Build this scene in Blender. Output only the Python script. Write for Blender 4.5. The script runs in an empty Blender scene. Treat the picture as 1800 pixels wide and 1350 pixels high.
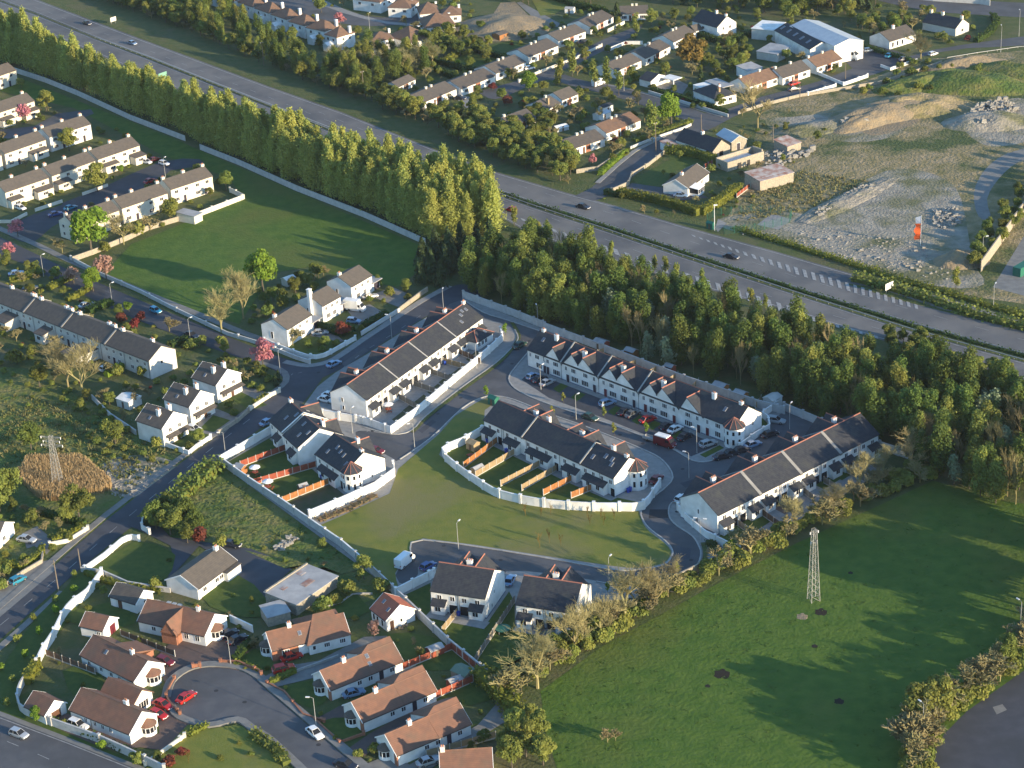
import bpy, bmesh, math, random
import numpy as np
from mathutils import Vector, Matrix
from mathutils.geometry import tessellate_polygon
R = math.radians
random.seed(7); np.random.seed(7)
scene = bpy.context.scene
COL = scene.collection

# ---------------- camera, sky, sun, exposure ----------------
CAM_H = 222.0; FPX = 3700.0
_dn = Vector((1350-900, -(8475-675), -FPX)).normalized(); _up = -_dn
_fw = Vector((0, 0, -1)); _fw = (_fw - _up*_fw.dot(_up)).normalized()
_rt = _fw.cross(_up)
RW = Matrix((_rt, _fw, _up))            # camera axes -> world axes
camd = bpy.data.cameras.new('camera'); cam = bpy.data.objects.new('camera', camd); COL.objects.link(cam)
camd.sensor_width = 36; camd.lens = FPX/1800*36; camd.clip_start = 1; camd.clip_end = 6000
cam.matrix_world = Matrix.Translation((0, 0, CAM_H)) @ RW.to_4x4()
scene.camera = cam
SUN_AZ, SUN_EL = 323.0, 12.5            # degrees, azimuth counted from +X towards +Y
w = bpy.data.worlds.new('World'); scene.world = w; w.use_nodes = True
nt = w.node_tree; nt.nodes.clear()
sky = nt.nodes.new('ShaderNodeTexSky'); sky.sky_type = 'NISHITA'; sky.sun_disc = False
sky.sun_elevation = R(SUN_EL); sky.sun_rotation = R(90-SUN_AZ)
sky.air_density = 1.4; sky.dust_density = 0.5; sky.ozone_density = 5.0
bg = nt.nodes.new('ShaderNodeBackground'); bg.inputs['Strength'].default_value = 0.15
wo = nt.nodes.new('ShaderNodeOutputWorld')
nt.links.new(sky.outputs[0], bg.inputs[0]); nt.links.new(bg.outputs[0], wo.inputs[0])
sund = bpy.data.lights.new('sun', 'SUN'); sun = bpy.data.objects.new('sun', sund); COL.objects.link(sun)
sund.energy = 4.0; sund.angle = R(0.55); sund.color = (1.0, 0.80, 0.53)
_sd = Vector((math.cos(R(SUN_AZ))*math.cos(R(SUN_EL)), math.sin(R(SUN_AZ))*math.cos(R(SUN_EL)), math.sin(R(SUN_EL))))
sun.rotation_euler = _sd.to_track_quat('Z', 'Y').to_euler(); sun.location = (0, 0, 400)
scene.view_settings.view_transform = 'Standard'; scene.view_settings.look = 'None'
scene.view_settings.gamma = 1; scene.view_settings.use_curve_mapping = False
scene.view_settings.exposure = 1.36
try:
    scene.cycles.max_bounces = 5; scene.cycles.diffuse_bounces = 2; scene.cycles.transparent_max_bounces = 4
except Exception: pass

# ---------------- helpers ----------------
def g(x, y, z=0.0):
    """a surveyed picture point (1800x1350 sheet) -> the place at height z in metres"""
    r = RW @ Vector((x-900, -(y-675), -FPX)); t = (z-CAM_H)/r.z
    return Vector((r.x*t, r.y*t, z))

def tag(o, label=None, cat=None, group=None, kind=None):
    if label: o['label'] = label
    if cat: o['category'] = cat
    if group: o['group'] = group
    if kind: o['kind'] = kind
    return o

def lay_obj(name, data, parent=None, loc=None, rz=None):
    o = bpy.data.objects.new(name, data); COL.objects.link(o)
    if parent is not None: o.parent = parent
    if loc is not None: o.location = loc
    if rz is not None: o.rotation_euler = (0, 0, rz)
    return o

def empty(name, loc, rz, label, cat, group=None):
    e = lay_obj(name, None, None, loc, rz); e.empty_display_size = 0.5
    return tag(e, label, cat, group)

class MB:
    def __init__(s): s.v = []; s.f = []; s.m = []
    def add(s, vs, fs, mi=0):
        n = len(s.v); s.v += [tuple(v) for v in vs]; s.f += [tuple(i+n for i in f) for f in fs]; s.m += [mi]*len(fs); return s
    def box(s, x0, x1, y0, y1, z0, z1, mi=0):
        return s.add([(x0,y0,z0),(x1,y0,z0),(x1,y1,z0),(x0,y1,z0),(x0,y0,z1),(x1,y0,z1),(x1,y1,z1),(x0,y1,z1)],
              [(0,3,2,1),(4,5,6,7),(0,1,5,4),(1,2,6,5),(2,3,7,6),(3,0,4,7)], mi)
    def prism_x(s, prof, x0, x1, mi=0):     # prof: (y,z) polygon counter-clockwise seen from +x
        n = len(prof); vs = [(x0,y,z) for y,z in prof]+[(x1,y,z) for y,z in prof]
        fs = [tuple(range(n-1,-1,-1)), tuple(range(n,2*n))]+[(i,(i+1)%n,(i+1)%n+n,i+n) for i in range(n)]
        return s.add(vs, fs, mi)
    def prism_y(s, prof, y0, y1, mi=0):     # prof: (x,z)
        n = len(prof); vs = [(x,y0,z) for x,z in prof]+[(x,y1,z) for x,z in prof]
        fs = [tuple(range(n)), tuple(range(2*n-1,n-1,-1))]+[(i,i+n,(i+1)%n+n,(i+1)%n) for i in range(n)]
        return s.add(vs, fs, mi)
    def prism_z(s, prof, z0, z1, mi=0):     # prof: (x,y) ccw
        n = len(prof); vs = [(x,y,z0) for x,y in prof]+[(x,y,z1) for x,y in prof]
        fs = [tuple(range(n-1,-1,-1)), tuple(range(n,2*n))]+[(i,(i+1)%n,(i+1)%n+n,i+n) for i in range(n)]
        return s.add(vs, fs, mi)
    def tube(s, p0, p1, r0, r1, n=6, mi=0, caps=True):
        p0 = Vector(p0); p1 = Vector(p1); d = (p1-p0)
        if d.length < 1e-6: return s
        d.normalize(); a = d.orthogonal().normalized(); b = d.cross(a)
        vs = []
        for p, r in ((p0,r0),(p1,r1)):
            for k in range(n):
                t = 2*math.pi*k/n; vs.append(p+a*(r*math.cos(t))+b*(r*math.sin(t)))
        fs = [(k,(k+1)%n,(k+1)%n+n,k+n) for k in range(n)]
        if caps: fs += [tuple(range(n-1,-1,-1)), tuple(range(n,2*n))]
        return s.add(vs, fs, mi)
    def lathe(s, prof, n=12, cx=0, cy=0, mi=0, a0=0.0):
        vs = []; m = len(prof)
        for r, z in prof:
            for k in range(n):
                t = a0+2*math.pi*k/n; vs.append((cx+r*math.cos(t), cy+r*math.sin(t), z))
        fs = [(i*n+k, i*n+(k+1)%n, (i+1)*n+(k+1)%n, (i+1)*n+k) for i in range(m-1) for k in range(n)]
        fs += [tuple(range(n-1,-1,-1)), tuple(range((m-1)*n, m*n))]
        return s.add(vs, fs, mi)
    def mesh(s, name, mats, smooth=False):
        me = bpy.data.meshes.new(name); me.from_pydata(s.v, [], s.f)
        if not isinstance(mats, (list, tuple)): mats = [mats]
        for m in mats: me.materials.append(m)
        if len(mats) > 1: me.polygons.foreach_set('material_index', s.m)
        if smooth: me.polygons.foreach_set('use_smooth', [True]*len(s.f))
        me.update(); return me
    def obj(s, name, mats, parent=None, loc=None, rz=None, smooth=False):
        return lay_obj(name, s.mesh(name, mats, smooth), parent, loc, rz)

CACHE = {}
def cached(key, fn):
    if key not in CACHE: CACHE[key] = fn()
    return CACHE[key]

# ---------------- materials ----------------
MATS = {}
def mat(name, col, rough=0.8, col2=None, scale=1.0, amt=0.5, detail=4, bump=0.0, bscale=None, spec=0.3, metal=0.0,
        col3=None, scale3=0.05, lo3=0.45, hi3=0.62, rnd=0.0, transl=0.0, bdist=0.1, lo=0.35, hi=0.65, band=None, coords='world'):
    if name in MATS: return MATS[name]
    m = bpy.data.materials.new(name); m.use_nodes = True; nt = m.node_tree; N = nt.nodes; L = nt.links
    N.clear(); out = N.new('ShaderNodeOutputMaterial'); b = N.new('ShaderNodeBsdfPrincipled')
    b.inputs['Roughness'].default_value = rough; b.inputs['Metallic'].default_value = metal
    b.inputs['Specular IOR Level'].default_value = spec
    b.inputs['Base Color'].default_value = (*col, 1)
    geo = N.new('ShaderNodeNewGeometry')
    pos = geo.outputs['Position']
    cur = None
    if col2 is not None:
        tx = N.new('ShaderNodeTexNoise'); tx.inputs['Scale'].default_value = scale; tx.inputs['Detail'].default_value = detail
        L.new(pos, tx.inputs['Vector'])
        mr = N.new('ShaderNodeMapRange'); mr.inputs[1].default_value = lo; mr.inputs[2].default_value = hi
        mr.inputs[3].default_value = 0; mr.inputs[4].default_value = amt*2 if amt < .5 else 1
        L.new(tx.outputs['Fac'], mr.inputs[0])
        mx = N.new('ShaderNodeMix'); mx.data_type = 'RGBA'
        mx.inputs[6].default_value = (*col, 1); mx.inputs[7].default_value = (*col2, 1)
        L.new(mr.outputs[0], mx.inputs[0]); cur = mx.outputs[2]
    if col3 is not None:
        tx = N.new('ShaderNodeTexNoise'); tx.inputs['Scale'].default_value = scale3; tx.inputs['Detail'].default_value = 6
        tx.inputs['Roughness'].default_value = 0.6
        L.new(pos, tx.inputs['Vector'])
        mr = N.new('ShaderNodeMapRange'); mr.inputs[1].default_value = lo3; mr.inputs[2].default_value = hi3
        L.new(tx.outputs['Fac'], mr.inputs[0])
        mx = N.new('ShaderNodeMix'); mx.data_type = 'RGBA'; mx.inputs[7].default_value = (*col3, 1)
        if cur: L.new(cur, mx.inputs[6])
        else: mx.inputs[6].default_value = (*col, 1)
        L.new(mr.outputs[0], mx.inputs[0]); cur = mx.outputs[2]
    if band is not None:                      # courses: thin darker joints every band[0] metres of height
        sp = N.new('ShaderNodeSeparateXYZ'); L.new(pos, sp.inputs[0])
        ma = N.new('ShaderNodeMath'); ma.operation = 'MULTIPLY'; ma.inputs[1].default_value = 1/band[0]; L.new(sp.outputs[2], ma.inputs[0])
        fr = N.new('ShaderNodeMath'); fr.operation = 'FRACT'; L.new(ma.outputs[0], fr.inputs[0])
        mr = N.new('ShaderNodeMapRange'); mr.inputs[1].default_value = 0.0; mr.inputs[2].default_value = 0.4
        mr.inputs[3].default_value = band[1]; mr.inputs[4].default_value = 0; L.new(fr.outputs[0], mr.inputs[0])
        mx = N.new('ShaderNodeMix'); mx.data_type = 'RGBA'; mx.inputs[7].default_value = (col[0]*.4, col[1]*.4, col[2]*.4, 1)
        if cur: L.new(cur, mx.inputs[6])
        else: mx.inputs[6].default_value = (*col, 1)
        L.new(mr.outputs[0], mx.inputs[0]); cur = mx.outputs[2]
    if rnd > 0:
        oi = N.new('ShaderNodeObjectInfo'); hs = N.new('ShaderNodeHueSaturation')
        m1 = N.new('ShaderNodeMapRange'); m1.inputs[3].default_value = 1-rnd; m1.inputs[4].default_value = 1+rnd
        L.new(oi.outputs['Random'], m1.inputs[0]); L.new(m1.outputs[0], hs.inputs['Value'])
        m2 = N.new('ShaderNodeMath'); m2.operation = 'MULTIPLY'; m2.inputs[1].default_value = 7.13; L.new(oi.outputs['Random'], m2.inputs[0])
        m3 = N.new('ShaderNodeMath'); m3.operation = 'FRACT'; L.new(m2.outputs[0], m3.inputs[0])
        m4 = N.new('ShaderNodeMapRange'); m4.inputs[3].default_value = 0.5-rnd*.09; m4.inputs[4].default_value = 0.5+rnd*.09
        L.new(m3.outputs[0], m4.inputs[0]); L.new(m4.outputs[0], hs.inputs['Hue'])
        if cur: L.new(cur, hs.inputs['Color'])
        else: hs.inputs['Color'].default_value = (*col, 1)
        cur = hs.outputs[0]
    if cur: L.new(cur, b.inputs['Base Color'])
    if bump > 0:
        tx = N.new('ShaderNodeTexNoise'); tx.inputs['Scale'].default_value = bscale or scale*2; tx.inputs['Detail'].default_value = 5
        L.new(pos, tx.inputs['Vector'])
        bp = N.new('ShaderNodeBump'); bp.inputs['Strength'].default_value = bump; bp.inputs['Distance'].default_value = bdist
        L.new(tx.outputs['Fac'], bp.inputs['Height']); L.new(bp.outputs[0], b.inputs['Normal'])
    if transl > 0:
        tr = N.new('ShaderNodeBsdfTranslucent'); ms = N.new('ShaderNodeMixShader'); ms.inputs[0].default_value = transl
        if cur: L.new(cur, tr.inputs['Color'])
        else: tr.inputs['Color'].default_value = (*col, 1)
        L.new(b.outputs[0], ms.inputs[1]); L.new(tr.outputs[0], ms.inputs[2]); L.new(ms.outputs[0], out.inputs[0])
    else:
        L.new(b.outputs[0], out.inputs[0])
    MATS[name] = m; return m

baseM = mat('olive ground', (0.058,0.085,0.022), .95, (0.090,0.100,0.034), .35, .6, 7, bump=.7, bscale=1.5, bdist=.3, col3=(0.115,0.100,0.050), scale3=.05, lo3=.52, hi3=.70)
grassM = mat('meadow grass', (0.048,0.102,0.009), .9, (0.078,0.130,0.015), .30, .6, 6, bump=.45, bscale=1.1, bdist=.4, col3=(0.098,0.110,0.020), scale3=0.022, lo3=.5, hi3=.72)
lawnM = mat('mown estate lawn', (0.165,0.168,0.030), .9, (0.120,0.145,0.024), .35, .6, 6, bump=.5, bscale=3, bdist=.12, col3=(0.165,0.155,0.055), scale3=0.045, lo3=.46, hi3=.62)
gardM = mat('garden lawn', (0.045,0.080,0.012), .9, (0.070,0.100,0.016), .8, .6, 5, bump=.5, bscale=4, bdist=.1)
yardM = mat('worn garden soil', (0.075,0.075,0.045), .9, (0.050,0.07,0.025), .5, .6, 5, bump=.4, bscale=3)
roughM = mat('rough scrub grass', (0.090,0.130,0.022), .95, (0.180,0.160,0.055), .25, .6, 7, bump=1.0, bscale=.9, bdist=.8, col3=(0.050,0.095,0.020), scale3=.06)
vergeM = mat('verge grass', (0.055,0.085,0.022), .95, (0.10,0.105,0.035), .4, .6, 6, bump=1.0, bscale=1.5, bdist=.4)
asphM = mat('dark asphalt', (0.052,0.056,0.068), .85, (0.068,0.072,0.084), .35, .6, 8, col3=(0.050,0.054,0.062), scale3=.09, bump=.15, bscale=8, bdist=.03)
asph2M = mat('estate asphalt', (0.080,0.083,0.092), .85, (0.104,0.105,0.110), .3, .6, 8, col3=(0.07,0.072,0.076), scale3=.07, bump=.15, bscale=8, bdist=.03)
mwayM = mat('worn motorway surface', (0.130,0.128,0.126), .85, (0.165,0.158,0.150), .12, .6, 8, col3=(0.095,0.096,0.10), scale3=.05, bump=.1, bscale=8, bdist=.03)
patchM = mat('fresh tarmac patch', (0.035,0.036,0.04), .85)
pathM = mat('concrete footpath', (0.27,0.265,0.25), .9, (0.22,0.215,0.205), .8, .6, 6, bump=.1, bscale=5)
path2M = mat('old concrete', (0.16,0.158,0.15), .9, (0.21,0.205,0.19), .5, .6, 7, bump=.2, bscale=4)
pavM = mat('reddish brick paving', (0.125,0.085,0.070), .85, (0.095,0.072,0.066), .6, .6, 8, bump=.3, bscale=6, bdist=.04)
kerbM = mat('kerb concrete', (0.38,0.375,0.35), .85, (0.3,0.295,0.28), 1.5, .5)
paintM = mat('road paint white', (0.34,0.34,0.33), .7, (0.22,0.22,0.22), 1.2, .5)
gravM = mat('crushed stone ground', (0.215,0.198,0.165), .95, (0.33,0.295,0.235), .3, .6, 9, bump=1.0, bscale=1.2, bdist=.5, col3=(0.135,0.135,0.065), scale3=.06, lo3=.45, hi3=.60)
wasteM = mat('overgrown waste ground', (0.190,0.160,0.068), .95, (0.295,0.230,0.135), .22, .6, 9, bump=1.0, bscale=1.0, bdist=.6, col3=(0.060,0.085,0.025), scale3=.05, lo3=.47, hi3=.6)
soilM = mat('dry tan soil', (0.29,0.215,0.125), .95, (0.20,0.17,0.12), .4, .6, 8, bump=1.0, bscale=1.5, bdist=.4)
whiteM = mat('white render', (0.80,0.79,0.76), .8, (0.64,0.63,0.59), .45, .5, 6, bump=.08, bscale=6, bdist=.02)
creamM = mat('cream render', (0.70,0.65,0.54), .85, (0.60,0.56,0.47), .7, .5, 6, bump=.1, bscale=5, bdist=.03)
greyM = mat('pale grey render', (0.58,0.57,0.53), .85, (0.50,0.49,0.46), .7, .5, 6)
blockM = mat('concrete block wall', (0.50,0.49,0.47), .9, (0.40,0.395,0.38), .8, .6, 7, bump=.3, bscale=4, bdist=.04)
stoneM = mat('stone wall', (0.38,0.33,0.25), .95, (0.26,0.24,0.20), 2.2, .6, 5, bump=.8, bscale=2.5, bdist=.15)
brickM = mat('red brick', (0.33,0.145,0.085), .9, (0.25,0.11,0.07), 3.0, .6, 4, band=(0.23, .25))
slateM = mat('dark slate tiles', (0.029,0.033,0.043), .75, (0.045,0.048,0.054), 1.6, .6, 7, col3=(0.058,0.062,0.058), scale3=.35, lo3=.52, hi3=.75, band=(0.2,.35), bump=.25, bscale=3, bdist=.03, spec=.25)
brownM = mat('brown concrete tiles', (0.120,0.103,0.086), .85, (0.092,0.082,0.072), 1.1, .6, 7, band=(0.2,.3), bump=.25, bscale=3, bdist=.03)
darkbrM = mat('weathered dark tiles', (0.078,0.070,0.064), .85, (0.105,0.09,0.076), .9, .6, 7, band=(0.2,.3), bump=.25, bscale=3, bdist=.03)
redrM = mat('terracotta red tiles', (0.205,0.105,0.070), .85, (0.155,0.086,0.062), .9, .6, 7, col3=(0.135,0.095,0.070), scale3=.3, lo3=.5, hi3=.75, band=(0.2,.3), bump=.25, bscale=3, bdist=.03)
orngM = mat('orange tiles', (0.42,0.13,0.07), .8, (0.32,0.10,0.06), .9, .6, 7, band=(0.2,.3))
brM = mat('russet tiles', (0.19,0.115,0.075), .85, (0.14,0.09,0.065), .9, .6, 7, band=(0.2,.3), bump=.2, bscale=3, bdist=.03)
ridgeM = mat('terracotta ridge', (0.30,0.125,0.09), .85)
felpM = mat('grey flat roofing', (0.27,0.275,0.28), .7, (0.36,0.36,0.36), .5, .6, 7)
tinM = mat('corrugated sheet', (0.42,0.45,0.48), .5, (0.50,0.52,0.53), .5, .5, 6, metal=.2)
rustM = mat('rusty sheet', (0.27,0.13,0.09), .8, (0.42,0.38,0.35), .6, .6, 5)
glassM = mat('window glass', (0.018,0.020,0.024), .25, spec=.25)
frameM = mat('white window frame', (0.80,0.80,0.79), .5)
darkfM = mat('dark door', (0.035,0.03,0.045), .6)
doorbM = mat('brown door', (0.10,0.05,0.03), .6)
doorrM = mat('dark red door', (0.12,0.02,0.03), .5)
gutM = mat('dark gutter', (0.03,0.03,0.032), .6)
potM = mat('clay pot', (0.45,0.2,0.1), .8)
plinM = mat('grey-blue plinth', (0.13,0.15,0.22), .8)
woodO = mat('orange stained timber', (0.36,0.155,0.050), .8, (0.26,0.115,0.045), 1.5, .5, 6)
woodR = mat('red stained timber', (0.30,0.075,0.042), .8, (0.23,0.06,0.036), 1.5, .5, 6)
woodN = mat('pale timber', (0.34,0.25,0.14), .85, (0.26,0.20,0.12), 1.2, .5, 6)
woodB = mat('brown timber', (0.16,0.10,0.065), .85, (0.12,0.085,0.06), 1.2, .5, 6)
woodG = mat('weathered grey timber', (0.24,0.215,0.17), .85, (0.18,0.165,0.14), 1.2, .5, 6)
postM = mat('concrete post', (0.42,0.41,0.38), .9)
steelM = mat('galvanised steel', (0.36,0.36,0.35), .6, metal=.2)
poleM = mat('timber pole', (0.17,0.14,0.11), .9)
pylonM = mat('weathered pylon steel', (0.36,0.36,0.34), .7, (0.26,0.25,0.23), 2, .5)
lampM = mat('lamp head', (0.62,0.63,0.64), .4)
rubbM = mat('black rubber', (0.02,0.02,0.02), .8)
alloyM = mat('wheel rim', (0.35,0.35,0.36), .4, metal=.6)
redl = mat('red lens', (0.4,0.01,0.01), .3); whl = mat('clear lens', (0.7,0.7,0.72), .2)
blueM = mat('blue plastic', (0.02,0.06,0.35), .5)
tealM = mat('green mesh', (0.02,0.13,0.09), .6)
trunkM = mat('bark', (0.12,0.10,0.075), .95, (0.08,0.07,0.055), 3, .5)
twigM = mat('bare twigs', (0.24,0.205,0.095), .95, (0.18,0.160,0.075), .5, .6, 3, rnd=.15)
twig2M = mat('pale bare twigs', (0.29,0.255,0.120), .95, (0.21,0.19,0.09), .5, .6, 3, rnd=.15)
def leafmat(n, a, b, rnd=.2, tr=.35, sc=.55): return mat(n, a, .75, b, sc, .6, 3, rnd=rnd, transl=tr, spec=.2)
larchM = leafmat('young larch needles', (0.420,0.440,0.115), (0.310,0.345,0.085), .12, .5)
woodgM = leafmat('wood foliage', (0.130,0.175,0.036), (0.085,0.125,0.028), .22)
woodyM = leafmat('yellow green foliage', (0.235,0.255,0.055), (0.165,0.195,0.045), .2)
brigM = leafmat('bright spring foliage', (0.200,0.290,0.035), (0.135,0.230,0.025), .08)
bushM = leafmat('bush foliage', (0.185,0.210,0.045), (0.120,0.150,0.034), .3)
darkcM = leafmat('conifer foliage', (0.055,0.085,0.030), (0.035,0.058,0.024), .2, .1)
silvM = leafmat('silvery foliage', (0.26,0.31,0.19), (0.17,0.23,0.12), .1)
pinkM = leafmat('pink blossom', (0.60,0.22,0.27), (0.45,0.20,0.20), .12)
pnk2M = leafmat('faded blossom', (0.48,0.28,0.22), (0.32,0.20,0.15), .12)
redbM = leafmat('copper red foliage', (0.20,0.045,0.032), (0.12,0.035,0.028), .15)
orbM = leafmat('golden brown foliage', (0.25,0.165,0.04), (0.18,0.13,0.035), .1)
hedyM = leafmat('golden hedge', (0.215,0.225,0.032), (0.13,0.155,0.028), .12)
hedgM = leafmat('green hedge', (0.060,0.105,0.022), (0.038,0.072,0.018), .15)
reedM = leafmat('dry reeds', (0.50,0.36,0.19), (0.40,0.29,0.15), .05)

# ---------------- ground sheets ----------------
def smooth(pts, n=4, closed=False):
    P = [Vector((p[0], p[1])) for p in pts]; out = []; m = len(P)
    rng = range(m if closed else m-1)
    for i in rng:
        p0 = P[(i-1) % m] if (closed or i > 0) else P[i]; p1 = P[i]; p2 = P[(i+1) % m]
        p3 = P[(i+2) % m] if (closed or i+2 < m) else p2
        for k in range(n):
            t = k/n
            q = 0.5*((2*p1)+(p2-p0)*t+(2*p0-5*p1+4*p2-p3)*t*t+(3*p1-p0-3*p2+p3)*t**3)
            out.append((q.x, q.y))
    if not closed: out.append(tuple(P[-1]))
    return out

LAY = [0]; BLOCK = []; RECT = []; SHEETS = []
def inside(P, x, y):
    r = False; j = len(P)-1
    for i in range(len(P)):
        if (P[i].y > y) != (P[j].y > y) and x < (P[j].x-P[i].x)*(y-P[i].y)/(P[j].y-P[i].y)+P[i].x: r = not r
        j = i
    return r
def ground_z(x, y): return max([z for bb, l, P, z in SHEETS if bb[0] < x < bb[1] and bb[2] < y < bb[3] and inside(P, x, y)], default=0.0)
def sheet(name, pts, m, z=None, label=None, kind='structure', parent=None, thick=0.0):
    """a flat sheet on the ground given by surveyed outline points; each sheet lies a few mm above the last"""
    P = [g(x, y, 0) for x, y in pts]; bb = (min(p.x for p in P), max(p.x for p in P), min(p.y for p in P), max(p.y for p in P))
    lv = 1+max([l for q, l, _, _ in SHEETS if q[0] < bb[1] and q[1] > bb[0] and q[2] < bb[3] and q[3] > bb[2]], default=0); LAY[0] = max(LAY[0], lv)
    if any(k in name for k in ('road', 'drive', 'yard', 'motorway', 'estate', 'field', 'green', 'layby', 'slab', 'car_park', 'construction')): BLOCK.append([g(x, y) for x, y in pts])
    if z is None: z = 0.01+lv*0.005
    SHEETS.append((bb, lv, P, z))
    c = sum(P, Vector())/len(P); c.z = 0
    vs = [(p.x-c.x, p.y-c.y, z) for p in P]
    tris = tessellate_polygon([[Vector((v[0], v[1], 0)) for v in vs]])
    fs = []
    for t in tris:
        a, b, d = (Vector(vs[i]) for i in t)
        fs.append(tuple(t) if (b-a).cross(d-a).z > 0 else tuple(reversed(t)))
    b = MB(); b.add(vs, fs); o = b.obj(name, m, parent, c)
    if parent is None: o['kind'] = kind
    return o

def offset_line(P, d):
    out = []
    for i, p in enumerate(P):
        a = P[max(i-1, 0)]; b = P[min(i+1, len(P)-1)]
        t = (b-a); t.z = 0; t.normalize(); out.append(p+Vector((-t.y, t.x, 0))*d)
    return out

def strip(name, pts, wd, z0, z1, m, sm=0, label=None, world=False, closed=False, parent=None, kind='structure', obj=True):
    P = [Vector((*p[:2], 0)) for p in pts] if world else [g(x, y) for x, y in (smooth(pts, sm, closed) if sm else pts)]
    if closed: P = P+[P[0]]
    A = offset_line(P, wd/2); B = offset_line(P, -wd/2); n = len(P); c = P[n//2]
    vs = []
    for i in range(n):
        for q, z in ((A[i], z0), (B[i], z0), (B[i], z1), (A[i], z1)): vs.append((q.x-c.x, q.y-c.y, z))
    fs = []
    for i in range(n-1):
        k = i*4; l = k+4
        for a in range(4): b2 = (a+1) % 4; fs.append((k+a, k+b2, l+b2, l+a))
    fs += [(0,3,2,1), tuple((n-1)*4+j for j in range(4))]
    b = MB(); b.add(vs, fs); o = b.obj(name, m, parent, c)
    if parent is None and kind: o['kind'] = kind
    return o

def walk(P, step, phase=0.0):
    """points and headings every step metres along polyline P"""
    out = []; done = 0.0; nxt = phase
    for a, b in zip(P[:-1], P[1:]):
        d = b-a; l = d.length
        if l < 1e-6: continue
        while nxt <= done+l:
            out.append((a+d*((nxt-done)/l), math.atan2(d.y, d.x))); nxt += step
        done += l
    return out
# ---------------- the ground ----------------
b = MB(); n = 1
b.add([(-1300,-250,0),(1300,-250,0),(1300,2200,0),(-1300,2200,0)], [(0,1,2,3)])
o = b.obj('ground', baseM); o['kind'] = 'structure'
# rough and garden areas
sheet('ground', [(-40,640),(60,650),(180,720),(240,760),(300,800),(318,815),(230,880),(150,945),(60,985),(-40,1010)], roughM)
sheet('ground', smooth([(180,815),(240,800),(310,812),(290,840),(235,875),(190,860)],2,True), gravM)
sheet('ground', [(255,905),(385,815),(560,935),(640,1000),(690,1040),(640,1060),(560,1000),(440,965),(300,945)], roughM)
sheet('ground', [(1013,335),(1083,350),(1200,390),(1250,400),(1300,350),(1420,300),(1500,345),(1560,320),(1380,225),(1330,220),(1260,250),(1150,270)], vergeM)
sheet('waste_ground', [(1300,345),(1330,230),(1345,175),(1500,150),(1620,105),(1700,98),(1840,85),(1840,540),(1700,520),(1500,462),(1380,425),(1330,395),(1280,380)], wasteM)
sheet('gravel', smooth([(1265,385),(1320,375),(1390,372),(1440,380),(1500,330),(1560,300),(1620,300),(1680,330),(1700,400),(1710,460),(1730,500),(1660,505),(1560,478),(1450,448),(1370,425),(1275,402)],3,True), gravM)
sheet('gravel', smooth([(1345,210),(1400,205),(1480,195),(1560,180),(1600,210),(1570,240),(1500,250),(1430,240),(1370,235)],3,True), gravM)
sheet('gravel', smooth([(1690,215),(1740,180),(1810,175),(1830,215),(1800,250),(1730,255)],3,True), gravM)
sheet('gravel', smooth([(1720,380),(1712,340),(1730,300),(1770,270),(1840,255),(1840,270),(1790,285),(1755,315),(1735,350),(1742,385)],3,True), path2M)
sheet('ground', smooth([(1500,205),(1560,195),(1640,180),(1620,210),(1560,235),(1520,235)],3,True), soilM)
sheet('concrete_slab', [(1331,395),(1357,375),(1392,386),(1368,404)], pathM)
sheet('concrete_slab', [(1257,402),(1262,385),(1277,392),(1262,408)], pathM)
sheet('yard', [(1745,505),(1800,415),(1860,340),(1860,560),(1800,520)], path2M)
sheet('construction_ground', [(845,70),(880,8),(905,5),(930,40),(925,60),(880,72)], soilM)
sheet('big_field', [(975,1500),(985,1370),(960,1290),(950,1215),(1060,1135),(1250,1032),(1400,955),(1640,845),(1760,880),(1900,900),(2050,1000),(2050,1300),(1700,1500)], grassM)
# motorway
FE = [(-90,-55),(67,0),(233,63),(333,100),(467,150),(600,197),(767,264),(867,301),(1000,340),(1083,362),(1200,397),(1367,443),(1500,482),(1633,519),(1700,541),(1800,566),(1930,598)]
NE_ = [(1930,703),(1800,668),(1550,598),(1400,550),(1200,497),(1067,455),(933,412),(877,380),(750,327),(600,272),(400,195),(200,108),(67,52),(-90,-12)]
sheet('motorway', FE+NE_, mwayM)
MT = [(-90,-33),(67,25),(167,66),(267,103),(367,143),(500,195),(600,234),(700,272),(830,320),(933,355),(1067,397),(1200,442),(1400,507),(1600,569),(1800,624),(1930,656)]
MBt = [(1930,669),(1800,637),(1600,582),(1400,518),(1200,452),(1067,407),(933,363),(830,327),(700,278),(600,239),(500,199),(367,146),(267,106),(167,68),(67,27),(-90,-31)]
sheet('median_strip', MT+MBt, vergeM)
for pts in (FE, NE_): strip('road_marking', [(x, y+(3 if pts is FE else -3)) for x, y in pts], .3, .045+LAY[0]*.005, .05+LAY[0]*.005, paintM)
for d, pts in ((-2.5, MT), (2.5, MBt)): strip('road_marking', [(x, y+d) for x, y in pts], .25, .045+LAY[0]*.005, .05+LAY[0]*.005, paintM)
b = MB()
def dashes(b, px, ln, gap, wd=.16, z=None, skip=None):
    z = z if z is not None else .06+LAY[0]*.005
    for p, a in walk([g(x, y) for x, y in px], ln+gap):
        c, s = math.cos(a), math.sin(a); q = [(0,-wd/2),(ln,-wd/2),(ln,wd/2),(0,wd/2)]
        b.add([(p.x+u*c-v*s, p.y+u*s+v*c, z) for u, v in q], [(0,1,2,3)])
mid = lambda P, Q, f: [(P[i][0]+(Q[i][0]-P[i][0])*f, P[i][1]+(Q[i][1]-P[i][1])*f) for i in range(len(P))]
dashes(b, [(560,197),(777,285),(940,335),(1083,378),(1200,420),(1400,487),(1600,544),(1800,598)], 4, 8)
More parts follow.
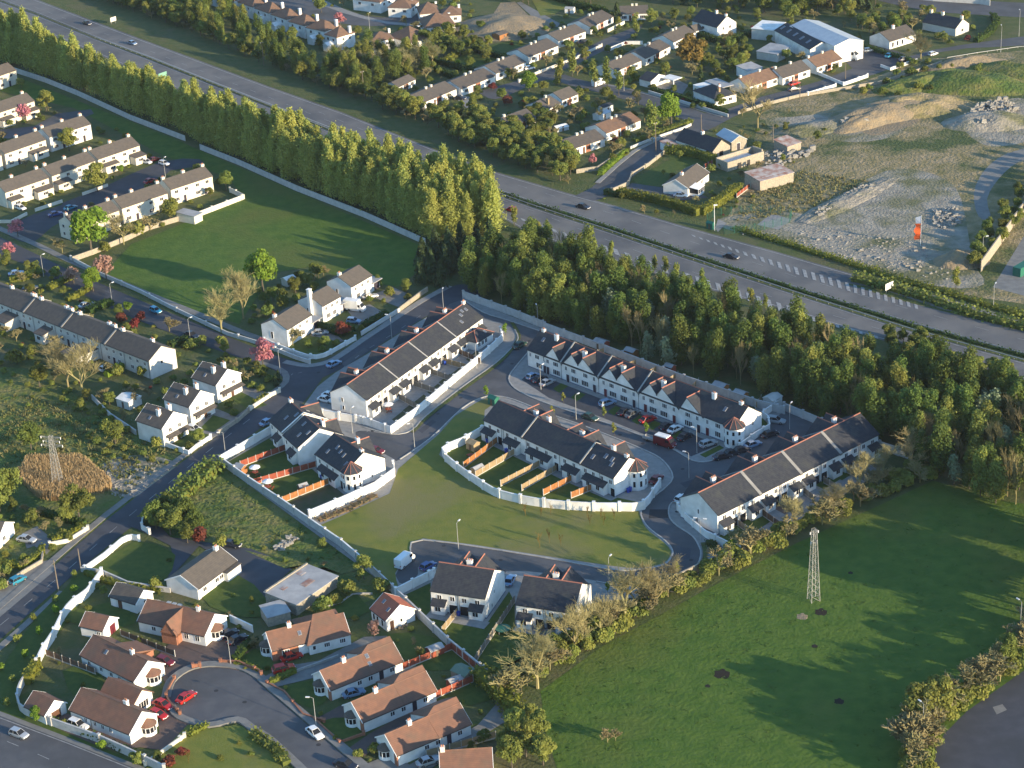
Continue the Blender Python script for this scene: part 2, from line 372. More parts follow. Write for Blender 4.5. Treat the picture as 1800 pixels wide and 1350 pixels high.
dashes(b, [(600,215),(777,290),(900,325),(1020,362),(1160,407),(1300,450)], 2, 4) if False else None
dashes(b, [(60,12),(233,78),(333,117),(467,169),(600,222)], 4, 8)
dashes(b, [(877,350),(940,372),(1067,422),(1225,481),(1400,536),(1540,577),(1700,622),(1850,660)], 4, 8)
o = b.obj('lane_markings', paintM); o['kind'] = 'structure'
# chevron gores
def gore(b, P, Q, n, slant):
    z = .06+LAY[0]*.005
    def at(L_, t):
        k = t*(len(L_)-1); i = min(int(k), len(L_)-2); f = k-i
        return (L_[i][0]+(L_[i+1][0]-L_[i][0])*f, L_[i][1]+(L_[i+1][1]-L_[i][1])*f)
    for k in range(n):
        t0 = k/n; t1 = (k+.45)/n
        p = [at(P, t0), at(P, t1), at(Q, min(1, t1+slant)), at(Q, min(1, t0+slant))]
        v = [g(x, y, z) for x, y in p]
        f = (0,1,2,3) if (v[1]-v[0]).cross(v[2]-v[1]).z > 0 else (3,2,1,0)
        b.add(v, [f])
b = MB()
gore(b, [(1215,412),(1300,440),(1400,470),(1500,500)], [(1215,414),(1300,445),(1400,482),(1500,514)], 20, .012)
gore(b, [(1500,500),(1620,538)], [(1500,514),(1620,545)], 9, .012)
gore(b, [(877,370),(980,405),(1080,437),(1200,478),(1300,510),(1400,542)], [(877,372),(980,410),(1080,446),(1200,490),(1300,524),(1400,556)], 28, .008)
gore(b, [(1400,549),(1550,593)], [(1400,556),(1550,597)], 11, .01)
o = b.obj('chevron_markings', paintM); o['kind'] = 'structure'
# ramp verge strip and right roadside verge
sheet('verge', [(1480,497),(1570,525),(1660,548),(1760,572),(1900,610),(1900,600),(1800,572),(1700,545),(1640,528),(1570,510)], vergeM)
sheet('verge', [(-90,-62),(67,-8),(333,92),(600,189),(867,292),(1000,330),(1010,338),(1000,340),(867,301),(600,197),(333,100),(67,0)], vergeM)
sheet('slip_road', [(1560,512),(1590,506),(1700,535),(1760,553),(1745,562),(1660,545)], path2M)
# top right roads
sheet('road', smooth([(1480,-20),(1560,5),(1640,20),(1720,26),(1830,30),(1830,8),(1740,2),(1640,-12)],3,True), asph2M)
sheet('road', smooth([(1230,235),(1290,205),(1340,188),(1430,160),(1540,130),(1620,100),(1700,85),(1830,78),(1830,62),(1740,72),(1640,88),(1560,110),(1520,112),(1440,143),(1340,170),(1270,195),(1215,205)],2,True), asph2M)
sheet('yard', [(1478,100),(1505,90),(1560,85),(1590,95),(1600,110),(1556,118),(1548,125),(1500,122)], asphM)
# suburban roads, top middle
sheet('road', smooth([(1010,345),(1040,330),(1085,290),(1130,262),(1200,225),(1240,208),(1260,212),(1225,240),(1180,258),(1140,290),(1100,320),(1075,340),(1050,352),(1030,352)],2,True), asph2M)
sheet('road', smooth([(870,175),(850,168),(845,160),(900,145),(940,130),(1000,100),(1060,70),(1110,50),(1130,45),(1110,65),(1060,90),(1010,115),(985,128),(1040,145),(1110,160),(1180,180),(1260,208),(1240,222),(1160,195),(1080,170),(1000,150),(960,140),(900,165)],2,True), asph2M)
strip('footpath', [(1050,322),(1085,290),(1115,266),(1160,243),(1215,212)], 1.6, .0, .16, pathM)
strip('footpath', [(1060,148),(1110,158),(1180,178),(1270,205)], 1.5, .0, .14, path2M)
sheet('driveway', [(1098,332),(1150,345),(1200,352),(1245,348),(1222,336),(1165,330),(1110,322)], asph2M)
sheet('garden_lawn', [(1110,318),(1160,290),(1200,270),(1240,290),(1190,300),(1160,328),(1130,325)], gardM)
sheet('garden_lawn', [(1170,262),(1210,258),(1275,280),(1230,285),(1180,285)], gardM)
sheet('driveway', [(1120,145),(1180,135),(1210,150),(1200,165),(1150,155)], path2M)
sheet('driveway', [(1480,-30),(1500,-30),(1500,-29)], pathM) if False else None
sheet('garden_lawn', [(770,105),(830,92),(880,105),(830,125),(790,118)], gardM)
sheet('garden_lawn', [(840,85),(900,70),(930,80),(890,98)], gardM)
sheet('driveway', [(805,165),(830,172),(842,185),(820,190),(800,172)], pathM)
sheet('road', smooth([(380,-25),(520,20),(590,40),(660,46),(740,40),(770,30),(770,20),(700,30),(640,28),(560,5),(460,-30)],2,True), asph2M)
sheet('footpath', smooth([(520,-10),(600,22),(680,42),(740,46),(740,42),(680,38),(610,18),(540,-12)],2,True), pathM)
sheet('construction_ground', [(845,72),(850,50),(880,5),(905,3),(940,38),(930,60),(905,66),(880,70)], soilM)
sheet('footpath', [(908,5),(915,3),(985,42),(980,48),(945,38)], path2M)
sheet('garden_lawn', [(935,0),(960,-15),(1000,10),(975,25),(950,28)], lawnM)
# top left field, between wall and belt, and the estate field
sheet('field', [(-40,95),(30,135),(320,250),(345,262),(740,432),(745,470),(700,505),(560,478),(540,470),(480,480),(420,570),(240,517),(185,480),(230,430),(430,350),(400,310),(330,290),(280,270),(130,190),(60,175),(-40,150)], grassM)
# left estate roads
sheet('road', [(-40,232),(60,222),(100,200),(160,192),(165,200),(90,228),(-40,255)], asph2M)
sheet('road', smooth([(20,398),(70,372),(180,330),(280,285),(350,280),(352,292),(300,300),(260,330),(140,375),(90,400),(60,425),(20,420)],2,True), asphM)
for pts in ([(62,373),(110,357),(109,360),(63,376)], ): sheet('garden_lawn', pts, gardM)
# road B, junction, road A, road C
RB = smooth([(-40,398),(64,447),(124,476),(175,498),(253,531),(350,571),(430,604),(500,630),(545,642)],3)+smooth([(570,634),(607,616),(640,597),(690,564),(740,531),(790,505),(815,500),(835,505)],2)
RB += [(850,522),(815,528)]+[(806,545),(777,547),(750,556),(707,582),(648,619),(607,645),(582,657),(567,664),(557,679),(532,709)]+smooth([(500,725),(473,742),(377,812),(255,907),(124,1015),(0,1125),(-50,1165)],2)
RB += smooth([(-50,1118),(0,1078),(102,989),(189,913),(320,813),(383,766),(430,732),(480,696),(497,680),(499,668),(490,657),(470,645),(400,622),(331,597),(235,560),(150,520),(86,487),(39,463),(-40,436)],2)
sheet('road', RB, asphM)
sheet('verge', smooth([(-40,392),(64,436),(124,466),(253,521),(350,560),(430,594),(500,618),(535,630),(545,642),(500,630),(430,604),(350,571),(253,531),(124,476),(64,447),(-40,398)],1), vergeM)
strip('footpath', [(-40,385),(64,430),(124,459),(253,514),(350,553),(430,586),(500,610)], 2.2, .0, .10, path2M, sm=3)
strip('footpath', [(500,636),(540,643),(578,636),(607,619),(640,596),(690,563),(740,530),(790,503)], 2.0, .0, .13, pathM, sm=3)
strip('footpath', [(-40,1098),(0,1066),(100,979),(187,905),(316,806),(383,760),(430,726),(480,690),(502,672),(500,655),(480,645),(450,636)], 1.7, .0, .13, path2M, sm=2)
strip('footpath', [(-40,1172),(0,1138),(60,1085),(110,1040)], 1.6, .0, .12, path2M, sm=2)
b = MB()
dashes(b, [(0,1100),(110,1010),(222,912),(345,810),(455,725)], 3, 5, .15)
dashes(b, [(600,650),(640,618),(690,588),(750,548)], 2, 5, .13)
dashes(b, [(500,672),(512,660),(530,655)], 1, 1, .12)
o = b.obj('lane_markings', paintM); o['kind'] = 'structure'
sheet('driveway', [(40,938),(65,925),(100,955),(82,975),(60,960),(47,965)], path2M)
sheet('layby', [(-20,1100),(0,1085),(100,1000),(85,985),(60,990),(15,1030),(-20,1040)], path2M)
# houses N and K gardens
sheet('driveway', [(380,680),(400,672),(470,690),(440,715),(420,700)], path2M)
sheet('driveway', [(345,735),(372,715),(420,735),(392,765),(355,772)], path2M)
sheet('garden_lawn', [(405,700),(425,690),(470,712),(440,722)], gardM)
sheet('garden_lawn', [(350,755),(375,730),(415,742),(385,762)], gardM)
sheet('garden_lawn', [(300,790),(330,755),(370,765),(330,798)], gardM)
sheet('driveway', [(545,590),(575,575),(605,600),(575,605)], path2M)
sheet('driveway', [(610,545),(650,535),(690,560),(640,585)], path2M)
sheet('driveway', [(650,520),(690,505),(725,520),(700,540)], path2M)
sheet('garden_lawn', smooth([(520,600),(555,592),(600,605),(585,622),(545,628),(510,615)],2,True), gardM)
# upper carriage of the new estate: light concrete base, then asphalt, then lawns
EST = [(815,516),(870,545),(955,578),(1060,620),(1200,680),(1380,712),(1440,745),(1560,790),(1550,830),(1310,975),(1250,1000),(1190,1040),(1040,1062),(860,1180),(838,1168),(690,1038),(390,818),(472,765),(535,712),(558,680),(590,655),(650,620),(708,583),(755,555),(780,548),(808,544)]
sheet('estate_ground', EST, pathM)
sheet('estate_road', smooth([(780,546),(812,527),(850,550),(890,563),(935,578),(953,588),(930,618),(899,655),(896,672),(915,690),(967,712),(1067,745),(1167,782),(1217,810),(1245,812),(1262,805),(1300,785),(1340,760),(1372,728),(1400,716),(1425,730),(1450,750),(1420,800),(1330,840),(1215,868),(1185,882),(1176,893),(1177,910),(1190,925),(1217,943),(1228,960),(1232,973),(1227,992),(1210,1007),(1182,1020),(1140,1028),(1077,1027),(1040,1020),(960,1008),(890,1005),(880,1030),(850,1020),(745,992),(735,1010),(715,1030),(695,1012),(722,972),(744,950),(940,978),(1073,1002),(1123,1002),(1165,995),(1180,980),(1182,968),(1170,952),(1145,933),(1132,918),(1127,900),(1140,880),(1165,862),(1183,840),(1167,812),(1133,792),(1033,752),(967,729),(905,704),(873,697),(850,699),(813,718),(757,771),(703,808),(690,806),(635,775),(625,760),(645,758),(687,764),(723,758),(750,731),(813,681),(873,638),(903,608),(911,595),(905,580),(880,568),(850,560),(830,550)],2,True), asph2M)
sheet('tarmac_patch', [(1142,896),(1176,896),(1175,911),(1140,912)], patchM)
sheet('tarmac_patch', [(798,700),(830,690),(850,700),(812,720)], patchM) if False else None
# driveways in front of the north-east terrace
sheet('driveway', [(917,668),(930,655),(970,668),(1068,706),(1150,737),(1215,763),(1262,783),(1215,803),(1160,775),(1060,735),(965,700)], asphM)
for x, y in ((984,682),(1015,697),(1080,722),(1122,738),(1148,748),(1192,766)):
    sheet('garden_lawn', [(x-12,y+2),(x+2,y-8),(x+15,y-3),(x-1,y+9)], gardM)
sheet('garden_lawn', [(1230,800),(1265,783),(1273,788),(1240,805)], gardM)
sheet('garden_lawn', [(1312,752),(1340,735),(1352,748),(1320,768)], gardM)
for p in ([(735,757),(760,738),(767,742),(742,762)], [(860,650),(880,632),(888,637),(868,655)], [(1005,730),(1040,745),(1035,751),(1000,736)], [(1195,850),(1235,838),(1245,846),(1205,858)], [(820,975),(870,983),(868,991),(818,983)], [(1190,960),(1215,965),(1212,985),(1188,980)], [(345,1200),(400,1195),(405,1203),(350,1208)], [(520,1295),(545,1280),(560,1295),(535,1310)], [(300,850),(330,825),(337,830),(307,857)], [(600,640),(640,612),(648,616),(608,645)], [(130,485),(200,512),(196,517),(126,490)]): sheet('tarmac_patch', p, asph2M if p[0][0] in (300,600,130) else asphM)
# garden strips behind the north-east terrace
sheet('garden_lawn', [(1000,600),(1010,590),(1200,672),(1330,718),(1325,730),(1200,690)], yardM)
# T1 gardens
sheet('yard', [(645,760),(700,725),(845,612),(880,600),(885,588),(870,580),(700,700),(640,742)], pathM)
for c in ((703,733),(722,717),(740,704),(765,685),(785,668),(805,655),(833,627)):
    x, y = c; sheet('garden_lawn', [(x-14,y+5),(x+5,y-10),(x+14,y-3),(x-4,y+12)], yardM)
# T3 gardens
sheet('garden_lawn', smooth([(778,797),(845,762),(855,775)],1)+[(1070,872),(1130,885),(1128,893),(1060,893),(945,880),(860,855),(805,828)], gardM)
strip('patio', [(853,772),(940,815),(1010,848),(1080,878)], 2.2, .05, .16, pathM)
# W gardens
sheet('garden_lawn', [(395,816),(478,768),(520,800),(560,835),(610,870),(650,862),(690,835),(545,913)], gardM)
sheet('bare_soil', [(505,885),(575,848),(628,868),(545,908)], yardM)
strip('patio', [(480,770),(525,803),(560,825),(612,868)], 2.0, .05, .17, pathM)
# semis gardens
sheet('garden_lawn', [(700,1052),(757,1025),(757,1075),(855,1098),(895,1040),(905,1060),(905,1098),(1008,1125),(1030,1100),(870,1180),(838,1165)], gardM)
strip('patio', [(752,1080),(856,1101)], 2.6, .05, .19, pathM)
strip('patio', [(905,1104),(1010,1122)], 2.6, .05, .19, pathM)
# T4 gardens
for k, (x, y) in enumerate(((1290,944),(1330,918),(1380,890),(1412,868),(1448,846),(1480,830),(1512,812),(1535,792))):
    if k in (0, 1, 4, 5, 7): sheet('garden_lawn', [(x-28,y),(x+5,y-20),(x+32,y-5),(x,y+15)], gardM)
    elif k == 2: sheet('driveway', [(x-28,y),(x+5,y-20),(x+32,y-5),(x,y+15)], pavM)
sheet('shrub_bed', [(1243,945),(1300,968),(1262,985),(1245,985),(1250,965)], hedgM) if False else None
# the green
sheet('green', smooth([(800,732),(845,704),(868,700),(874,705)],2)+[(852,722),(850,756),(775,792),(772,800),(805,830),(860,858),(945,884),(1060,897),(1122,897)]+smooth([(1124,903),(1130,920),(1143,936),(1168,955),(1179,969),(1177,980),(1163,992),(1123,999),(1073,995),(940,975),(744,947),(720,970),(695,1008),(700,1030),(686,1032)],2)+[(640,990),(560,925),(600,908),(685,868),(697,835),(700,825),(770,765)], lawnM)
# kerbs
for pts in ([(703,808),(757,771),(813,718),(850,699),(873,697),(905,704),(967,729),(1033,752),(1133,792),(1167,812),(1183,840),(1165,862),(1140,880),(1127,900),(1132,918),(1145,933),(1170,952),(1182,968),(1180,980),(1165,995),(1123,1002),(1073,1002),(940,978),(744,950),(722,972)],
            [(640,752),(687,764),(723,758),(750,731),(813,681),(873,638),(903,608),(911,595),(905,580)],
            [(815,528),(850,550),(890,563),(935,578),(953,588),(930,618),(899,655),(896,672),(915,690),(967,712),(1067,745),(1167,782),(1217,810),(1245,812),(1262,805),(1300,785)],
            [(1215,868),(1185,882),(1176,893),(1177,910),(1190,925),(1217,943),(1228,960),(1232,973),(1227,992),(1210,1007),(1182,1020),(1140,1028),(1077,1027),(1048,1023)]):
    strip('kerb', pts, .3, 0, LAY[0]*.005+.13, kerbM, sm=3)
for pts in ([(905,577),(900,568),(912,590),(905,607),(876,640),(816,684),(752,734),(725,761)], [(1220,935),(1236,955),(1240,975),(1234,995),(1216,1010)], [(1110,1031),(1150,1030),(1185,1022)]):
    strip('verge', smooth(pts[1:], 3) if len(pts) > 4 else smooth(pts, 3), 1.0, .2, LAY[0]*.005+.12, vergeM)
# white bungalow and the red-roofed cul-de-sac
sheet('driveway', [(250,912),(262,905),(300,945),(440,965),(520,995),(475,1035),(480,1062),(430,1030),(410,995),(350,960),(310,1005),(298,1015),(285,1000),(305,985),(300,960),(240,930),(225,925)], asphM)
sheet('garden_lawn', smooth([(165,1000),(238,952),(300,970),(307,985),(290,1020),(230,1025),(160,1005)],2,True), gardM)
sheet('garden_lawn', smooth([(355,1050),(415,1010),(470,1055),(465,1085),(400,1080)],2,True), gardM)
sheet('garden_lawn', [(430,968),(560,1000),(600,990),(640,1000),(600,1010),(550,990),(500,1000)], roughM)
sheet('driveway', [(280,1290),(235,1300),(215,1310),(290,1320),(335,1275),(362,1265),(310,1255),(300,1210),(330,1190),(420,1180),(440,1150),(410,1105),(360,1120),(300,1130),(270,1160),(290,1200),(280,1250)], pavM)
sheet('driveway', [(165,1285),(120,1255),(60,1260),(30,1240),(80,1280),(200,1320),(280,1310),(230,1295)], pavM)
sheet('driveway', [(455,1195),(500,1172),(560,1162),(640,1120),(685,1118),(640,1155),(560,1190),(470,1212)], path2M)
sheet('driveway', [(560,1262),(600,1240),(640,1228),(712,1185),(725,1178),(735,1190),(660,1245),(640,1262),(600,1280),(575,1275)], pavM)
sheet('driveway', [(610,1318),(650,1290),(700,1262),(790,1218),(800,1228),(700,1290),(640,1330)], pavM)
sheet('driveway', [(640,1345),(690,1325),(720,1345),(840,1275),(890,1218),(905,1218),(895,1265),(760,1350),(640,1362)], path2M)
for pts in ([(415,1170),(450,1140),(480,1165),(470,1180)], [(490,1215),(560,1195),(580,1225),(545,1245)], [(560,1270),(620,1262),(640,1290),(595,1300)], [(110,1180),(170,1170),(180,1215),(140,1235)], [(680,1115),(760,1120),(830,1165),(760,1180),(700,1150)], [(760,1230),(840,1180),(880,1215),(830,1240)], [(600,1020),(640,1060),(650,1075),(600,1090),(560,1060)], [(105,1090),(190,1060),(240,1085),(210,1105)]):
    sheet('garden_lawn', smooth(pts,2,True), gardM)
sheet('cul_de_sac_road', smooth([(297,1225),(307,1202),(333,1182),(367,1174),(417,1179),(450,1195),(467,1212),(600,1325),(640,1362),(545,1362),(483,1302),(447,1279),(417,1263),(367,1273),(317,1259),(298,1240)],3,True), asph2M)
strip('footpath', [(292,1228),(300,1200),(328,1178),(367,1169),(420,1173),(455,1190),(475,1208),(605,1318),(650,1357)], 1.8, 0, .36, path2M, sm=3)
strip('footpath', [(302,1243),(317,1262),(367,1276),(417,1266),(443,1281),(478,1304),(535,1357)], 1.6, 0, .36, path2M, sm=3)
sheet('garden_lawn', smooth([(330,1275),(370,1282),(415,1275),(440,1290),(500,1360),(260,1362),(275,1340)],2,True), lawnM)
# bottom left main road
sheet('road', [(-60,1236),(0,1259),(120,1305),(245,1354),(300,1380),(200,1420),(-60,1420)], asph2M)
sheet('hard_shoulder', [(-60,1228),(0,1251),(120,1297),(245,1346),(300,1372),(300,1380),(245,1354),(120,1305),(0,1259),(-60,1236)], path2M)
strip('road_marking', [(-60,1238),(0,1263),(120,1308),(245,1358)], .2, LAY[0]*.005+.04, LAY[0]*.005+.045, paintM)
b = MB(); dashes(b, [(-40,1283),(60,1324),(140,1360),(200,1390)], 3, 5, .16); o = b.obj('lane_markings', paintM); o['kind'] = 'structure'
sheet('verge', [(0,1180),(60,1090),(120,1030),(130,1012),(165,1000),(178,1012),(150,1050),(85,1140),(35,1215),(33,1250),(120,1290),(250,1345),(240,1345),(120,1297),(0,1251)], gardM)
# car park at the bottom right
sheet('car_park', [(1642,1380),(1642,1320),(1660,1290),(1700,1250),(1840,1150),(1860,1380)], asphM)
sheet('car_park_marking', [(1745,1243),(1762,1238),(1770,1248),(1752,1256)], path2M)
# ---------------- buildings ----------------
def win_mesh(w, h, n, fm):
    def mk():
        b = MB(); t = .07
        b.box(-w/2, w/2, -.06, 0, 0, t); b.box(-w/2, w/2, -.06, 0, h-t, h)
        b.box(-w/2, -w/2+t, -.06, 0, t, h-t); b.box(w/2-t, w/2, -.06, 0, t, h-t)
        for k in range(1, n): x = -w/2+w*k/n; b.box(x-.04, x+.04, -.06, 0, t, h-t)
        return b.mesh('window', fm)
    return cached(('win', w, h, n, fm.name), mk)
def pane_mesh(w, h):
    def mk():
        b = MB(); b.box(-w/2+.07, w/2-.07, -.03, .0, .07, h-.07); return b.mesh('pane', glassM)
    return cached(('pane', w, h), mk)
def fwin_mesh(w, h, n, fm):
    def mk():
        b = MB(); b.box(-w/2, w/2, -.05, 0, 0, h, 0); t = .06
        for k in range(n):
            x0 = -w/2+w*k/n+t*.7; x1 = -w/2+w*(k+1)/n-t*.7; b.box(x0, x1, -.075, -.052, t, h-t, 1)
        return b.mesh('window', [fm, glassM])
    return cached(('fwin', w, h, n, fm.name), mk)

class House:
    """local frame: x along the near wall (left to right), y away from the viewer, z up; origin at the near left wall foot"""
    def __init__(s, label, A, B, he, D=None, C=None, cside='l', rise=2.5, roof='gable', wall=whiteM, tiles=slateM, name='house', cat='house',
                 group=None, near=True, oh=.3, ridge=None, wallname='wall', verge=None, hipin=None):
        a = g(A[0], A[1], he); b = g(B[0], B[1], he); d = b-a; s.L = d.length; s.ang = math.atan2(d.y, d.x)
        px = Vector((-math.sin(s.ang), math.cos(s.ang), 0))
        if C is not None: D = (g(C[0], C[1], he)-(a if cside == 'l' else b)).dot(px)
        s.D = D; s.he = he; RECT.append((a.x, a.y, s.ang, s.L, D)); s.rise = rise; s.near = near; s.oh = oh; s.tiles = tiles; s.wall = wall; s.roofkind = roof
        s.e = empty(name, (a.x, a.y, 0), s.ang, label, cat, group); L = s.L; he = s.he
        b = MB()
        if roof == 'gable':
            b.prism_x([(0,0),(D,0),(D,he),(D/2,he+rise-.03),(0,he)][::-1] if False else [(0,0),(D,0),(D,he-.03),(D/2,he+rise-.03),(0,he-.03)], 0, L)
        elif roof == 'mono':
            b.prism_x([(0,0),(D,0),(D,he+rise-.03),(0,he-.03)], 0, L)
        else: b.box(0, L, 0, D, 0, he-.01)
        s.wallo = b.obj(wallname, wall, s.e)
        s.slope = rise/(D/2); sl = s.slope; t = .14
        b = MB()
        if roof == 'gable':
            y0 = -oh; z0 = he-oh*sl
            b.prism_x([(y0,z0),(D/2,he+rise),(D-y0,z0),(D-y0,z0+t),(D/2,he+rise+t),(y0,z0+t)], -.12, L+.12)
        elif roof == 'mono':
            sl = rise/D; y0 = -oh
            b.prism_x([(y0,he-oh*sl),(D+oh,he+rise+oh*sl),(D+oh,he+rise+oh*sl+t),(y0,he-oh*sl+t)], -.15, L+.15)
        elif roof == 'flat':
            b.box(-.15, L+.15, -.15, D+.15, he, he+.18)
        elif roof == 'hip':
            hi = hipin if hipin is not None else min(D/2, L/2-.02)
            o_ = oh; z0 = he-oh*sl*.6
            v = [(-o_,-o_,z0),(L+o_,-o_,z0),(L+o_,D+o_,z0),(-o_,D+o_,z0),(-o_,-o_,z0+t),(L+o_,-o_,z0+t),(L+o_,D+o_,z0+t),(-o_,D+o_,z0+t),(hi,D/2,he+rise+t),(L-hi,D/2,he+rise+t)]
            b.add(v, [(0,3,2,1),(0,1,5,4),(1,2,6,5),(2,3,7,6),(3,0,4,7),(4,5,9,8),(5,6,9),(6,7,8,9),(7,4,8)])
        s.roofo = b.obj('roof', tiles, s.e)
        if ridge is not None and roof == 'gable':
            b = MB(); b.prism_x([(D/2-.15,he+rise+t-.15*sl*.8),(D/2+.15,he+rise+t-.15*sl*.8),(D/2,he+rise+t+.10)], -.14, L+.14); b.obj('ridge_tiles', ridge, s.e)
        if ridge is not None and roof == 'hip':
            b = MB(); P = [(-oh,-oh),(L+oh,-oh),(L+oh,D+oh),(-oh,D+oh)]
            T = [(hi,D/2),(L-hi,D/2)]
            for (x,y),k in zip(P,(0,1,1,0)): b.tube((x,y,z0+t),(T[k][0],T[k][1],he+rise+t),.12,.12,4)
            if L-2*hi > .3: b.tube((hi,D/2,he+rise+t),(L-hi,D/2,he+rise+t),.12,.12,4)
            b.obj('ridge_tiles', ridge, s.e)
        if roof in ('gable', 'hip') and near:
            b = MB(); zz = he-oh*sl*(1 if roof == 'gable' else .6); b.box(-.1, L+.1, -oh-.11, -oh-.005, zz-.02, zz+.10); b.obj('gutter', gutM, s.e)
        if verge is not None and roof == 'gable':
            for x0, x1 in ((-.2,-.13),(L+.13,L+.2)):
                b = MB(); z0 = he-oh*sl
                b.prism_x([(-oh,z0-.12),(D/2,he+rise-.12),(D+oh,z0-.12),(D+oh,z0+t+.02),(D/2,he+rise+t+.02),(-oh,z0+t+.02)], x0, x1); b.obj('bargeboard', verge, s.e)
    def W(s, side, u, z, w=1.1, h=1.1, n=2, fm=None, parent=None, y=None, L=None, D=None, x0=0.0):
        fm = fm or frameM; L = L if L is not None else s.L; D = D if D is not None else s.D
        p, r = {'f': ((x0+u, (y or 0)-.004, z), 0), 'b': ((x0+L-u, (D if y is None else y)+.004, z), math.pi),
                'l': ((x0-.004, D-u, z), -math.pi/2), 'r': ((x0+L+.004, u, z), math.pi/2)}[side]
        parent = parent or s.e
        if s.near and parent is s.e:
            o = lay_obj('window', win_mesh(w, h, n, fm), parent, p, r); lay_obj('pane', pane_mesh(w, h), o, (0, 0, 0), 0)
        else: o = lay_obj('window', fwin_mesh(w, h, n, fm), parent, p, r)
        return o
    def Ws(s, side, us, z, w=1.1, h=1.1, n=2, **k):
        for u in us: s.W(side, u, z, w, h, n, **k)
    def door(s, side, u, m=darkfM, w=.95, h=2.05, parent=None, y=None, pos=None):
        me = cached(('door', m.name, w, h), lambda: MB().box(-w/2-.08, w/2+.08, -.04, 0, 0, h+.08, 0).box(-w/2, w/2, -.07, -.045, 0, h, 1).mesh('door', [frameM, m]))
        p, r = {'f': ((u, (y or 0)-.004, .05), 0), 'b': ((s.L-u, s.D+.004, .05), math.pi), 'l': ((-.004, s.D-u, .05), -math.pi/2), 'r': ((s.L+.004, u, .05), math.pi/2)}[side]
        return lay_obj('door', me, parent or s.e, p, r)
    def zroof(s, y): return s.he+s.rise*(1-abs(y-s.D/2)/(s.D/2))
    def chimney(s, x, y=None, w=.9, l=.6, h=1.2, m=None, pots=2, top=None):
        y = s.D/2 if y is None else y; z = s.zroof(y) if s.roofkind != 'flat' else s.he
        m = m or s.wall; zt = z+h if top is None else top
        b = MB(); b.box(-w/2, w/2, -l/2, l/2, z-.9, zt-.12); b.box(-w/2-.06, w/2+.06, -l/2-.06, l/2+.06, zt-.12, zt)
        o = b.obj('chimney', m, s.e, (x, y, 0))
        if pots:
            pm = cached('pot', lambda: MB().lathe([(.13,0),(.11,.35),(.14,.38),(.10,.40)], 8).mesh('chimney_pot', potM))
            for k in range(pots): lay_obj('chimney_pot', pm, o, ((k-(pots-1)/2)*w*.45, 0, zt))
    def skylight(s, x, f, side='f', w=.7, h=.95, m=None):
        """f = 0 at the eave, 1 at the ridge"""
        y = s.D/2*f if side == 'f' else s.D-s.D/2*f; z = s.he+s.rise*f+.15
        a = math.atan(s.slope)*(1 if side == 'f' else -1)
        me = cached(('sky', w, h), lambda: MB().box(-w/2, w/2, -h/2, h/2, 0, .09, 0).box(-w/2+.07, w/2-.07, -h/2+.07, h/2-.07, .092, .11, 1).mesh('skylight', [felpM, skyglM]))
        o = lay_obj('skylight', me, s.e, (x, y, z)); o.rotation_euler = (a, 0, 0)
    def parapet(s, x, w=.4, m=None, up=.22):
        D, he, rise, oh, sl = s.D, s.he, s.rise, s.oh+.08, s.slope
        b = MB(); z0 = he-oh*sl
        b.prism_x([(-oh,z0-.25),(0,he-.25),(D/2,he+rise-.3),(D,he-.25),(D+oh,z0-.25),(D+oh,z0+.14+up),(D/2,he+rise+.14+up),(-oh,z0+.14+up)], x-w/2, x+w/2)
        b.obj('party_parapet', m or pathM, s.e)
    def plinth(s, h=.3, m=None):
        b = MB(); b.box(-.03, s.L+.03, -.03, s.D+.03, 0, h); b.obj('plinth', m or plinM, s.e)
    def cross(s, side, x0, xa, x1, z0, za, z1=None, out=.05, ridge=ridgeM, wallm=None):
        """a gable facing front (side f) or away (side b): eave x0..x1, apex xa at height za"""
        z1 = z0 if z1 is None else z1; D = s.D; wallm = wallm or s.wall
        yi = D/2*(min(za, s.he+s.rise)-s.he)/s.rise; yi = min(yi+.15, D/2)
        def yy(a, b2): return (a, b2) if side == 'f' else (D-b2, D-a)
        zb = min(z0, z1, s.he)-.7
        y0, y1 = yy(-out, .35)
        MB().prism_y([(x0,zb),(x1,zb),(x1,z1),(xa,za),(x0,z0)], y0, y1).obj('gable_wall', wallm, s.e)
        y0, y1 = yy(-out-.14, yi); t = .16; b = MB()
        k0 = (za-z0)/(xa-x0); k1 = (za-z1)/(x1-xa); e = .14
        b.prism_y([(x0-e,z0-e*k0+.01),(xa,za+.01),(xa,za+t*1.3),(x0-e,z0-e*k0+t*1.3)], y0, y1)
        b.prism_y([(xa,za+.01),(x1+e,z1-e*k1+.01),(x1+e,z1-e*k1+t*1.3),(xa,za+t*1.3)], y0, y1)
        b.obj('cross_roof', s.tiles, s.e)
        if ridge: MB().prism_y([(xa-.13,za+.12),(xa+.13,za+.12),(xa,za+t*1.3+.12)], y0-.02, y1).obj('cross_ridge_tiles', ridge, s.e)
    def leanto(s, xa, xb, out=1.3, h=2.3, rh=.75, winw=1.2, near=True, side='f'):
        b = MB(); D = s.D
        if side == 'f': b.prism_x([(-out,0),(-.005,0),(-.005,h+rh-.03),(-out,h-.03)], xa, xb)
        o = b.obj('extension', s.wall, s.e)
        r = MB(); k = rh/out; r.prism_x([(-out-.3,h-.3*k),(0.0,h+rh),(0.0,h+rh+.13),(-out-.3,h-.3*k+.13)], xa-.15, xb+.15); r.obj('lean_to_roof', s.tiles, o)
        for u in (([.5*(xa+xb)] if xb-xa < 5.5 else [xa+(xb-xa)*.27, xa+(xb-xa)*.73])): s.W('f', u, .95, winw, 1.05, 2, parent=o, y=-out)
        return o
    def pipe(s, x, side='f', y=-.09, top=None):
        MB().tube((0,0,0),(0,0,(top or s.he)-.1),.045,.045,6).obj('downpipe', gutM, s.e, (x, y, 0))
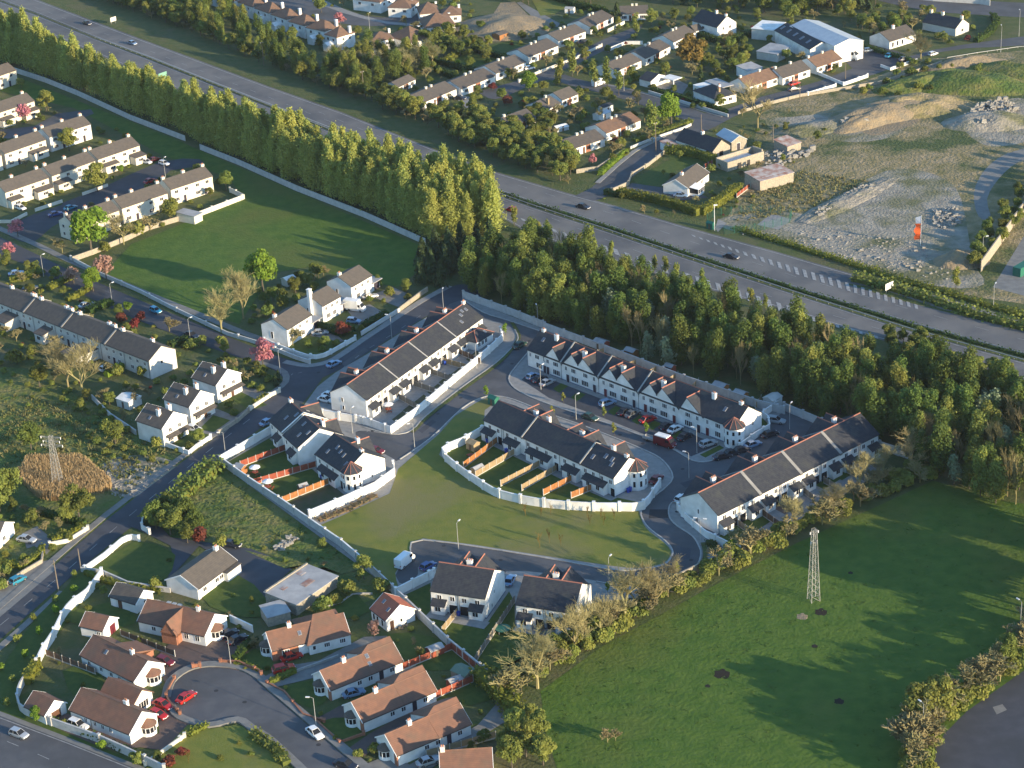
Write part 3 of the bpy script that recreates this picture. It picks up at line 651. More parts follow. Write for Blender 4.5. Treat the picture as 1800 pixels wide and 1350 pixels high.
    def bay(s, x, side, r=1.35, h=2.0, rh=1.0, tiles=None, z0=0.0, uu=None):
        """half-round bay window on the front or a gable end"""
        cx, cy, a0 = {'f': (x, 0, math.pi), 'r': (s.L, x, -math.pi/2), 'l': (0, x, math.pi/2)}[side]
        k = 6; P = []
        for i in range(k+1):
            t = a0+math.pi*i/k; P.append((r*math.cos(t), r*math.sin(t)))
        b = MB()
        pr = P
        b.prism_z(pr, 0, .75); b.prism_z(pr, h-.12, h+.1)
        ins = [(x_*.96, y_*.96) for x_, y_ in P]
        for i in range(k+1): b.tube((P[i][0]*.97,P[i][1]*.97,.75),(P[i][0]*.97,P[i][1]*.97,h-.12),.07,.07,4)
        o = b.obj('bay_window', frameM, s.e, (cx, cy, z0))
        MB().prism_z([(x_*.93, y_*.93) for x_, y_ in P], .76, h-.13).obj('pane', glassM, o)
        b = MB(); Q = [(x_*1.14, y_*1.14, h+.11) for x_, y_ in P]; n = len(Q)
        nx, ny = {'f': (0,.12), 'r': (-.12,0), 'l': (.12,0)}[side]
        b.add(Q+[(nx, ny, h+rh+.1), (nx*-0, 0, h+.11)], [(i, i+1, n) for i in range(n-1)]+[tuple(range(n-1,-1,-1)), (n-1, 0, n)]); b.obj('bay_roof', tiles or s.tiles, o)
        return o
    def turret(s, cx, cy, r=2.1, h=None, rh=2.0, a0=0.0, wz=(.9, 3.3), dirs=()):
        h = h or s.he-.1; n = 10; b = MB(); b.lathe([(r,0),(r,h)], n, a0=a0); o = b.obj('turret', s.wall, s.e, (cx, cy, 0))
        MB().lathe([(r+.3,h-.02),(r+.3,h+.1),(.05,h+rh)], n, a0=a0).obj('turret_roof', s.tiles, o)
        b = MB()
        for k in range(n):
            t = a0+2*math.pi*k/n; b.tube(((r+.3)*math.cos(t),(r+.3)*math.sin(t),h+.12),(0,0,h+rh+.06),.07,.06,4)
        b.obj('hip_tiles', ridgeM, o)
        for t in dirs:
            for z, hh in ((wz[0], 1.5), (wz[1], 1.05)):
                q = r*math.cos(math.pi/n)
                lay_obj('window', fwin_mesh(.62, hh, 1, frameM), o, (q*math.cos(t), q*math.sin(t), z), t+math.pi/2)
        return o
skyglM = mat('skylight glass', (0.10,0.12,0.16), .3, spec=.4)

# ===== the new estate =====
# centre-left terrace, rear wall towards the viewer
def est_rear(h, x0, x1, both=True, up=2.95):
    w = (x1-x0)/2
    for k in range(2):
        f = (lambda u: x0+u*w) if k == 0 else (lambda u: x1-u*w)
        a, b = sorted((f(.06), f(.56))); h.leanto(a, b)
        h.Ws('f', [f(.30), f(.78)], up, 1.05, 1.1, 2)
        h.door('f', f(.80), glassM, 1.7, 2.05); h.pipe(f(.965))
def est_far_gables(h, x0, x1):
    m = (x0+x1)/2; q = (x1-x0)*.115; za = h.he+h.rise-.12
    h.cross('b', x0+.5, m-q, m-.03, h.he-.3, za, za-1.5); h.cross('b', m+.03, m+q, x1-.5, za-1.5, za, h.he-.3)
    h.chimney(m, h.D*.68, 1.1, .7, top=h.he+h.rise+.55, pots=3)
    h.Ws('b', [h.L-(m-q-.9), h.L-(m+q+.9)], 3.0, 1.2, 1.1, 3); h.Ws('b', [h.L-(m-q-.9), h.L-(m+q+.9)], .8, 1.6, 1.3, 3)
    h.door('b', h.L-(x0+1.0)); h.door('b', h.L-(x1-1.0))

h = T1 = House('long grey-roofed white terrace of eight houses between the upper side road and the walled gardens', (643,703), (848,557), 4.9, D=10.4, rise=3.0,
    name='terraced_row', cat='terrace', ridge=ridgeM, tiles=slateM)
q = h.L/4
for k in range(4): est_rear(h, k*q+.15, (k+1)*q-.15); est_far_gables(h, k*q, (k+1)*q)
for k in (1, 2, 3): h.parapet(k*q, .35, kerbM, .12)
h.W('l', 3.4, 3.0, .6, 1.2, 1); h.W('l', 3.6, .9, .6, 1.2, 1); h.plinth()
for x, f in ((h.L-7.2,.35),(h.L-5.2,.62),(h.L-3.6,.75),(h.L-2.0,.7)): h.skylight(x, f, w=.8, h=1.0)
h.chimney(h.L-.6, h.D/2, .9, .7, .8)
# hipped garden room at its right end
hh = House('small hipped garden room with dark roof at the right end of the centre-left terrace', (838,602), (866,584), 2.5, D=5.2, rise=1.6, roof='hip', name='garden_room', cat='extension', ridge=ridgeM)
hh.Ws('f', [1.0, 2.5, 4.0], .9, 1.1, 1.2, 2); hh.skylight(hh.L-2.0, .4)
hh.W('r', 2.5, .9, 1.6, 1.2, 3)

# north-east terrace, front towards the viewer
h = T2 = House('white gable-fronted terrace of ten houses below the wood, turret at its right end', (927,613), (1291,751), 4.9, D=9.6, rise=3.4,
    name='terraced_row', cat='terrace', ridge=ridgeM, tiles=slateM)
L = h.L
def px2x(px): return L*(px-927)/(1291-927)*(1+0.0)
def front_house(gx0, ga, gx1, z0, za, z1, wu, wl, dr, dm=darkfM):
    if ga is not None: h.cross('f', gx0, ga, gx1, z0, za, z1, out=.12)
    for u, w_ in wu: h.W('f', u, 3.05, w_, 1.15, 3 if w_ > 1.1 else 2, y=-.12 if ga else 0)
    for u, w_ in wl: h.W('f', u, .75, w_, 1.4, 4 if w_ > 2 else 3, y=-.12 if ga else 0)
    h.door('f', dr, dm, y=-.12 if ga else 0)
bw = L/5.0
E1, E2, E3, E4, E5 = px2x(991.5), px2x(1060), px2x(1131), px2x(1200), px2x(1240)
# block one: plain front, then a gable
front_house(0, None, 0, 0, 0, 0, [(1.0,.7),(3.4,1.5),(5.9,.7)], [(4.0,2.0)], 6.0)
front_house(px2x(959), px2x(977), E1, 4.3, 7.8, 4.1, [(px2x(966),.9),(px2x(981),1.7)], [(px2x(982),2.4)], px2x(968)-.4)
blocks = [(E1, E2), (E2, E3), (E3, E4)]
for (a, b_), pal in zip(blocks, ((darkfM, darkfM), (doorrM, darkfM), (doorrM, doorrM))):
    w_ = b_-a
    front_house(a+.1, a+.30*w_, a+.46*w_, 4.1, 7.95, 5.7, [(a+.13*w_,.8),(a+.33*w_,1.5)], [(a+.36*w_,2.3)], a+.17*w_, pal[0])
    front_house(a+.46*w_, a+.60*w_, b_-.1, 5.7, 7.95, 4.1, [(a+.65*w_,1.5),(a+.88*w_,.8)], [(a+.63*w_,2.3)], a+.885*w_, pal[1])
    h.chimney(a+.46*w_, 2.4, 1.1, .7, top=h.he+h.rise+.25, pots=3)
    h.pipe(a, y=-.2)
front_house(E4+.1, px2x(1214), px2x(1240), 4.1, 7.9, 4.3, [(px2x(1215),1.5),(px2x(1231),.8)], [(px2x(1216),2.3)], px2x(1234)-.2)
front_house(0, None, 0, 0, 0, 0, [(px2x(1247),.7),(px2x(1264),1.5)], [(px2x(1264),1.7)], px2x(1247), doorrM)
for x in (E1, E2, E3): h.parapet(x, .35, kerbM, .2)
h.turret(L-.6, .6, 2.35, 4.95, 2.1, dirs=[R(a) for a in (-126, -90, -54, -18)])
h.chimney(px2x(968)-1.1, 4.0, 1.0, .7, top=h.he+h.rise+.9); h.chimney(px2x(1241)-.2, 4.0, 1.0, .7, top=h.he+h.rise+.9); h.chimney(1.2, h.D/2, .9, .7, .7); h.chimney(L-2.0, h.D/2, .9, .7, .7)
h.skylight(2.8, .62, w=.8, h=1.2); h.skylight(L-5.0, .55, w=.8, h=1.2); h.plinth()
h.W('r', 6.4, 3.0, .6, 1.0, 1)

# middle terrace with the fenced gardens
h = T3 = House('dark-roofed white terrace with fenced back gardens beside the green, round turret at its right end', (851,737), (1079,840), 4.9, D=9.6, rise=3.1,
    name='terraced_row', cat='terrace', ridge=ridgeM, tiles=slateM)
L = h.L; fx = lambda zx: L*(zx-455)/(1385-455)
for a, b_ in ((455+4,542),(625,722),(792,952),(1052,1150),(1195,1340)): h.leanto(fx(a), fx(b_), winw=1.05)
h.Ws('f', [fx(v) for v in (497,560,628,690,783,848,915,978,1045,1110,1190,1245,1303,1362)], 2.95, .95, 1.1, 2)
for v in (570, 605, 772, 985, 1030, 1180, 1375): h.door('f', fx(v), glassM, 1.2, 2.05)
for v in (585, 600, 770, 1010, 1290): h.pipe(fx(v))
for v in (742, 1158): h.parapet(fx(v), .35, kerbM, .2)
for v, f in ((1225,.42),(1290,.66),(1335,.64),(1385-35,.45)): h.skylight(fx(v)-1.2, f, w=.8, h=1.2)
h.turret(L-.2, h.D-2.6, 2.5, 4.9, 2.1, dirs=[R(a) for a in (-90, -54, -18, 18)])
h.plinth(); za = h.he+h.rise-.1
h.cross('b', fx(560), fx(640), fx(700), 4.6, za, za-1.4); h.cross('b', fx(700), fx(740), fx(800), za-1.4, za, 4.6)
h.chimney(fx(697), h.D*.66, 1.1, .7, top=h.he+h.rise+.5, pots=3)
h.cross('b', fx(900), fx(955), fx(1010), 4.6, za, za-1.4); h.cross('b', fx(1010), fx(1070), fx(1130), za-1.4, za, 4.6); h.chimney(fx(1030), h.D*.66, 1.1, .7, top=h.he+h.rise+.5, pots=3)
h.chimney(fx(800), h.D*.62, .9, .7, top=h.he+h.rise+.7)
h.cross('b', fx(1180), fx(1250), fx(1320), 4.6, za); h.chimney(fx(1275), h.D*.5+.3, .9, .7, top=h.he+h.rise+1.2); h.chimney(L-.7, h.D/2, .9, .7, .6)
h.Ws('b', [4,9,14,20,26,32,38], 3.0, 1.2, 1.1, 3)

# right-hand terrace backing on the field
h = T4 = House('long grey-roofed white terrace of eight houses backing on the big green field', (1261,905), (1544,762), 4.9, D=11.0, rise=3.2,
    name='terraced_row', cat='terrace', ridge=ridgeM, tiles=slateM)
q = h.L/4
for k in range(4): est_rear(h, k*q+.15, (k+1)*q-.15); est_far_gables(h, k*q, (k+1)*q)
for k in (1, 2, 3): h.parapet(k*q, .8, pathM, .12)
h.W('l', 5.4, 3.0, .5, 1.2, 1); h.W('l', 5.0, .9, .5, 1.2, 1); h.plinth()

# two semi-detached pairs at the bottom of the green
for A, B, C, lab in (((757,1037),(853,1051),(889,1003),'white semi-detached pair with dark roof beside the parked white van, left one of two'),
                     ((907,1061),(1008,1076),(1039,1023),'white semi-detached pair with dark roof nearest the bare hedge trees, right one of two')):
    h = House(lab, A, B, 4.9, D=10.9, rise=3.3, ridge=ridgeM, name='semi_detached_house', cat='house', group='semi-detached pairs below the green')
    est_rear(h, .05, h.L-.05); m = h.L/2; za = h.he+h.rise-.15
    h.cross('b', m-5.4, m-1.55, m-.03, h.he-.3, za, za-1.6); h.cross('b', m+.03, m+1.75, m+5.6, za-1.6, za, h.he-.3)
    h.chimney(m+.1, h.D*.64, 1.1, .75, top=h.he+h.rise+.6, pots=3)
    h.W('r', 3.2, .9, .5, .9, 1); h.W('r', 4.8, 3.2, .5, .9, 1); h.plinth(); h.W('b', 2.2, 3, 1.2, 1.1, 3); h.W('b', h.L-2.2, 3, 1.2, 1.1, 3)

# three stepped blocks at the junction
grp = 'stepped houses by the road junction'
h = House('dark-roofed white house at the road junction, topmost of three stepped blocks', (474,738), (498,760), 4.9, D=11.2, rise=3.3, ridge=ridgeM, group=grp)
h.leanto(3.6, 6.6, 1.1); h.Ws('f', [1.2, 4.5], 2.95, .8, 1.1, 1); h.parapet(h.L-.15, .35, whiteM, .15)
h.skylight(4.4, .45, w=.7, h=1.3); h.skylight(6.4, .78, w=.7, h=1.3); h.skylight(4.8, .6, 'b'); h.skylight(6.6, .5, 'b'); h.chimney(.5, h.D/2, 1.0, .8, .8, pots=3); h.plinth()
h.cross('b', 1.4, 3.6, 5.8, h.he-.3, h.he+2.6); h.Ws('b', [2, 5], 3, 1.1, 1.1, 3)
h = House('dark-roofed white house with blank bright gable, middle one of three stepped blocks', (499,764), (524,787), 4.9, D=11.4, rise=3.3, ridge=ridgeM, group=grp)
h.leanto(3.4, 6.6, 1.1); h.Ws('f', [1.3, 5.0], 2.95, .8, 1.1, 1)
h.skylight(2.6, .75, w=.7, h=1.3); h.skylight(4.6, .35, w=.7, h=1.3); h.skylight(6.5, .62, w=.7, h=1.3); h.chimney(5.5, h.D*.68, 1.0, .7, top=h.he+h.rise+.4)
h.cross('b', 2.4, 4.9, 7.3, h.he-.3, h.he+2.7); h.plinth(); h.Ws('b', [2, 5], 3, 1.1, 1.1, 3)
h = House('dark-roofed white pair with round turret on its sunny gable, lowest of three stepped blocks', (555,797), (606,831), 4.9, D=10.6, rise=3.3, ridge=ridgeM, group=grp, name='semi_detached_house')
h.leanto(2.2, 9.6, 1.1); h.Ws('f', [1.6, 4.9, 7.4, 11], 2.95, .85, 1.1, 2); h.door('f', 10.9, glassM, 1.2); h.door('f', 1.2, glassM, 1.2)
for x, f in ((2.9,.3),(4.5,.62),(6.4,.55),(8.2,.5),(10.9,.28)): h.skylight(x, f, w=.65, h=1.2)
h.turret(h.L-.2, 1.9, 2.3, 4.9, 2.1, dirs=[R(a) for a in (-90, -54, -18, 18)]); h.plinth()
h.cross('b', 3.0, 6.2, 9.0, h.he-.3, h.he+2.8); h.chimney(6.2, h.D*.72, 1.0, .7, top=h.he+h.rise+.5); h.chimney(h.L-.8, h.D/2, .9, .7, .5); h.W('r', 7, 1.2, .4, .8, 1); h.Ws('b', [2, 5, 8, 11], 3, 1.1, 1.1, 3)

# ===== red-roofed bungalows at the bottom left =====
gr = 'red-roofed bungalows round the cul-de-sac'
h = House('red-tiled bungalow with brick porch wing and bay, nearest the white bungalow', (243,1090), (360,1117), 2.6, D=7.8, rise=2.6, tiles=redrM, ridge=redrM, group=gr, name='bungalow', cat='bungalow', verge=frameM)
h.cross('f', 6.8, 8.6, 10.3, 2.5, 5.0, out=1.9, ridge=redrM, wallm=brickM); MB().box(6.8, 10.3, -1.9, 0, 0, 2.45).obj('porch', brickM, h.e)
h.Ws('f', [3.6, 5.8], .9, 1.0, 1.0, 2); h.Ws('f', [11.4, 14], .8, 1.1, 1.3, 2); h.bay(3.7, 'r', 1.6, 2.1, 1.2); h.chimney(12.2, h.D/2, .7, .6, 1.0, whiteM)
b = MB()
for k in range(3): b.box(4.3+k*1.3, 5.2+k*1.3, h.D/2+.15, h.D/2+.9, h.he+h.rise-.2, h.he+h.rise+.12)
b.obj('roof_vent', steelM, h.e)
h = House('red-tiled bungalow with white gable beside the panelled fence, middle of three on the left', (142,1150), (236,1197), 2.6, D=7.4, rise=2.5, tiles=redrM, ridge=redrM, group=gr, name='bungalow', cat='bungalow', verge=frameM)
h.Ws('f', [2.4, 6.0, 9.0, 11.5], .9, .9, 1.0, 2); h.bay(4.4, 'r', 1.6, 2.0, 1.2); h.skylight(5.6, .55); h.chimney(11.6, h.D*.5, .7, .6, 1.0, whiteM)
MB().box(5.2, 10.4, h.D, h.D+2.2, 0, 2.5).obj('wing_wall', brickM, h.e)
MB().prism_x([(h.D*.5,4.3),(h.D+2.5,2.4),(h.D+2.5,2.55),(h.D*.5,4.9)], 5.0, 10.6).obj('wing_roof', redrM, h.e)
h = House('big red-tiled bungalow with rear wing and white bay, lowest of three on the left', (123,1246), (228,1289), 2.6, D=7.1, rise=2.6, tiles=redrM, ridge=redrM, group=gr, name='bungalow', cat='bungalow', verge=frameM)
h.Ws('f', [4.0, 6.4, 8.4, 10.4], 1.0, .8, 1.0, 2); h.bay(4.5, 'r', 1.6, 2.0, 1.2); h.chimney(11.3, h.D*.55, .8, .7, 1.2, whiteM); h.pipe(5.4)
x0, x1 = 1.0, 9.5; D = h.D
MB().prism_x([(D,0),(D+5,0),(D+5,2.55),(D+2.5,4.4),(D,2.55)], x0, x1).obj('wing_wall', whiteM, h.e)
MB().prism_x([(D-.9,1.9),(D+2.5,4.45),(D+5.4,2.3),(D+5.4,2.45),(D+2.5,4.6),(D-.9,2.05)], x0-.2, x1+.2).obj('wing_roof', redrM, h.e)
h.W('r', D+2.5, .5, 2.6, 1.6, 4, L=x1)
h = House('small garage with dark red roof and timber door beside the white curved wall', (193,1047), (239,1061), 2.4, D=5.2, rise=1.7, tiles=darkbrM, name='garage', cat='garage', verge=frameM)
h.door('f', 2.6, doorbM, 1.1); h.door('f', 1.0, frameM, .9); h.W('r', 2.6, 1.0, .8, .9, 1)
h = House('small garage with red-brown roof and sunny gable behind the middle bungalow', (141,1099), (181,1108), 2.4, D=5.0, rise=1.7, tiles=redrM, name='garage', cat='garage', verge=frameM)
h.W('f', 4.3, 1.0, .9, .8, 2); h.door('r', 3.0, doorrM, 1.8)
h = House('small red-roofed garage with open brown door in the corner above the roadside wall', (44,1240), (79,1257), 2.3, D=5.0, rise=1.8, tiles=redrM, name='garage', cat='garage', verge=frameM)
h.door('r', 2.5, doorbM, 2.2, 1.9)
gr2 = 'orange-red roofed bungalows right of the cul-de-sac'
def dbung(lab, A, B, C, D, big=True, sky=()):
    h = House(lab, A, B, 2.6, D=D, rise=2.4, tiles=redrM, ridge=redrM, group=gr2, name='bungalow', cat='bungalow', verge=frameM)
    h.bay(h.D*.55, 'l', 1.4, 2.0, 1.1, tiles=darkbrM); h.chimney(h.L*.32, h.D*.5, .8, .6, 1.0, whiteM)
    h.Ws('f', [h.L*.40, h.L*.55, h.L*.85], 1.0, 1.0, 1.0, 2); h.door('f', h.L*.70, darkfM)
    MB().box(-.03, .25, -.03, .9, 0, 2.5).obj('brick_corner', brickM, h.e)
    x0 = h.L*.56; a = h.D; hw = h.D+2.6; r2 = 3.1
    D = h.D; MB().prism_x([(D/2+.3,0),(hw,0),(hw,2.35),(D/2+.3,4.9)], x0+.05, h.L-.01).obj('wing_wall', whiteM, h.e)
    MB().prism_x([(-.0,2.4),(D/2+.35,2.4),(hw,2.4),(D/2+1.1,5.6)], h.L-.3, h.L-.02).obj('gable_wall', whiteM, h.e)
    X = h.L+.15; v = [(x0,-.34,2.57),(X,-.34,2.57),(X,D/2+1.1,5.92),(x0+2.2,D/2+1.1,5.92),(x0,D/2,5.17),(X,hw+.4,2.45),(x0-.2,hw+.4,2.45)]; w2 = [(a_,b_,c_-.15) for a_,b_,c_ in v]
    MB().add(v+w2, [(0,1,2,3,4),(3,2,5,6),(4,3,6),(11,10,9,8,7)[::1],(13,12,9,10),(13,10,11),(0,7,8,1),(1,8,9,2),(2,9,12,5),(5,12,13,6),(6,13,11,4),(4,11,7,0)]).obj('wing_roof', redrM, h.e)
    for x, f in sky:
        o = lay_obj('skylight', cached(('sky',.7,.95), lambda: None) or MB().box(-.35,.35,-.45,.45,0,.09,0).box(-.28,.28,-.38,.38,.092,.11,1).mesh('skylight',[steelM,skyglM]), h.e, (x, (h.D/2+1.1)*f, 2.6+3.3*f+.15)); o.rotation_euler = (math.atan(3.33/(h.D/2+1.4)), 0, 0)
    return h
dbung('orange-red roofed bungalow with two skylights and white bay, beside the parked silver car', (580,1212), (707,1161), (553,1184), 6.6, sky=((9.8,.6),(7.4+2.2,.3)))
dbung('orange-red roofed bungalow in the middle of the right-hand row, behind the lamp post', (637,1268), (766,1213), (607,1238), 6.8)
dbung('orange-red roofed bungalow with a bush against its wall, lowest whole one of the right-hand row', (697,1327), (827,1271), (664,1294), 7.0)
h = House('red-tiled L-shaped bungalow with skylights and brick bay above the red parked cars', (478,1143), (613,1109), 2.6, D=6.2, rise=2.3, tiles=redrM, ridge=redrM, group=gr2, name='bungalow', cat='bungalow', verge=frameM)
h.bay(3.4, 'l', 1.5, 2.0, 1.1, tiles=darkbrM); h.chimney(4.6, h.D*.5, .8, .6, 1.0, whiteM); h.skylight(6.2, .5)
MB().box(-.03, 5.4, -.035, .3, 0, 2.5).obj('brick_front', brickM, h.e); h.W('f', 2.7, .7, 1.5, 1.3, 3, y=-.04); h.door('f', 6.0, frameM, 1.2)
MB().box(7.2, h.L-.01, -1.0, 9.2, 0, 2.39).obj('wing_wall', whiteM, h.e)
v = [(6.7,-1.4,2.4),(h.L+.2,-1.4,2.4),(h.L+.2,9.6,2.4),(6.7,9.6,2.4),(9.8,4.1,5.8),(h.L-2.0,4.1,5.8)]
MB().add(v, [(0,3,2,1),(0,1,5,4),(1,2,5),(2,3,4,5),(3,0,4)]).obj('wing_roof', redrM, h.e)
h.Ws('f', [8.2], .9, .7, 1.0, 1, y=-1.0); h.Ws('f', [10.8, 14], .9, 1.2, 1.0, 3, y=-1.0)
h = House('red-roofed bungalow cut by the bottom edge of the photo, below the pale timber fence', (775,1362), (866,1356), 2.6, D=7, rise=2.5, tiles=redrM, ridge=redrM, group=gr2, name='bungalow', cat='bungalow', verge=frameM)
h.chimney(-1.5+2, h.D/2, .8, .6, 1.0, whiteM)
h = House('small white outbuilding with orange tiled roof against the estate boundary wall', (652,1069), (679,1090), 2.7, D=6.6, rise=2.2, tiles=orngM, ridge=orngM, name='outbuilding', cat='outbuilding', verge=frameM)
h.Ws('f', [1.0, 2.4, 4.2], .5, .8, 1.5, 1); h.door('r', 1.2, doorbM, .9); h.W('r', 3.4, 1.0, .6, .8, 1); h.skylight(1.8,.65); h.skylight(4.4,.45)
h = House('white bungalow with grey-brown roof standing alone above the red-roofed cul-de-sac', (347,1035), (415,985), 2.7, D=8.3, rise=2.1, tiles=brownM, name='bungalow', cat='bungalow', verge=frameM)
h.Ws('f', [2.2, 6.2, 7.7], 1.0, 1.2, 1.0, 2); h.door('f', 9.2, darkfM); h.chimney(h.L-1.2, h.D/2, .9, .8, .9, whiteM); MB().box(8.4, h.L-.02, -1.1, -.01, 0, 2.2).obj('porch', whiteM, h.e); MB().box(8.2, h.L+.1, -1.3, 0, 2.2, 2.36).obj('porch_roof', brownM, h.e)
h = House('long low stone shed with pale patched flat roof behind the white bungalow', (520,1063), (593,1013), 2.6, D=8.3, rise=.3, roof='mono', wall=stoneM, tiles=felpM, name='shed', cat='shed')
MB().box(2.5, 4.0, 5.5, 6.6, 2.97, 3.02).box(6, 9, 2.6, 4.2, 2.88, 2.93).box(8.8, 10.4, 6.2, 7.6, 3.0, 3.06).obj('roof_patch', rustM, h.e); MB().box(0, h.L, h.D-.3, h.D+.1, 3.1, 3.35).obj('roof_edge', stoneM, h.e)
h = House('small flat-roofed lean-to shed below the long stone shed', (470,1086), (510,1075), 2.2, D=4.6, rise=.2, roof='mono', wall=stoneM, tiles=felpM, name='shed', cat='shed')
h = House('cream bungalow cut by the left edge of the photo beside the main road', (-75,938), (-3,945), 2.8, D=6.8, rise=1.9, wall=whiteM, tiles=brownM, name='bungalow', cat='bungalow', verge=frameM)
h.W('r', 2.2, .9, 1.2, 1.1, 2); h.door('r', 5.6, frameM, 1.8)
# ===== older estate on the left =====
def rowhouse(lab, A, B, D=8.2, C=None, he=5.2, rise=2.2, tiles=brownM, wall=creamM, n=2, ch=(), grp='two-storey rows in the older estate', ext=(), **k):
    h = House(lab, A, B, he, D=D, C=C, cside='l', rise=rise, tiles=tiles, wall=wall, name='terraced_house', cat='house', group=grp, near=False, **k)
    w_ = h.L/n
    for i in range(n):
        h.Ws('f', [(i+.25)*w_, (i+.72)*w_], 3.4, 1.2, 1.0, 2); h.Ws('f', [(i+.25)*w_], .9, 1.6, 1.1, 3); h.door('f', (i+.62)*w_, darkfM)
    h.W('r', h.D*.3, 3.4, 1.0, 1.0, 2); h.W('r', h.D*.7, .9, 1.2, 1.1, 2)
    for x in ch: h.chimney(x*h.L, h.D/2+.3, 1.0, .8, 1.0, creamM)
    for a, b_, o in ext:
        x0, x1 = a*h.L, b_*h.L; MB().box(x0, x1, -o, -.01, 0, 2.5).obj('porch', wall, h.e)
        MB().prism_x([(-o-.3,2.5),(0,3.1),(0,3.25),(-o-.3,2.65)], x0-.2, x1+.2).obj('porch_roof', tiles, h.e); h.W('f', (x0+x1)/2, 1.0, min(1.8, x1-x0-.6), 1.0, 3, y=-o)
    return h
rowhouse('cream house with brown roof cut by the top left corner, beside the tree belt', (-44,148), (28,123), D=8.2)
rowhouse('cream two-storey row behind the pink blossom tree, highest long row at the left edge', (-62,218), (60,177), n=4, ch=(.6,.95), ext=((.80,1.0,2.2),(.47,.64,2.2)))
rowhouse('cream two-storey row left of the lighter-roofed block in the second row from the top left', (8,270), (80,245), ch=(.05,.5,.97), ext=((.55,.95,2.0),))
rowhouse('white two-storey block with a two-tone roof at the right end of the second row', (87,241), (159,218), ch=(.02,.5,.95), wall=whiteM)
rowhouse('cream two-storey row cut by the left edge in the second row', (-60,292), (2,272), ch=(.9,))
rowhouse('cream row with porches, left block of the third row of the old estate', (9,338), (85,312), ch=(.35,.93), ext=((.02,.3,2.2),(.62,.98,2.4)))
rowhouse('cream row behind a broad tree, middle block of the third row of the old estate', (91,309), (167,282), ch=(.05,.5,.98), ext=((.02,.33,2.4),))
rowhouse('cream row with separate porch, right block of the third row of the old estate', (172,280), (245,255), ch=(.02,.5,.95), ext=((.08,.4,1.8),(.74,1.0,3.0)))
h = rowhouse('cream row behind the bright green tree, left block beside the playing field', (130,397), (209,369), D=7.8, ch=(.02,.45,.95)); h.Ws('l', [2.2], 3.4, 1.0, 1.0, 2); h.Ws('l', [2.2], 1.0, 1.0, 1.0, 2)
rowhouse('cream row behind spindly trees, middle block beside the playing field', (214,366), (294,339), D=7.8, ch=(.05,.4,.97))
h = rowhouse('cream two-storey block with many small dark windows, right block beside the playing field', (300,333), (373,309), D=7.8, ch=(.02,.5,.97))
h = House('flat-roofed pale garage beside the playing field wall', (341,381), (355,374), 2.5, D=7, rise=.2, roof='mono', tiles=felpM, wall=creamM, name='garage', cat='garage', near=False)
# long dark-roofed terrace
h = House('long dark-roofed two-storey terrace with party parapets and a row of chimneys left of the junction', (-52,511), (262,634), 5.2, D=8.5, rise=2.5, tiles=darkbrM, wall=greyM, name='terraced_row', cat='terrace')
L = h.L; f_ = lambda px: L*(px+52)/(262+52)
for x in (48, 116, 190): h.parapet(f_(x), .5, pathM, .2)
for x in (4, 40, 58, 106, 126, 180, 199, 236+6): h.chimney(f_(x), h.D/2+(.2 if x in (4, 58, 126, 199) else 1.2), .9, .8, 1.0, whiteM)
for x in (38, 98, 172): h.chimney(f_(x), h.D*.62, 1.0, .9, 1.1, whiteM)
for i in range(8):
    u = L*i/8; w_ = L/8; h.Ws('f', [u+w_*.2, u+w_*.5, u+w_*.8], 3.3, 1.0, 1.0, 2); h.Ws('f', [u+w_*.25, u+w_*.7], 1.0, 1.2, 1.1, 2); h.door('f', u+w_*.48); h.pipe(u+w_*.95)
h.Ws('r', [h.D*.45], 3.0, .8, .9, 1)
for x0, x1, o, fl in ((f_(15), f_(36), 4.5, 0), (f_(83), f_(98), 3.5, 0), (f_(150), f_(176), 7.0, 1)):
    b = MB(); b.prism_x([(-o,0),(-.01,0),(-.01,3.3),(-o,2.6)] if not fl else [(-o,0),(-.01,0),(-.01,2.8),(-o,2.8)], x0, x1); e_ = b.obj('extension', greyM, h.e)
    MB().prism_x([(-o-.3,2.55),(-.02,3.35),(-.02,3.5),(-o-.3,2.7)] if not fl else [(-o-.3,2.8),(-.02,2.8),(-.02,2.95),(-o-.3,2.95)], x0-.2, x1+.2).obj('extension_roof', brownM if fl else darkbrM, e_); h.W('f', (x0+x1)/2, 1.0, 1.4, 1.1, 3, parent=e_, y=-o)
# three gabled houses by the main road
gr = 'gabled houses left of the main road'
for lab, A, B, C in (('white gable-fronted house with brown roof nearest the pylon, lowest of three by the main road', (240,738), (285,753), (333,732)),
                     ('white gable-fronted house with brown roof in the middle of three by the main road', (288,700), (333,715), (380,695)),
                     ('white gable-fronted house beside the pink tree, highest of three by the main road', (338,663), (380,677), (427,657))):
    h = House(lab, A, B, 5.0, C=C, cside='r', rise=2.6, tiles=darkbrM, wall=whiteM, name='detached_house', cat='house', group=gr, verge=frameM)
    h.Ws('r', [h.D*.3, h.D*.68], 3.1, 1.0, 1.1, 2); h.W('r', h.D*.28, .8, 1.8, 1.3, 3); h.door('r', h.D*.6, doorbM)
    MB().prism_y([(h.L+.01,2.5),(h.L+1.5,2.2),(h.L+1.5,2.36),(h.L+.01,2.7)], h.D*.1, h.D*.98).obj('porch_roof', darkbrM, h.e)
    h.chimney(h.L*.62, h.D*.3, .9, .8, 1.6, whiteM); h.chimney(h.L*.7, h.D*.5+1.2, .8, .9, 1.6, whiteM); h.skylight(h.L*.4, .3)
    MB().box(0, 3, h.D, h.D+3, 0, 2.4).box(-.2, 3.2, h.D-.01, h.D+3.2, 2.4, 2.55).obj('back_extension', greyM, h.e)
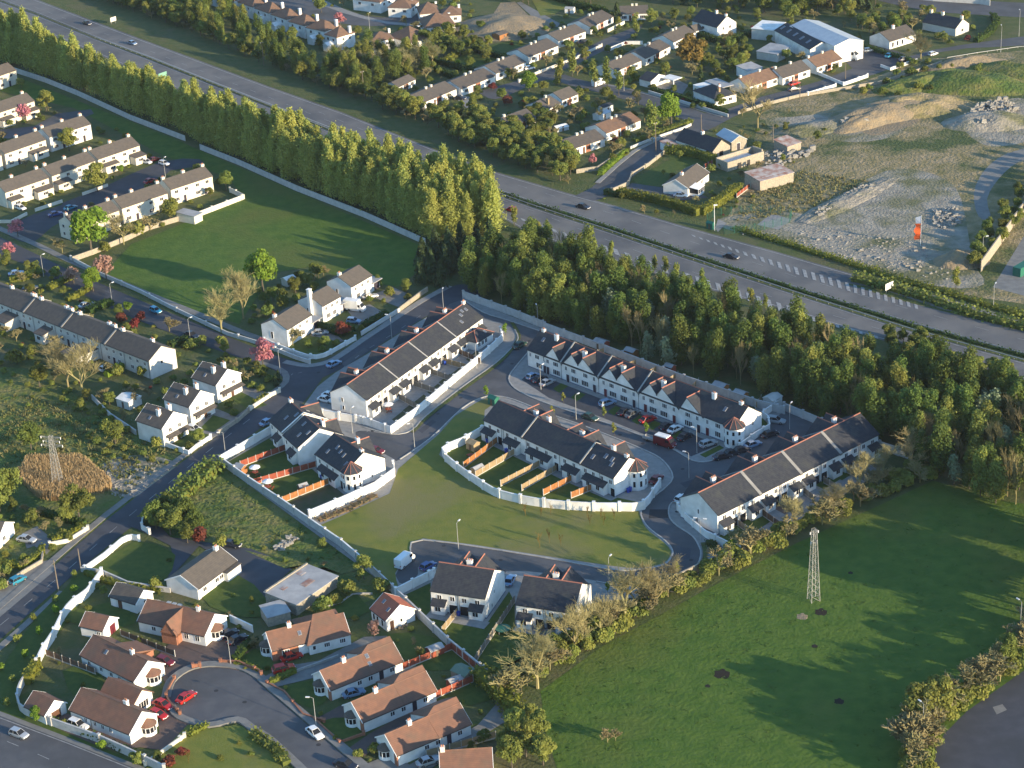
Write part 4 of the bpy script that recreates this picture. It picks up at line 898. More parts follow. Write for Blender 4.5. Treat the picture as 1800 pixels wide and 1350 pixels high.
# three detached houses above the junction
gr = 'brown-roofed detached houses above the junction'
for lab, A, B, C, D in (('white house with brown roof and flat garage at the junction corner, lowest of three', (504,579), (547,552), (460,569), 8.3),
                        ('white house with tall white chimney on its shaded gable, middle of three above the junction', (566,538), (598,520), None, 8.3),
                        ('white house with brown roof beside the playing field, topmost of three above the junction', (617,504), (653,483), None, 8.3)):
    h = House(lab, A, B, 5.0, D=D, C=C, cside='l', rise=2.1, tiles=brownM, wall=whiteM, name='detached_house', cat='house', group=gr)
    h.Ws('f', [h.L*.2, h.L*.52, h.L*.8], 3.2, .9, 1.0, 2); h.W('f', h.L*.3, .8, 1.6, 1.3, 3); h.W('f', h.L*.62, .8, 1.4, 1.3, 3)
    h.chimney(h.L*.12, h.D/2+.4, .9, .8, 1.0, whiteM); h.W('l', h.D*.4, 1.5, .8, 2.0, 1)
    MB().box(h.L+.01, h.L+3.6, .2, 6.5, 0, 2.5).obj('garage_wing', whiteM, h.e); MB().box(h.L-.5, h.L+3.9, -.6, 6.8, 2.5, 2.72).obj('garage_wing_roof', felpM, h.e); h.door('f', h.L+2, darkfM, 2.3, 2.1, y=.2)
b = MB(); b.box(-.5, .5, -.45, .45, 0, 9.2).box(-.6,.6,-.55,.55,9.2,9.4); o = b.obj('chimney', whiteM, bpy.data.objects['detached_house.004'], (-.5, 3.6, 0))
# ===== houses beyond the motorway =====
def bung(lab, A, B, D=9.5, C=None, he=2.7, rise=1.9, tiles=brownM, wall=whiteM, grp='bungalow row beyond the motorway', name='bungalow', cat='bungalow', ch=(.45,.6), win=(.15,.5,.8), **k):
    h = House(lab, A, B, he, D=D, C=C, rise=rise, tiles=tiles, wall=wall, name=name, cat=cat, group=grp, near=False, **k)
    for x in ch: h.chimney(x*h.L, h.D/2, .8, .7, .8, creamM, pots=0)
    h.Ws('f', [u*h.L for u in win], .8, 1.8, 1.2, 3); h.door('f', h.L*.36, doorbM)
    MB().box(h.L*.42, h.L*.56, -.06, .0, 0, he-.05).obj('brick_panel', brickM, h.e); return h
rr = (((742,181),(802,156),'nearest the motorway, lowest of the long stepped row'), ((811,156),(870,133),'second from the motorway in the long stepped row'),
      ((872,129),(924,109),'with a white car alongside, third in the long row'), ((929,100),(981,80),'behind an orange-brown young tree, fourth in the long stepped row'),
      ((982,72),(1029,55),'fifth in the long stepped row, beside the upper side road'), ((1038,48),(1078,29),'last and highest of the long stepped row'))
for i, (A, B, s_) in enumerate(rr): bung('brown-roofed bungalow pair '+s_, A, B, D=10.5, tiles=brownM if i % 2 == 0 else darkbrM)
gr = 'shorter bungalow row beyond the motorway'
bung('dark grey-brown bungalow by the motorway hedge, nearest the pink blossom', (1005,262), (1063,243), tiles=darkbrM, grp=gr)
bung('russet-roofed bungalow beside the bright green round tree', (1066,234), (1126,211), tiles=brM, grp=gr)
h = bung('white bungalow with a tall chimney and two roof heights in a garden beyond the motorway', (962,192), (985,181), tiles=brownM, grp=gr, D=9, ch=(.7,)); MB().box(h.L*.3, h.L*.3+.8, 1.2, 2.0, 2.5, 5.6).obj('chimney', woodN, h.e)
bung('low brown-roofed bungalow wing right of the tall chimney', (988,176), (1016,165), grp=gr, D=8, ch=())
bung('dark-roofed bungalow half hidden by the roadside trees above the motorway', (899,221), (942,205), tiles=darkbrM, grp=gr, D=9, ch=(.1,))
gr = 'bungalows in the upper middle'
bung('brown-roofed white bungalow behind the slim street trees', (1082,125), (1127,106), tiles=brownM, grp=gr)
bung('brown-roofed bungalow with bright white wall left of the golden tree', (1134,103), (1178,81), tiles=darkbrM, grp=gr)
bung('brown-roofed bungalow directly above the golden-brown tree', (1184,74), (1222,56), tiles=brownM, grp=gr)
bung('low bungalow with a wide brown roof at the top, half hidden by a yellow-green tree', (1090,25), (1139,23), grp=gr, D=9)
h = bung('small outbuilding with grey-brown roof among the trees left of the long row', (700,153), (730,139), D=6, he=2.4, rise=1.3, grp=gr, ch=())
h = House('two-storey white house with dark slate roof and bright gable at the top middle', (1217,36), (1261,48), 4.6, D=9.5, rise=3.2, tiles=slateM, wall=whiteM, name='detached_house', cat='house', near=False)
h.chimney(h.L*.6, h.D/2, .8, .8, 1.2, whiteM); h.chimney(h.L-.4, h.D/2, .8, .8, .8, whiteM); h.Ws('r', [3,6.3], 3, 1, 1.1, 2); h.Ws('f', [2,6], 2.6, 1.2, 1.0, 2)
MB().box(1, 6, -4, 0, 0, 2.4).obj('wing_wall', whiteM, h.e); MB().prism_y([(.8,2.4),(3.5,4.2),(6.2,2.4)], -4.2, 0).obj('wing_roof', brownM, h.e)
h = House('little white garage with dark roof and an open flat carport', (1124,138), (1144,143), 2.5, D=8, rise=1.6, tiles=slateM, wall=whiteM, name='garage', cat='garage', near=False)
MB().box(h.L+.1, h.L+6, 5, 9.5, 2.5, 2.75).box(h.L+5.7, h.L+6, 5, 5.3, 0, 2.5).box(h.L+.1, h.L+.4, 8, 9.3, 0, 2.5).obj('carport', whiteM, h.e)
h = House('white bungalow with dark hipped roof behind the long street hedge', (1219,159), (1256,174), 2.8, D=9.0, rise=2.3, roof='hip', tiles=slateM, wall=whiteM, name='bungalow', cat='bungalow', near=False)
h.Ws('r', [2.5, 6.5], .9, 1.3, 1.2, 2); h.chimney(h.L*.8, h.D*.4, .9, .7, .6, woodN); h.chimney(h.L*.5, h.D*.7, .8, .8, .9, whiteM)
MB().box(-6, 0, 4, 12, 0, 2.6).obj('flat_wing', whiteM, h.e); MB().box(-6.2, 4, 9.1, 14, 2.7, 2.95).obj('flat_wing_roof', felpM, h.e)
gr = 'white bungalows by the top right road'
for lab, A, B, C, t in (('white bungalow with a long brown roof, left of three behind the white walls', (1314,153), (1374,133), (1290,142), brM), ('white bungalow with a grey-brown roof behind the red car, middle of three', (1376,137), (1424,121), None, darkbrM), ('white bungalow with brown roof and bare front, right of three beside the yard', (1436,118), (1480,103), (1407,107), brM)):
    h = bung(lab, A, B, C=C, D=8.5, tiles=t, grp=gr, ch=(.05,.6), rise=2.3)
# warehouse yard
h = House('big pale metal warehouse with low white roof beside the parked lorry', (1389,46), (1467,81), 6.5, C=(1514,70), cside='r', rise=1.6, tiles=tinM, wall=whiteM, name='warehouse', cat='warehouse', near=False)
h = House('long dark-roofed shed with rows of skylights against the warehouse', (1362,53), (1424,87), 4.6, D=9, rise=2.0, tiles=slateM, wall=whiteM, name='shed', cat='shed', near=False)
for k in range(5): h.skylight(2+k*h.L/5.5, .5, w=1.2, h=2.0)
h = House('flat white-roofed store at the left of the warehouse yard', (1321,50), (1362,54), 4.0, D=10, rise=.3, roof='mono', tiles=whiteM, wall=greyM, name='store_building', cat='store', near=False)
h = House('low grey shed with a lean-to roof behind the brown bungalows', (1330,90), (1366,96), 2.8, D=9, rise=.6, roof='mono', tiles=felpM, wall=greyM, name='shed', cat='shed', near=False)
h = House('small white flat outhouse behind the left brown bungalow', (1314,125), (1340,118), 2.8, D=6, rise=.5, roof='mono', tiles=felpM, wall=whiteM, name='outbuilding', cat='outbuilding', near=False)
h = House('white cottage with four bright front panels and brown roof beside the yard', (1564,73), (1610,59), 2.9, C=(1538,61), rise=2.4, tiles=darkbrM, wall=whiteM, name='bungalow', cat='bungalow', near=False)
h.chimney(h.L*.5, h.D/2, 1, .8, 1.2, whiteM); h.Ws('f', [h.L*.12, h.L*.3, h.L*.48], .5, .9, 1.8, 1)
h = House('dark-roofed cottage with stone chimneys below the top right road', (1622,38), (1680,50), 3.0, D=8, rise=2.6, tiles=slateM, wall=greyM, name='bungalow', cat='bungalow', near=False)
for x in (.05, .4, .97): h.chimney(h.L*x, h.D/2, .9, .9, 1.2, creamM)
h.W('r', 4, 1, 1.2, 1.1, 2)
# farm group right of the motorway
h = House('white bungalow with grey-brown roof and glazed porch inside the golden hedge by the motorway', (1209,331), (1246,303), 2.7, C=(1167,324), rise=2.2, tiles=brownM, wall=whiteM, name='bungalow', cat='bungalow', verge=frameM)
h.Ws('f', [h.L*.5, h.L*.66], .9, 1.3, 1.1, 3); h.chimney(h.L*.3, h.D*.5, .8, .8, .8, whiteM)
b = MB(); b.box(1.0, 5.0, -3, -.01, 0, .8); b.prism_x([(-3.2,2.3),(0,2.7),(0,2.8),(-3.2,2.4)], .8, 5.2)
for x in (1.0, 2.3, 3.6, 4.9): b.box(x, x+.1, -3, -2.9, .8, 2.3)
e_ = b.obj('glazed_porch', frameM, h.e); MB().box(1.1, 4.9, -2.9, -.1, .8, 2.28).obj('pane', glassM, e_)
h = House('old stone farmhouse with long slate roof behind the clipped hedge', (1188,245), (1253,266), 3.2, D=7.5, rise=2.8, tiles=slateM, wall=stoneM, name='farmhouse', cat='farmhouse', near=False)
h.W('r', 3.6, .6, 1.6, 1.8, 1, fm=woodB); h.chimney(h.L*.5, h.D/2, .8, .8, .9, whiteM); MB().box(0, h.L-3, -.06, -.0, 0, 3.1).obj('white_front', whiteM, h.e)
h = House('small stone barn with blue-grey tin roof right of the farmhouse', (1260,236), (1286,250), 3.0, D=5.5, rise=1.5, tiles=tinM, wall=stoneM, name='barn', cat='barn', near=False)
h.door('r', 2.5, darkfM, 1.2, 2.2)
# roofless ruin
a = House('roofless stone barn with bare wall tops beside the farm', (1279,286), (1343,266), 3.0, D=5.5, rise=.1, roof='flat', tiles=stoneM, wall=stoneM, name='ruined_barn', cat='ruin', near=False)
bpy.data.objects.remove(a.roofo); bpy.data.objects.remove(a.wallo)
L, D = a.L, a.D; b = MB(); b.box(0,L,0,.5,0,3).box(0,L,D-.5,D,0,3.3).box(0,.5,.5,D-.5,0,3).box(L-.5,L,.5,D-.5,0,3.6); b.obj('wall', stoneM, a.e); MB().box(.6, L-3, .7, D-.7, 2.0, 2.1).obj('metal_sheet', tinM, a.e); MB().box(4,5.6,-.05,0,0,1.8).box(8,9.2,-.05,0,0,1.8).obj('doorway', gutM, a.e)
h = House('low stone barn with rust-striped tin roof on the edge of the waste ground', (1336,319), (1395,303), 3.2, C=(1321,304), rise=.7, roof='mono', tiles=rustM, wall=stoneM, name='barn', cat='barn', near=False)
MB().box(2, h.L-1, h.D*.2, h.D*.45, 3.45, 3.5).obj('pale_roof_sheet', tinM, h.e)
h = House('small ruined shed with a broken red roof among rubble', (1384,258), (1408,250), 2.4, D=6, rise=.8, roof='mono', tiles=rustM, wall=stoneM, name='ruined_shed', cat='ruin', near=False)
h = House('little red tin lean-to at the left end of the farmhouse', (1176,258), (1192,254), 2.2, D=5, rise=.4, roof='mono', tiles=rustM, wall=whiteM, name='shed', cat='shed', near=False)
# hipped semis at the top left
gr = 'hipped white houses at the top left'
hp = [((448,14),(473,23)),((477,25),(504,34)),((507,37),(535,45)),((538,48),(571,55)),((571,60),(592,66)),((418,3),(444,12)),((385,-8),(412,1)),((352,-18),(380,-9))]
nm = ['third', 'fourth', 'fifth', 'sixth', 'nearest', 'second', 'uppermost visible', 'cut-off topmost']
for (A, B), n_ in zip(hp, nm):
    h = House('white house with hipped brown roof, %s along the stepped street at the top left' % n_, A, B, 5.2, D=8.5, rise=2.6, roof='hip', tiles=brM, wall=whiteM, name='detached_house', cat='house', group=gr, near=False)
    h.Ws('f', [h.L*.25, h.L*.7], 3.3, 1.1, 1.1, 2); h.Ws('r', [3, 6], 3.3, 1, 1.1, 2); h.W('f', h.L*.5, 1, 1.4, 1.1, 2)
    h.chimney(h.L-.2, h.D*.75, .9, 1.0, top=8.2, m=whiteM, pots=0); MB().box(h.L*.35, h.L*.35+3, -3.2, 0, 0, 2.4).prism_y([(h.L*.35-.2,2.4),(h.L*.35+1.5,3.5),(h.L*.35+3.2,2.4)], -3.4, 0).obj('back_extension', whiteM, h.e)
gr = 'brown-roofed houses at the top, left of the building site'
for lab, A, B, D, he in (('cream two-storey house with pyramid roof beside the motorway trees', (653,73), (692,68), 8, 5.2), ('brown-hipped house with a chimney right of the cream pyramid-roofed house', (722,75), (760,64), 14, 3),
        ('broad brown-hipped bungalow below the building site', (747,49), (800,43), 13, 3), ('dark hipped house with bright side wall in the upper cluster', (682,13), (722,14), 10, 4), ('brown hipped house with skylight highest in the upper cluster', (738,25), (772,22), 11, 3.4), ('white-walled hipped house at the top edge of the cluster', (620,-2), (668,4), 10, 4.5), ('low brown-roofed house right of the upper cluster', (775,28), (810,26), 9, 3)):
    h = House(lab, A, B, he, D=D, rise=D*.28, roof='hip', tiles=brM, wall=whiteM, name='detached_house', cat='house', group=gr, near=False)
    h.Ws('f', [h.L*.25, h.L*.72], he-1.9, 1.3, 1.1, 3); h.chimney(h.L*.92, h.D*.5, .8, .8, top=he+3, m=whiteM, pots=0); h.Ws('r', [2.5, D*.6], he-1.9, 1.2, 1.1, 2)
# ---------------- walls and fences ----------------
def wall(label, pts, h=1.8, t=.22, m=whiteM, pier=None, cope=True, zt=0.0, cm=None, sm=0, name='garden_wall', cat='wall', group=None, ph=.25, pw=.5, off=0.0):
    P = [g(x, y, zt) for x, y in (smooth(pts, sm) if sm else pts)]
    for p in P: p.z = 0
    c = P[len(P)//2].copy(); e = empty(name, c, 0, label, cat, group)
    Q = [p-c for p in P]
    def body(wd, z0, z1):
        A = offset_line(Q, wd/2); B = offset_line(Q, -wd/2); vs = []; n = len(Q)
        for i in range(n):
            for q, z in ((A[i], z0), (B[i], z0), (B[i], z1), (A[i], z1)): vs.append((q.x, q.y, z))
        fs = [(i*4+a, i*4+(a+1) % 4, i*4+4+(a+1) % 4, i*4+4+a) for i in range(n-1) for a in range(4)]+[(0,3,2,1), tuple((n-1)*4+j for j in range(4))]
        return MB().add(vs, fs)
    body(t, 0, h).obj('wall_body', m, e)
    if cope: body(t+.12, h+.002, h+.08).obj('coping', cm or m, e)
    if pier:
        pm = cached(('pier', h, m.name, pw), lambda: MB().box(-pw/2, pw/2, -pw/2, pw/2, 0, h+ph).box(-pw/2-.06, pw/2+.06, -pw/2-.06, pw/2+.06, h+ph, h+ph+.1).mesh('pier', m))
        for p, a in walk(Q, pier): lay_obj('pier', pm, e, p, a)
        lay_obj('pier', pm, e, Q[-1], 0)
    return e
def fence(label, A, B, m=woodO, h=1.8, seg=2.4, post=postM, group=None, gravel=True, zt=0.0, name='panel_fence'):
    a = g(*A, zt); b_ = g(*B, zt); a.z = b_.z = 0; d = b_-a; n = max(1, round(d.length/seg)); s = d.length/n
    e = empty(name, a, math.atan2(d.y, d.x), label, 'fence', group); s = round(s, 2)
    k0 = .32 if gravel else .05
    pm = cached(('panel', s, h, m.name, k0), lambda: panel_mesh(s-.14, h-.1, k0, m))
    qm = cached(('post', h, post.name), lambda: MB().box(-.06, .06, -.07, .07, 0, h+.06).mesh('post', post))
    gm = cached(('gb', s), lambda: MB().box(.06, s-.06, -.03, .03, 0, .30).mesh('gravel_board', postM))
    for i in range(n+1):
        lay_obj('post', qm, e, (i*s, 0, 0))
        if i < n:
            lay_obj('panel', pm, e, (i*s+.07, 0, 0))
            if gravel: lay_obj('gravel_board', gm, e, (i*s, 0, 0))
    return e
def panel_mesh(w_, h, z0, m):
    b = MB(); k = 8
    for i in range(k):
        z = z0+(h-z0)*i/k; o = .02 if i % 2 else .0; b.box(0, w_, -.02+o, .02+o, z, z+(h-z0)/k-.01)
    for x in (0, w_/2-.03, w_-.06): b.box(x, x+.06, -.05, .055, z0, h)
    return b.mesh('panel', m)
W_ = wall
W_('long pale block wall with piers curving along the wood behind the upper estate road', [(815,524),(850,537),(900,555),(955,577)], 2.0, pier=5.5, m=blockM)
W_('pale block boundary wall behind the gable-fronted terrace below the wood', [(958,580),(1060,618),(1200,672),(1330,716),(1378,728)], 2.0, pier=7, m=blockM)
W_('block wall between the parking court and the wood, right of the electricity kiosk', [(1378,722),(1450,752)], 2.0, pier=6, m=blockM)
W_('white boundary wall stepping round the turret garden of the gable-fronted terrace', [(1300,792),(1330,770),(1353,757),(1350,742),(1340,735),(1372,712)], 1.7, pier=5, m=whiteM)
W_('tall white wall with piers enclosing the back gardens of the centre-left terrace', [(567,734),(640,746),(687,763),(735,728),(800,672),(860,622),(884,600),(880,588)], 2.0, pier=4.6, m=whiteM)
W_('curved white wall with stout piers round the fenced gardens above the green', [(848,764),(812,784),(778,801),(800,826),(838,853),(868,872),(900,882),(940,890),(992,896),(1050,899),(1090,899),(1130,897),(1150,872),(1160,858)], 2.1, pier=5.6, m=whiteM, pw=.6, sm=2)
W_('white wall along the dark main road beside the stepped houses', [(388,815),(430,790),(478,762)], 2.0, pier=6, m=whiteM)
W_('bright white wall between the stepped houses garden and the green', [(545,913),(600,890),(660,863),(694,838),(692,826)], 2.2, pier=7, m=whiteM)
W_('long shaded block boundary wall between the rough field and the stepped houses', [(388,816),(440,853),(500,893),(560,935),(600,962),(645,1000)], 2.0, pier=6.5, m=blockM, cm=whiteM)
W_('block boundary wall running past the orange-roofed outbuilding to the bare tree', [(645,1000),(690,1042),(740,1090),(790,1138),(850,1187)], 2.0, pier=6, m=blockM)
W_('short white wall between the parked van and the left semi-detached pair', [(697,1049),(730,1032),(764,1015)], 2.0, pier=4.5, m=whiteM)
W_('tan block wall with piers behind the bare hedge at the edge of the green field', [(1012,1128),(1090,1083),(1160,1040),(1230,1005),(1300,972),(1345,948)], 2.0, pier=9, m=stoneM)
W_('pale wall beside the footpath at the left end of the right-hand terrace', [(1192,898),(1205,915),(1240,945),(1300,975)], 1.7, pier=8, m=whiteM)
W_('block wall at the far right end of the estate below the wood', [(1546,790),(1595,806),(1600,815)], 2.0, pier=5, m=blockM)
W_('white wall from the stepped houses to the centre-left terrace garden', [(560,730),(600,738),(640,746)], 1.8, pier=6, m=whiteM)
W_('long grey wall along the foot of the tall yellow-green tree belt, upper length', [(25,127),(80,145),(137,168),(230,211),(326,248)], 1.8, pier=None, m=blockM)
W_('long grey wall between the playing field and the tree belt, lower length', [(352,263),(420,290),(520,335),(640,382),(748,430)], 1.8, pier=None, m=blockM)
W_('low wall with posts between the playing field and the curving suburban road', [(125,457),(175,484),(250,517),(300,543),(360,571),(400,590),(460,608),(520,632),(545,640)], 1.1, pier=14, m=greyM)
W_('stone wall at the corner of the playing field beside the old cream rows', [(128,460),(165,447),(230,420),(260,405),(300,393),(345,380)], 1.5, m=stoneM)
W_('cream wall round the corner garden at the right end of the old cream rows', [(346,382),(430,350),(405,338)], 1.5, m=creamM, pier=6)
W_('white wall round the corner garden of the three brown-roofed detached houses', [(465,601),(490,612),(540,630),(570,628),(600,612),(625,598)], 1.1, m=whiteM, pier=6, sm=2)
W_('roadside wall in front of the two upper detached houses', [(635,590),(680,562),(703,548)], 1.1, m=greyM)
W_('tan wall beside the top of the upper side road', [(703,548),(740,520),(752,512)], 1.3, m=stoneM)
W_('low pale wall along the main road in front of the three gabled houses', [(440,722),(475,698),(492,690)], 1.0, m=creamM, pier=8)
W_('dark low wall between the driveways of the middle gabled house', [(385,764),(420,741),(437,725)], 1.0, m=stoneM, pier=7)
W_('white wall round the front garden of the lowest gabled house', [(288,783),(332,800),(345,789),(371,772)], 1.1, m=whiteM, pier=7)
W_('long low boundary wall from the back of the gabled houses to the scrub', [(162,702),(195,735),(240,765)], 1.3, m=blockM)
W_('low brick-fronted wall at the entrance of the left edge garden', [(88,960),(120,954),(155,932)], .9, m=creamM, pier=9)
W_('low tan wall round the lower left edge garden', [(-10,1035),(15,1028),(40,1010),(74,990),(76,975)], .9, m=stoneM)
W_('curved white wall with piers beside the entrance of the lone white bungalow', [(150,1005),(186,980),(215,955),(233,949),(245,952)], 1.3, m=whiteM, pier=9, sm=2)
W_('white gate wall with a pier at the dark evergreen corner of the bungalow entrance', [(252,918),(250,932),(264,940)], 1.3, m=whiteM, pier=3)
W_('low pale wall from the roadside pole to the small garage', [(143,1005),(180,1010),(225,1030),(300,1042)], 1.1, m=blockM)
W_('tall white wall sweeping down behind the garages beside the grass bank', [(180,1015),(155,1050),(130,1068),(112,1090),(95,1125),(78,1150),(66,1175)], 2.1, m=whiteM, pier=6, sm=2)
W_('curving stone-faced wall at the bottom left corner of the cul-de-sac', [(66,1175),(45,1200),(33,1225),(36,1250),(60,1264),(110,1283),(180,1308),(245,1338),(290,1360)], 1.8, m=blockM, sm=2, pier=12)
W_('low pale wall between the bottom lawn and the brick paving', [(256,1346),(290,1322),(325,1297)], .8, m=creamM, pier=9)
W_('low red brick wall beside the red car on the brick paving', [(307,1196),(297,1214),(293,1228),(303,1244),(317,1258)], .8, m=brickM, pier=6, cm=redrM, sm=2)
W_('small brick pillar wall between two driveways at the head of the cul-de-sac', [(340,1176),(352,1174)], 1.0, m=brickM, pier=2)
W_('low brick wall with a pier beside the lamp post at the head of the cul-de-sac', [(388,1166),(420,1168),(455,1183),(460,1188)], .8, m=brickM, pier=8)
W_('low brick wall with pale caps along the cul-de-sac footpath right of the bend', [(470,1203),(500,1218),(533,1258),(570,1270)], .5, m=brickM, pier=9)
W_('low brick wall in front of the middle orange-red roofed bungalow', [(555,1268),(597,1307),(640,1292)], .5, m=brickM, pier=9)
W_('thin pale wall between the two drives right of the red cars', [(520,1182),(560,1168),(595,1155)], .5, m=kerbM)
W_('white concrete wall end behind the brick bay of the red-tiled bungalow', [(405,1093),(445,1112)], 1.6, m=whiteM)
W_('curved white garden kerb wall below the long stone shed', smooth([(573,1068),(600,1060),(620,1046),(655,1045)],2), .4, m=kerbM, cope=False)
for k, (p, s_) in enumerate((([(1216,166),(1267,151)], 'left'), ([(1482,151),(1525,136)], 'right'), ([(1420,168),(1469,153)], 'middle'))):
    if k: W_('bright white garden wall by the top right road, '+s_+' length', p, 1.1, m=whiteM, pier=8)
W_('white wall between two driveways by the top right road', [(1430,128),(1482,150)], 1.0, m=whiteM)
W_('white wall round the cars at the yard entrance, top right', [(1548,118),(1565,124),(1612,108)], 1.0, m=whiteM)
W_('long tan wall between the top right road and the waste ground', [(1297,201),(1340,187),(1408,170),(1500,155),(1545,148),(1585,136),(1655,112)], 1.0, m=stoneM)
W_('white wall round a front garden beside the upper suburban road', [(1068,91),(1100,78),(1130,78)], 1.2, m=whiteM)
W_('cream wall beside the upper suburban road opposite the bungalow row', [(1068,57),(1098,42)], 1.2, m=creamM)
W_('low cream wall in front of the bungalow row', [(912,145),(940,132),(1010,105),(1058,82)], .9, m=creamM, pier=12)
W_('pale wall at the end of the road above the motorway', [(1013,305),(1045,300),(1050,300),(1098,268)], 1.3, m=stoneM)
W_('tan wall around the hedged bungalow garden by the road above the motorway', [(1075,338),(1105,325),(1110,310),(1140,292),(1168,270)], 1.1, m=stoneM, pier=8)
W_('pale wall along the bright green verge below the round tree', [(1108,262),(1150,245),(1200,228),(1215,221)], .8, m=greyM)
W_('long pale wall beside the suburban road under the clipped hedge', [(1140,164),(1200,182),(1280,206)], 1.0, m=greyM)
W_('high concrete wall of the yard at the right edge', [(1724,478),(1760,428),(1830,330)], 3.2, m=stoneM)
W_('grey sound wall above the top right road', [(1560,-6),(1640,2),(1720,7),(1740,10)], 2.0, m=greyM)
W_('low wall beside the left estate road by the blue cars', [(62,372),(110,356)], .9, m=creamM)
W_('low wall beside the left estate road below the broad tree', [(145,344),(190,328)], .9, m=creamM)
W_('low wall at the left edge beside the pink blossom tree', [(-10,392),(20,392),(48,378)], .9, m=creamM)
# garden fences
fg = 'fences between the walled gardens above the green'
for A, B, m, s_ in (((815,824),(876,778),woodO,'orange stained fence, leftmost in the walled gardens above the green'), ((836,840),(908,798),woodN,'pale fence, second from left in the walled gardens above the green'),
                    ((880,856),(950,820),woodN,'pale grey-topped fence, third from left in the walled gardens above the green'), ((917,864),(984,825),woodN,'pale fence, fourth from left in the walled gardens above the green'),
                    ((955,872),(1021,838),woodO,'orange fence, third from right in the walled gardens above the green') if False else ((955,872),(1020,839),woodR if False else woodO,'deep orange fence, second from right in the walled gardens above the green'), ((1004,877),(1047,860),woodO,'short orange fence, rightmost in the walled gardens above the green')):
    fence(s_, A, B, m, group=fg)
for A, B, m, s_ in (((423,822),(504,792),woodR,'red-orange panel fence, top one beside the stepped houses'), ((446,854),(556,822),woodR,'orange panel fence, middle one beside the stepped houses'), ((497,885),(578,852),woodO,'light orange panel fence, lowest beside the stepped houses')):
    fence(s_, A, B, m, group='fences between the stepped houses gardens', seg=2.0)
for A, B, m, s_ in (((702,703),(745,712) if False else (737,722),woodG,'lowest of the timber fences behind the centre-left terrace'), ((728,680),(770,694),woodG,'second lowest timber fence behind the centre-left terrace'), ((757,658),(795,672),woodG,'middle timber fence behind the centre-left terrace'), ((780,640),(825,652),woodN,'second highest timber fence behind the centre-left terrace'), ((803,622),(845,640),woodB,'dark brown fence, highest behind the centre-left terrace')):
    fence(s_, A, B, m, group='fences behind the centre-left terrace')
for A, B, m, s_ in (((777,1115),(807,1078),woodN,'short pale fence below the left semi-detached pair'), ((833,1170),(905,1060),woodG,'long weathered fence between the two semi-detached pairs'), ((937,1137),(957,1105),woodN,'short pale fence below the right semi-detached pair')):
    fence(s_, A, B, m, seg=2.2)
for A, B, m, s_ in (((1298,926),(1335,952),woodG,'leftmost timber fence behind the right-hand terrace'), ((1337,905),(1372,930),woodB,'dark red-brown fence behind the right-hand terrace'), ((1372,886),(1412,905),woodG,'grey timber fence right of the brown fence behind the right-hand terrace'), ((1412,868),(1430,882),woodG,'short grey fence in the middle behind the right-hand terrace'), ((1448,850),(1480,868),woodG,'second timber fence from the right end behind the right-hand terrace'), ((1485,830),(1520,848),woodG,'third fence from the right end behind the right-hand terrace'), ((1513,808),(1548,830),woodG,'timber fence nearest the right end of the right-hand terrace')):
    fence(s_, A, B, m, group='fences behind the right-hand terrace')
for i, (A, B) in enumerate((((1040,630),(1062,622)), ((1100,650),(1118,643)), ((1137,664),(1158,652)), ((1172,678),(1192,664)), ((1212,692),(1228,676)), ((1290,722),(1310,710)), ((1328,720),(1338,706)))):
    fence('pale fence panel run, %s from left behind the gable-fronted terrace' % ('first','second','third','fourth','fifth','sixth','seventh')[i], A, B, woodN, group='short fences behind the gable-fronted terrace')
fence('bright red fence between the two upper orange-red roofed bungalows', (700,1182), (795,1143), woodR, group='red fences of the bungalow row')
fence('bright red fence above the lowest whole bungalow of the row', (757,1233), (832,1200), woodR, group='red fences of the bungalow row')
fence('dark red fence fixed along the block boundary wall', (793,1142), (848,1188), woodR, h=1.9)
fence('red fence low in the gap below the first orange-red roofed bungalow', (618,1212), (700,1182), woodB)
fence('red-brown fence in the gap below the middle orange-red roofed bungalow', (672,1268), (755,1233), woodB)
fence('pale sunlit timber fence below the lowest whole bungalow', (750,1332), (872,1298), woodN, h=1.7)
fence('red-brown fence with pale posts between the two left bungalows and the brick drive', (213,1118), (308,1155), woodB, h=1.6, seg=2.4)
fence('dark red fence behind the middle left bungalow', (82,1153), (168,1186), woodB, h=1.6)
fence('brick-red fence piece beside the hedged bungalow garden', (1295,348), (1318,330), woodR, h=1.5)
fence('orange timber gate fence between the hedge and the farm bungalow', (1238,297), (1258,286), woodR, h=1.6)
# green mesh fence round the compound by the motorway
def mesh_fence(label, pts, h=2.4):
    P = [g(x, y) for x, y in pts]; e = empty('mesh_fence', P[0], 0, label, 'fence')
    pm = cached('mfp', lambda: MB().box(-.05,.05,-.05,.05,0,2.5).mesh('post', tealM))
    for p, a in walk(P, 3.0): lay_obj('post', pm, e, p-P[0], a)
    b = MB()
    for a, c in zip(P[:-1], P[1:]):
        for z in [k*.3+.1 for k in range(8)]: b.tube(a-P[0]+Vector((0,0,z)), c-P[0]+Vector((0,0,z)), .018, .018, 3, caps=False)
        n = int((c-a).length/.5)
        for i in range(n): q = a-P[0]+(c-a)*(i/n); b.tube(q+Vector((0,0,.05)), q+Vector((0,0,2.3)), .015, .015, 3, caps=False)
    b.obj('wire_mesh', tealM, e)
mesh_fence('green mesh security fence round the gravel compound beside the motorway', [(1243,388),(1258,380),(1330,372),(1392,380),(1388,392),(1340,405),(1275,412),(1243,405)])
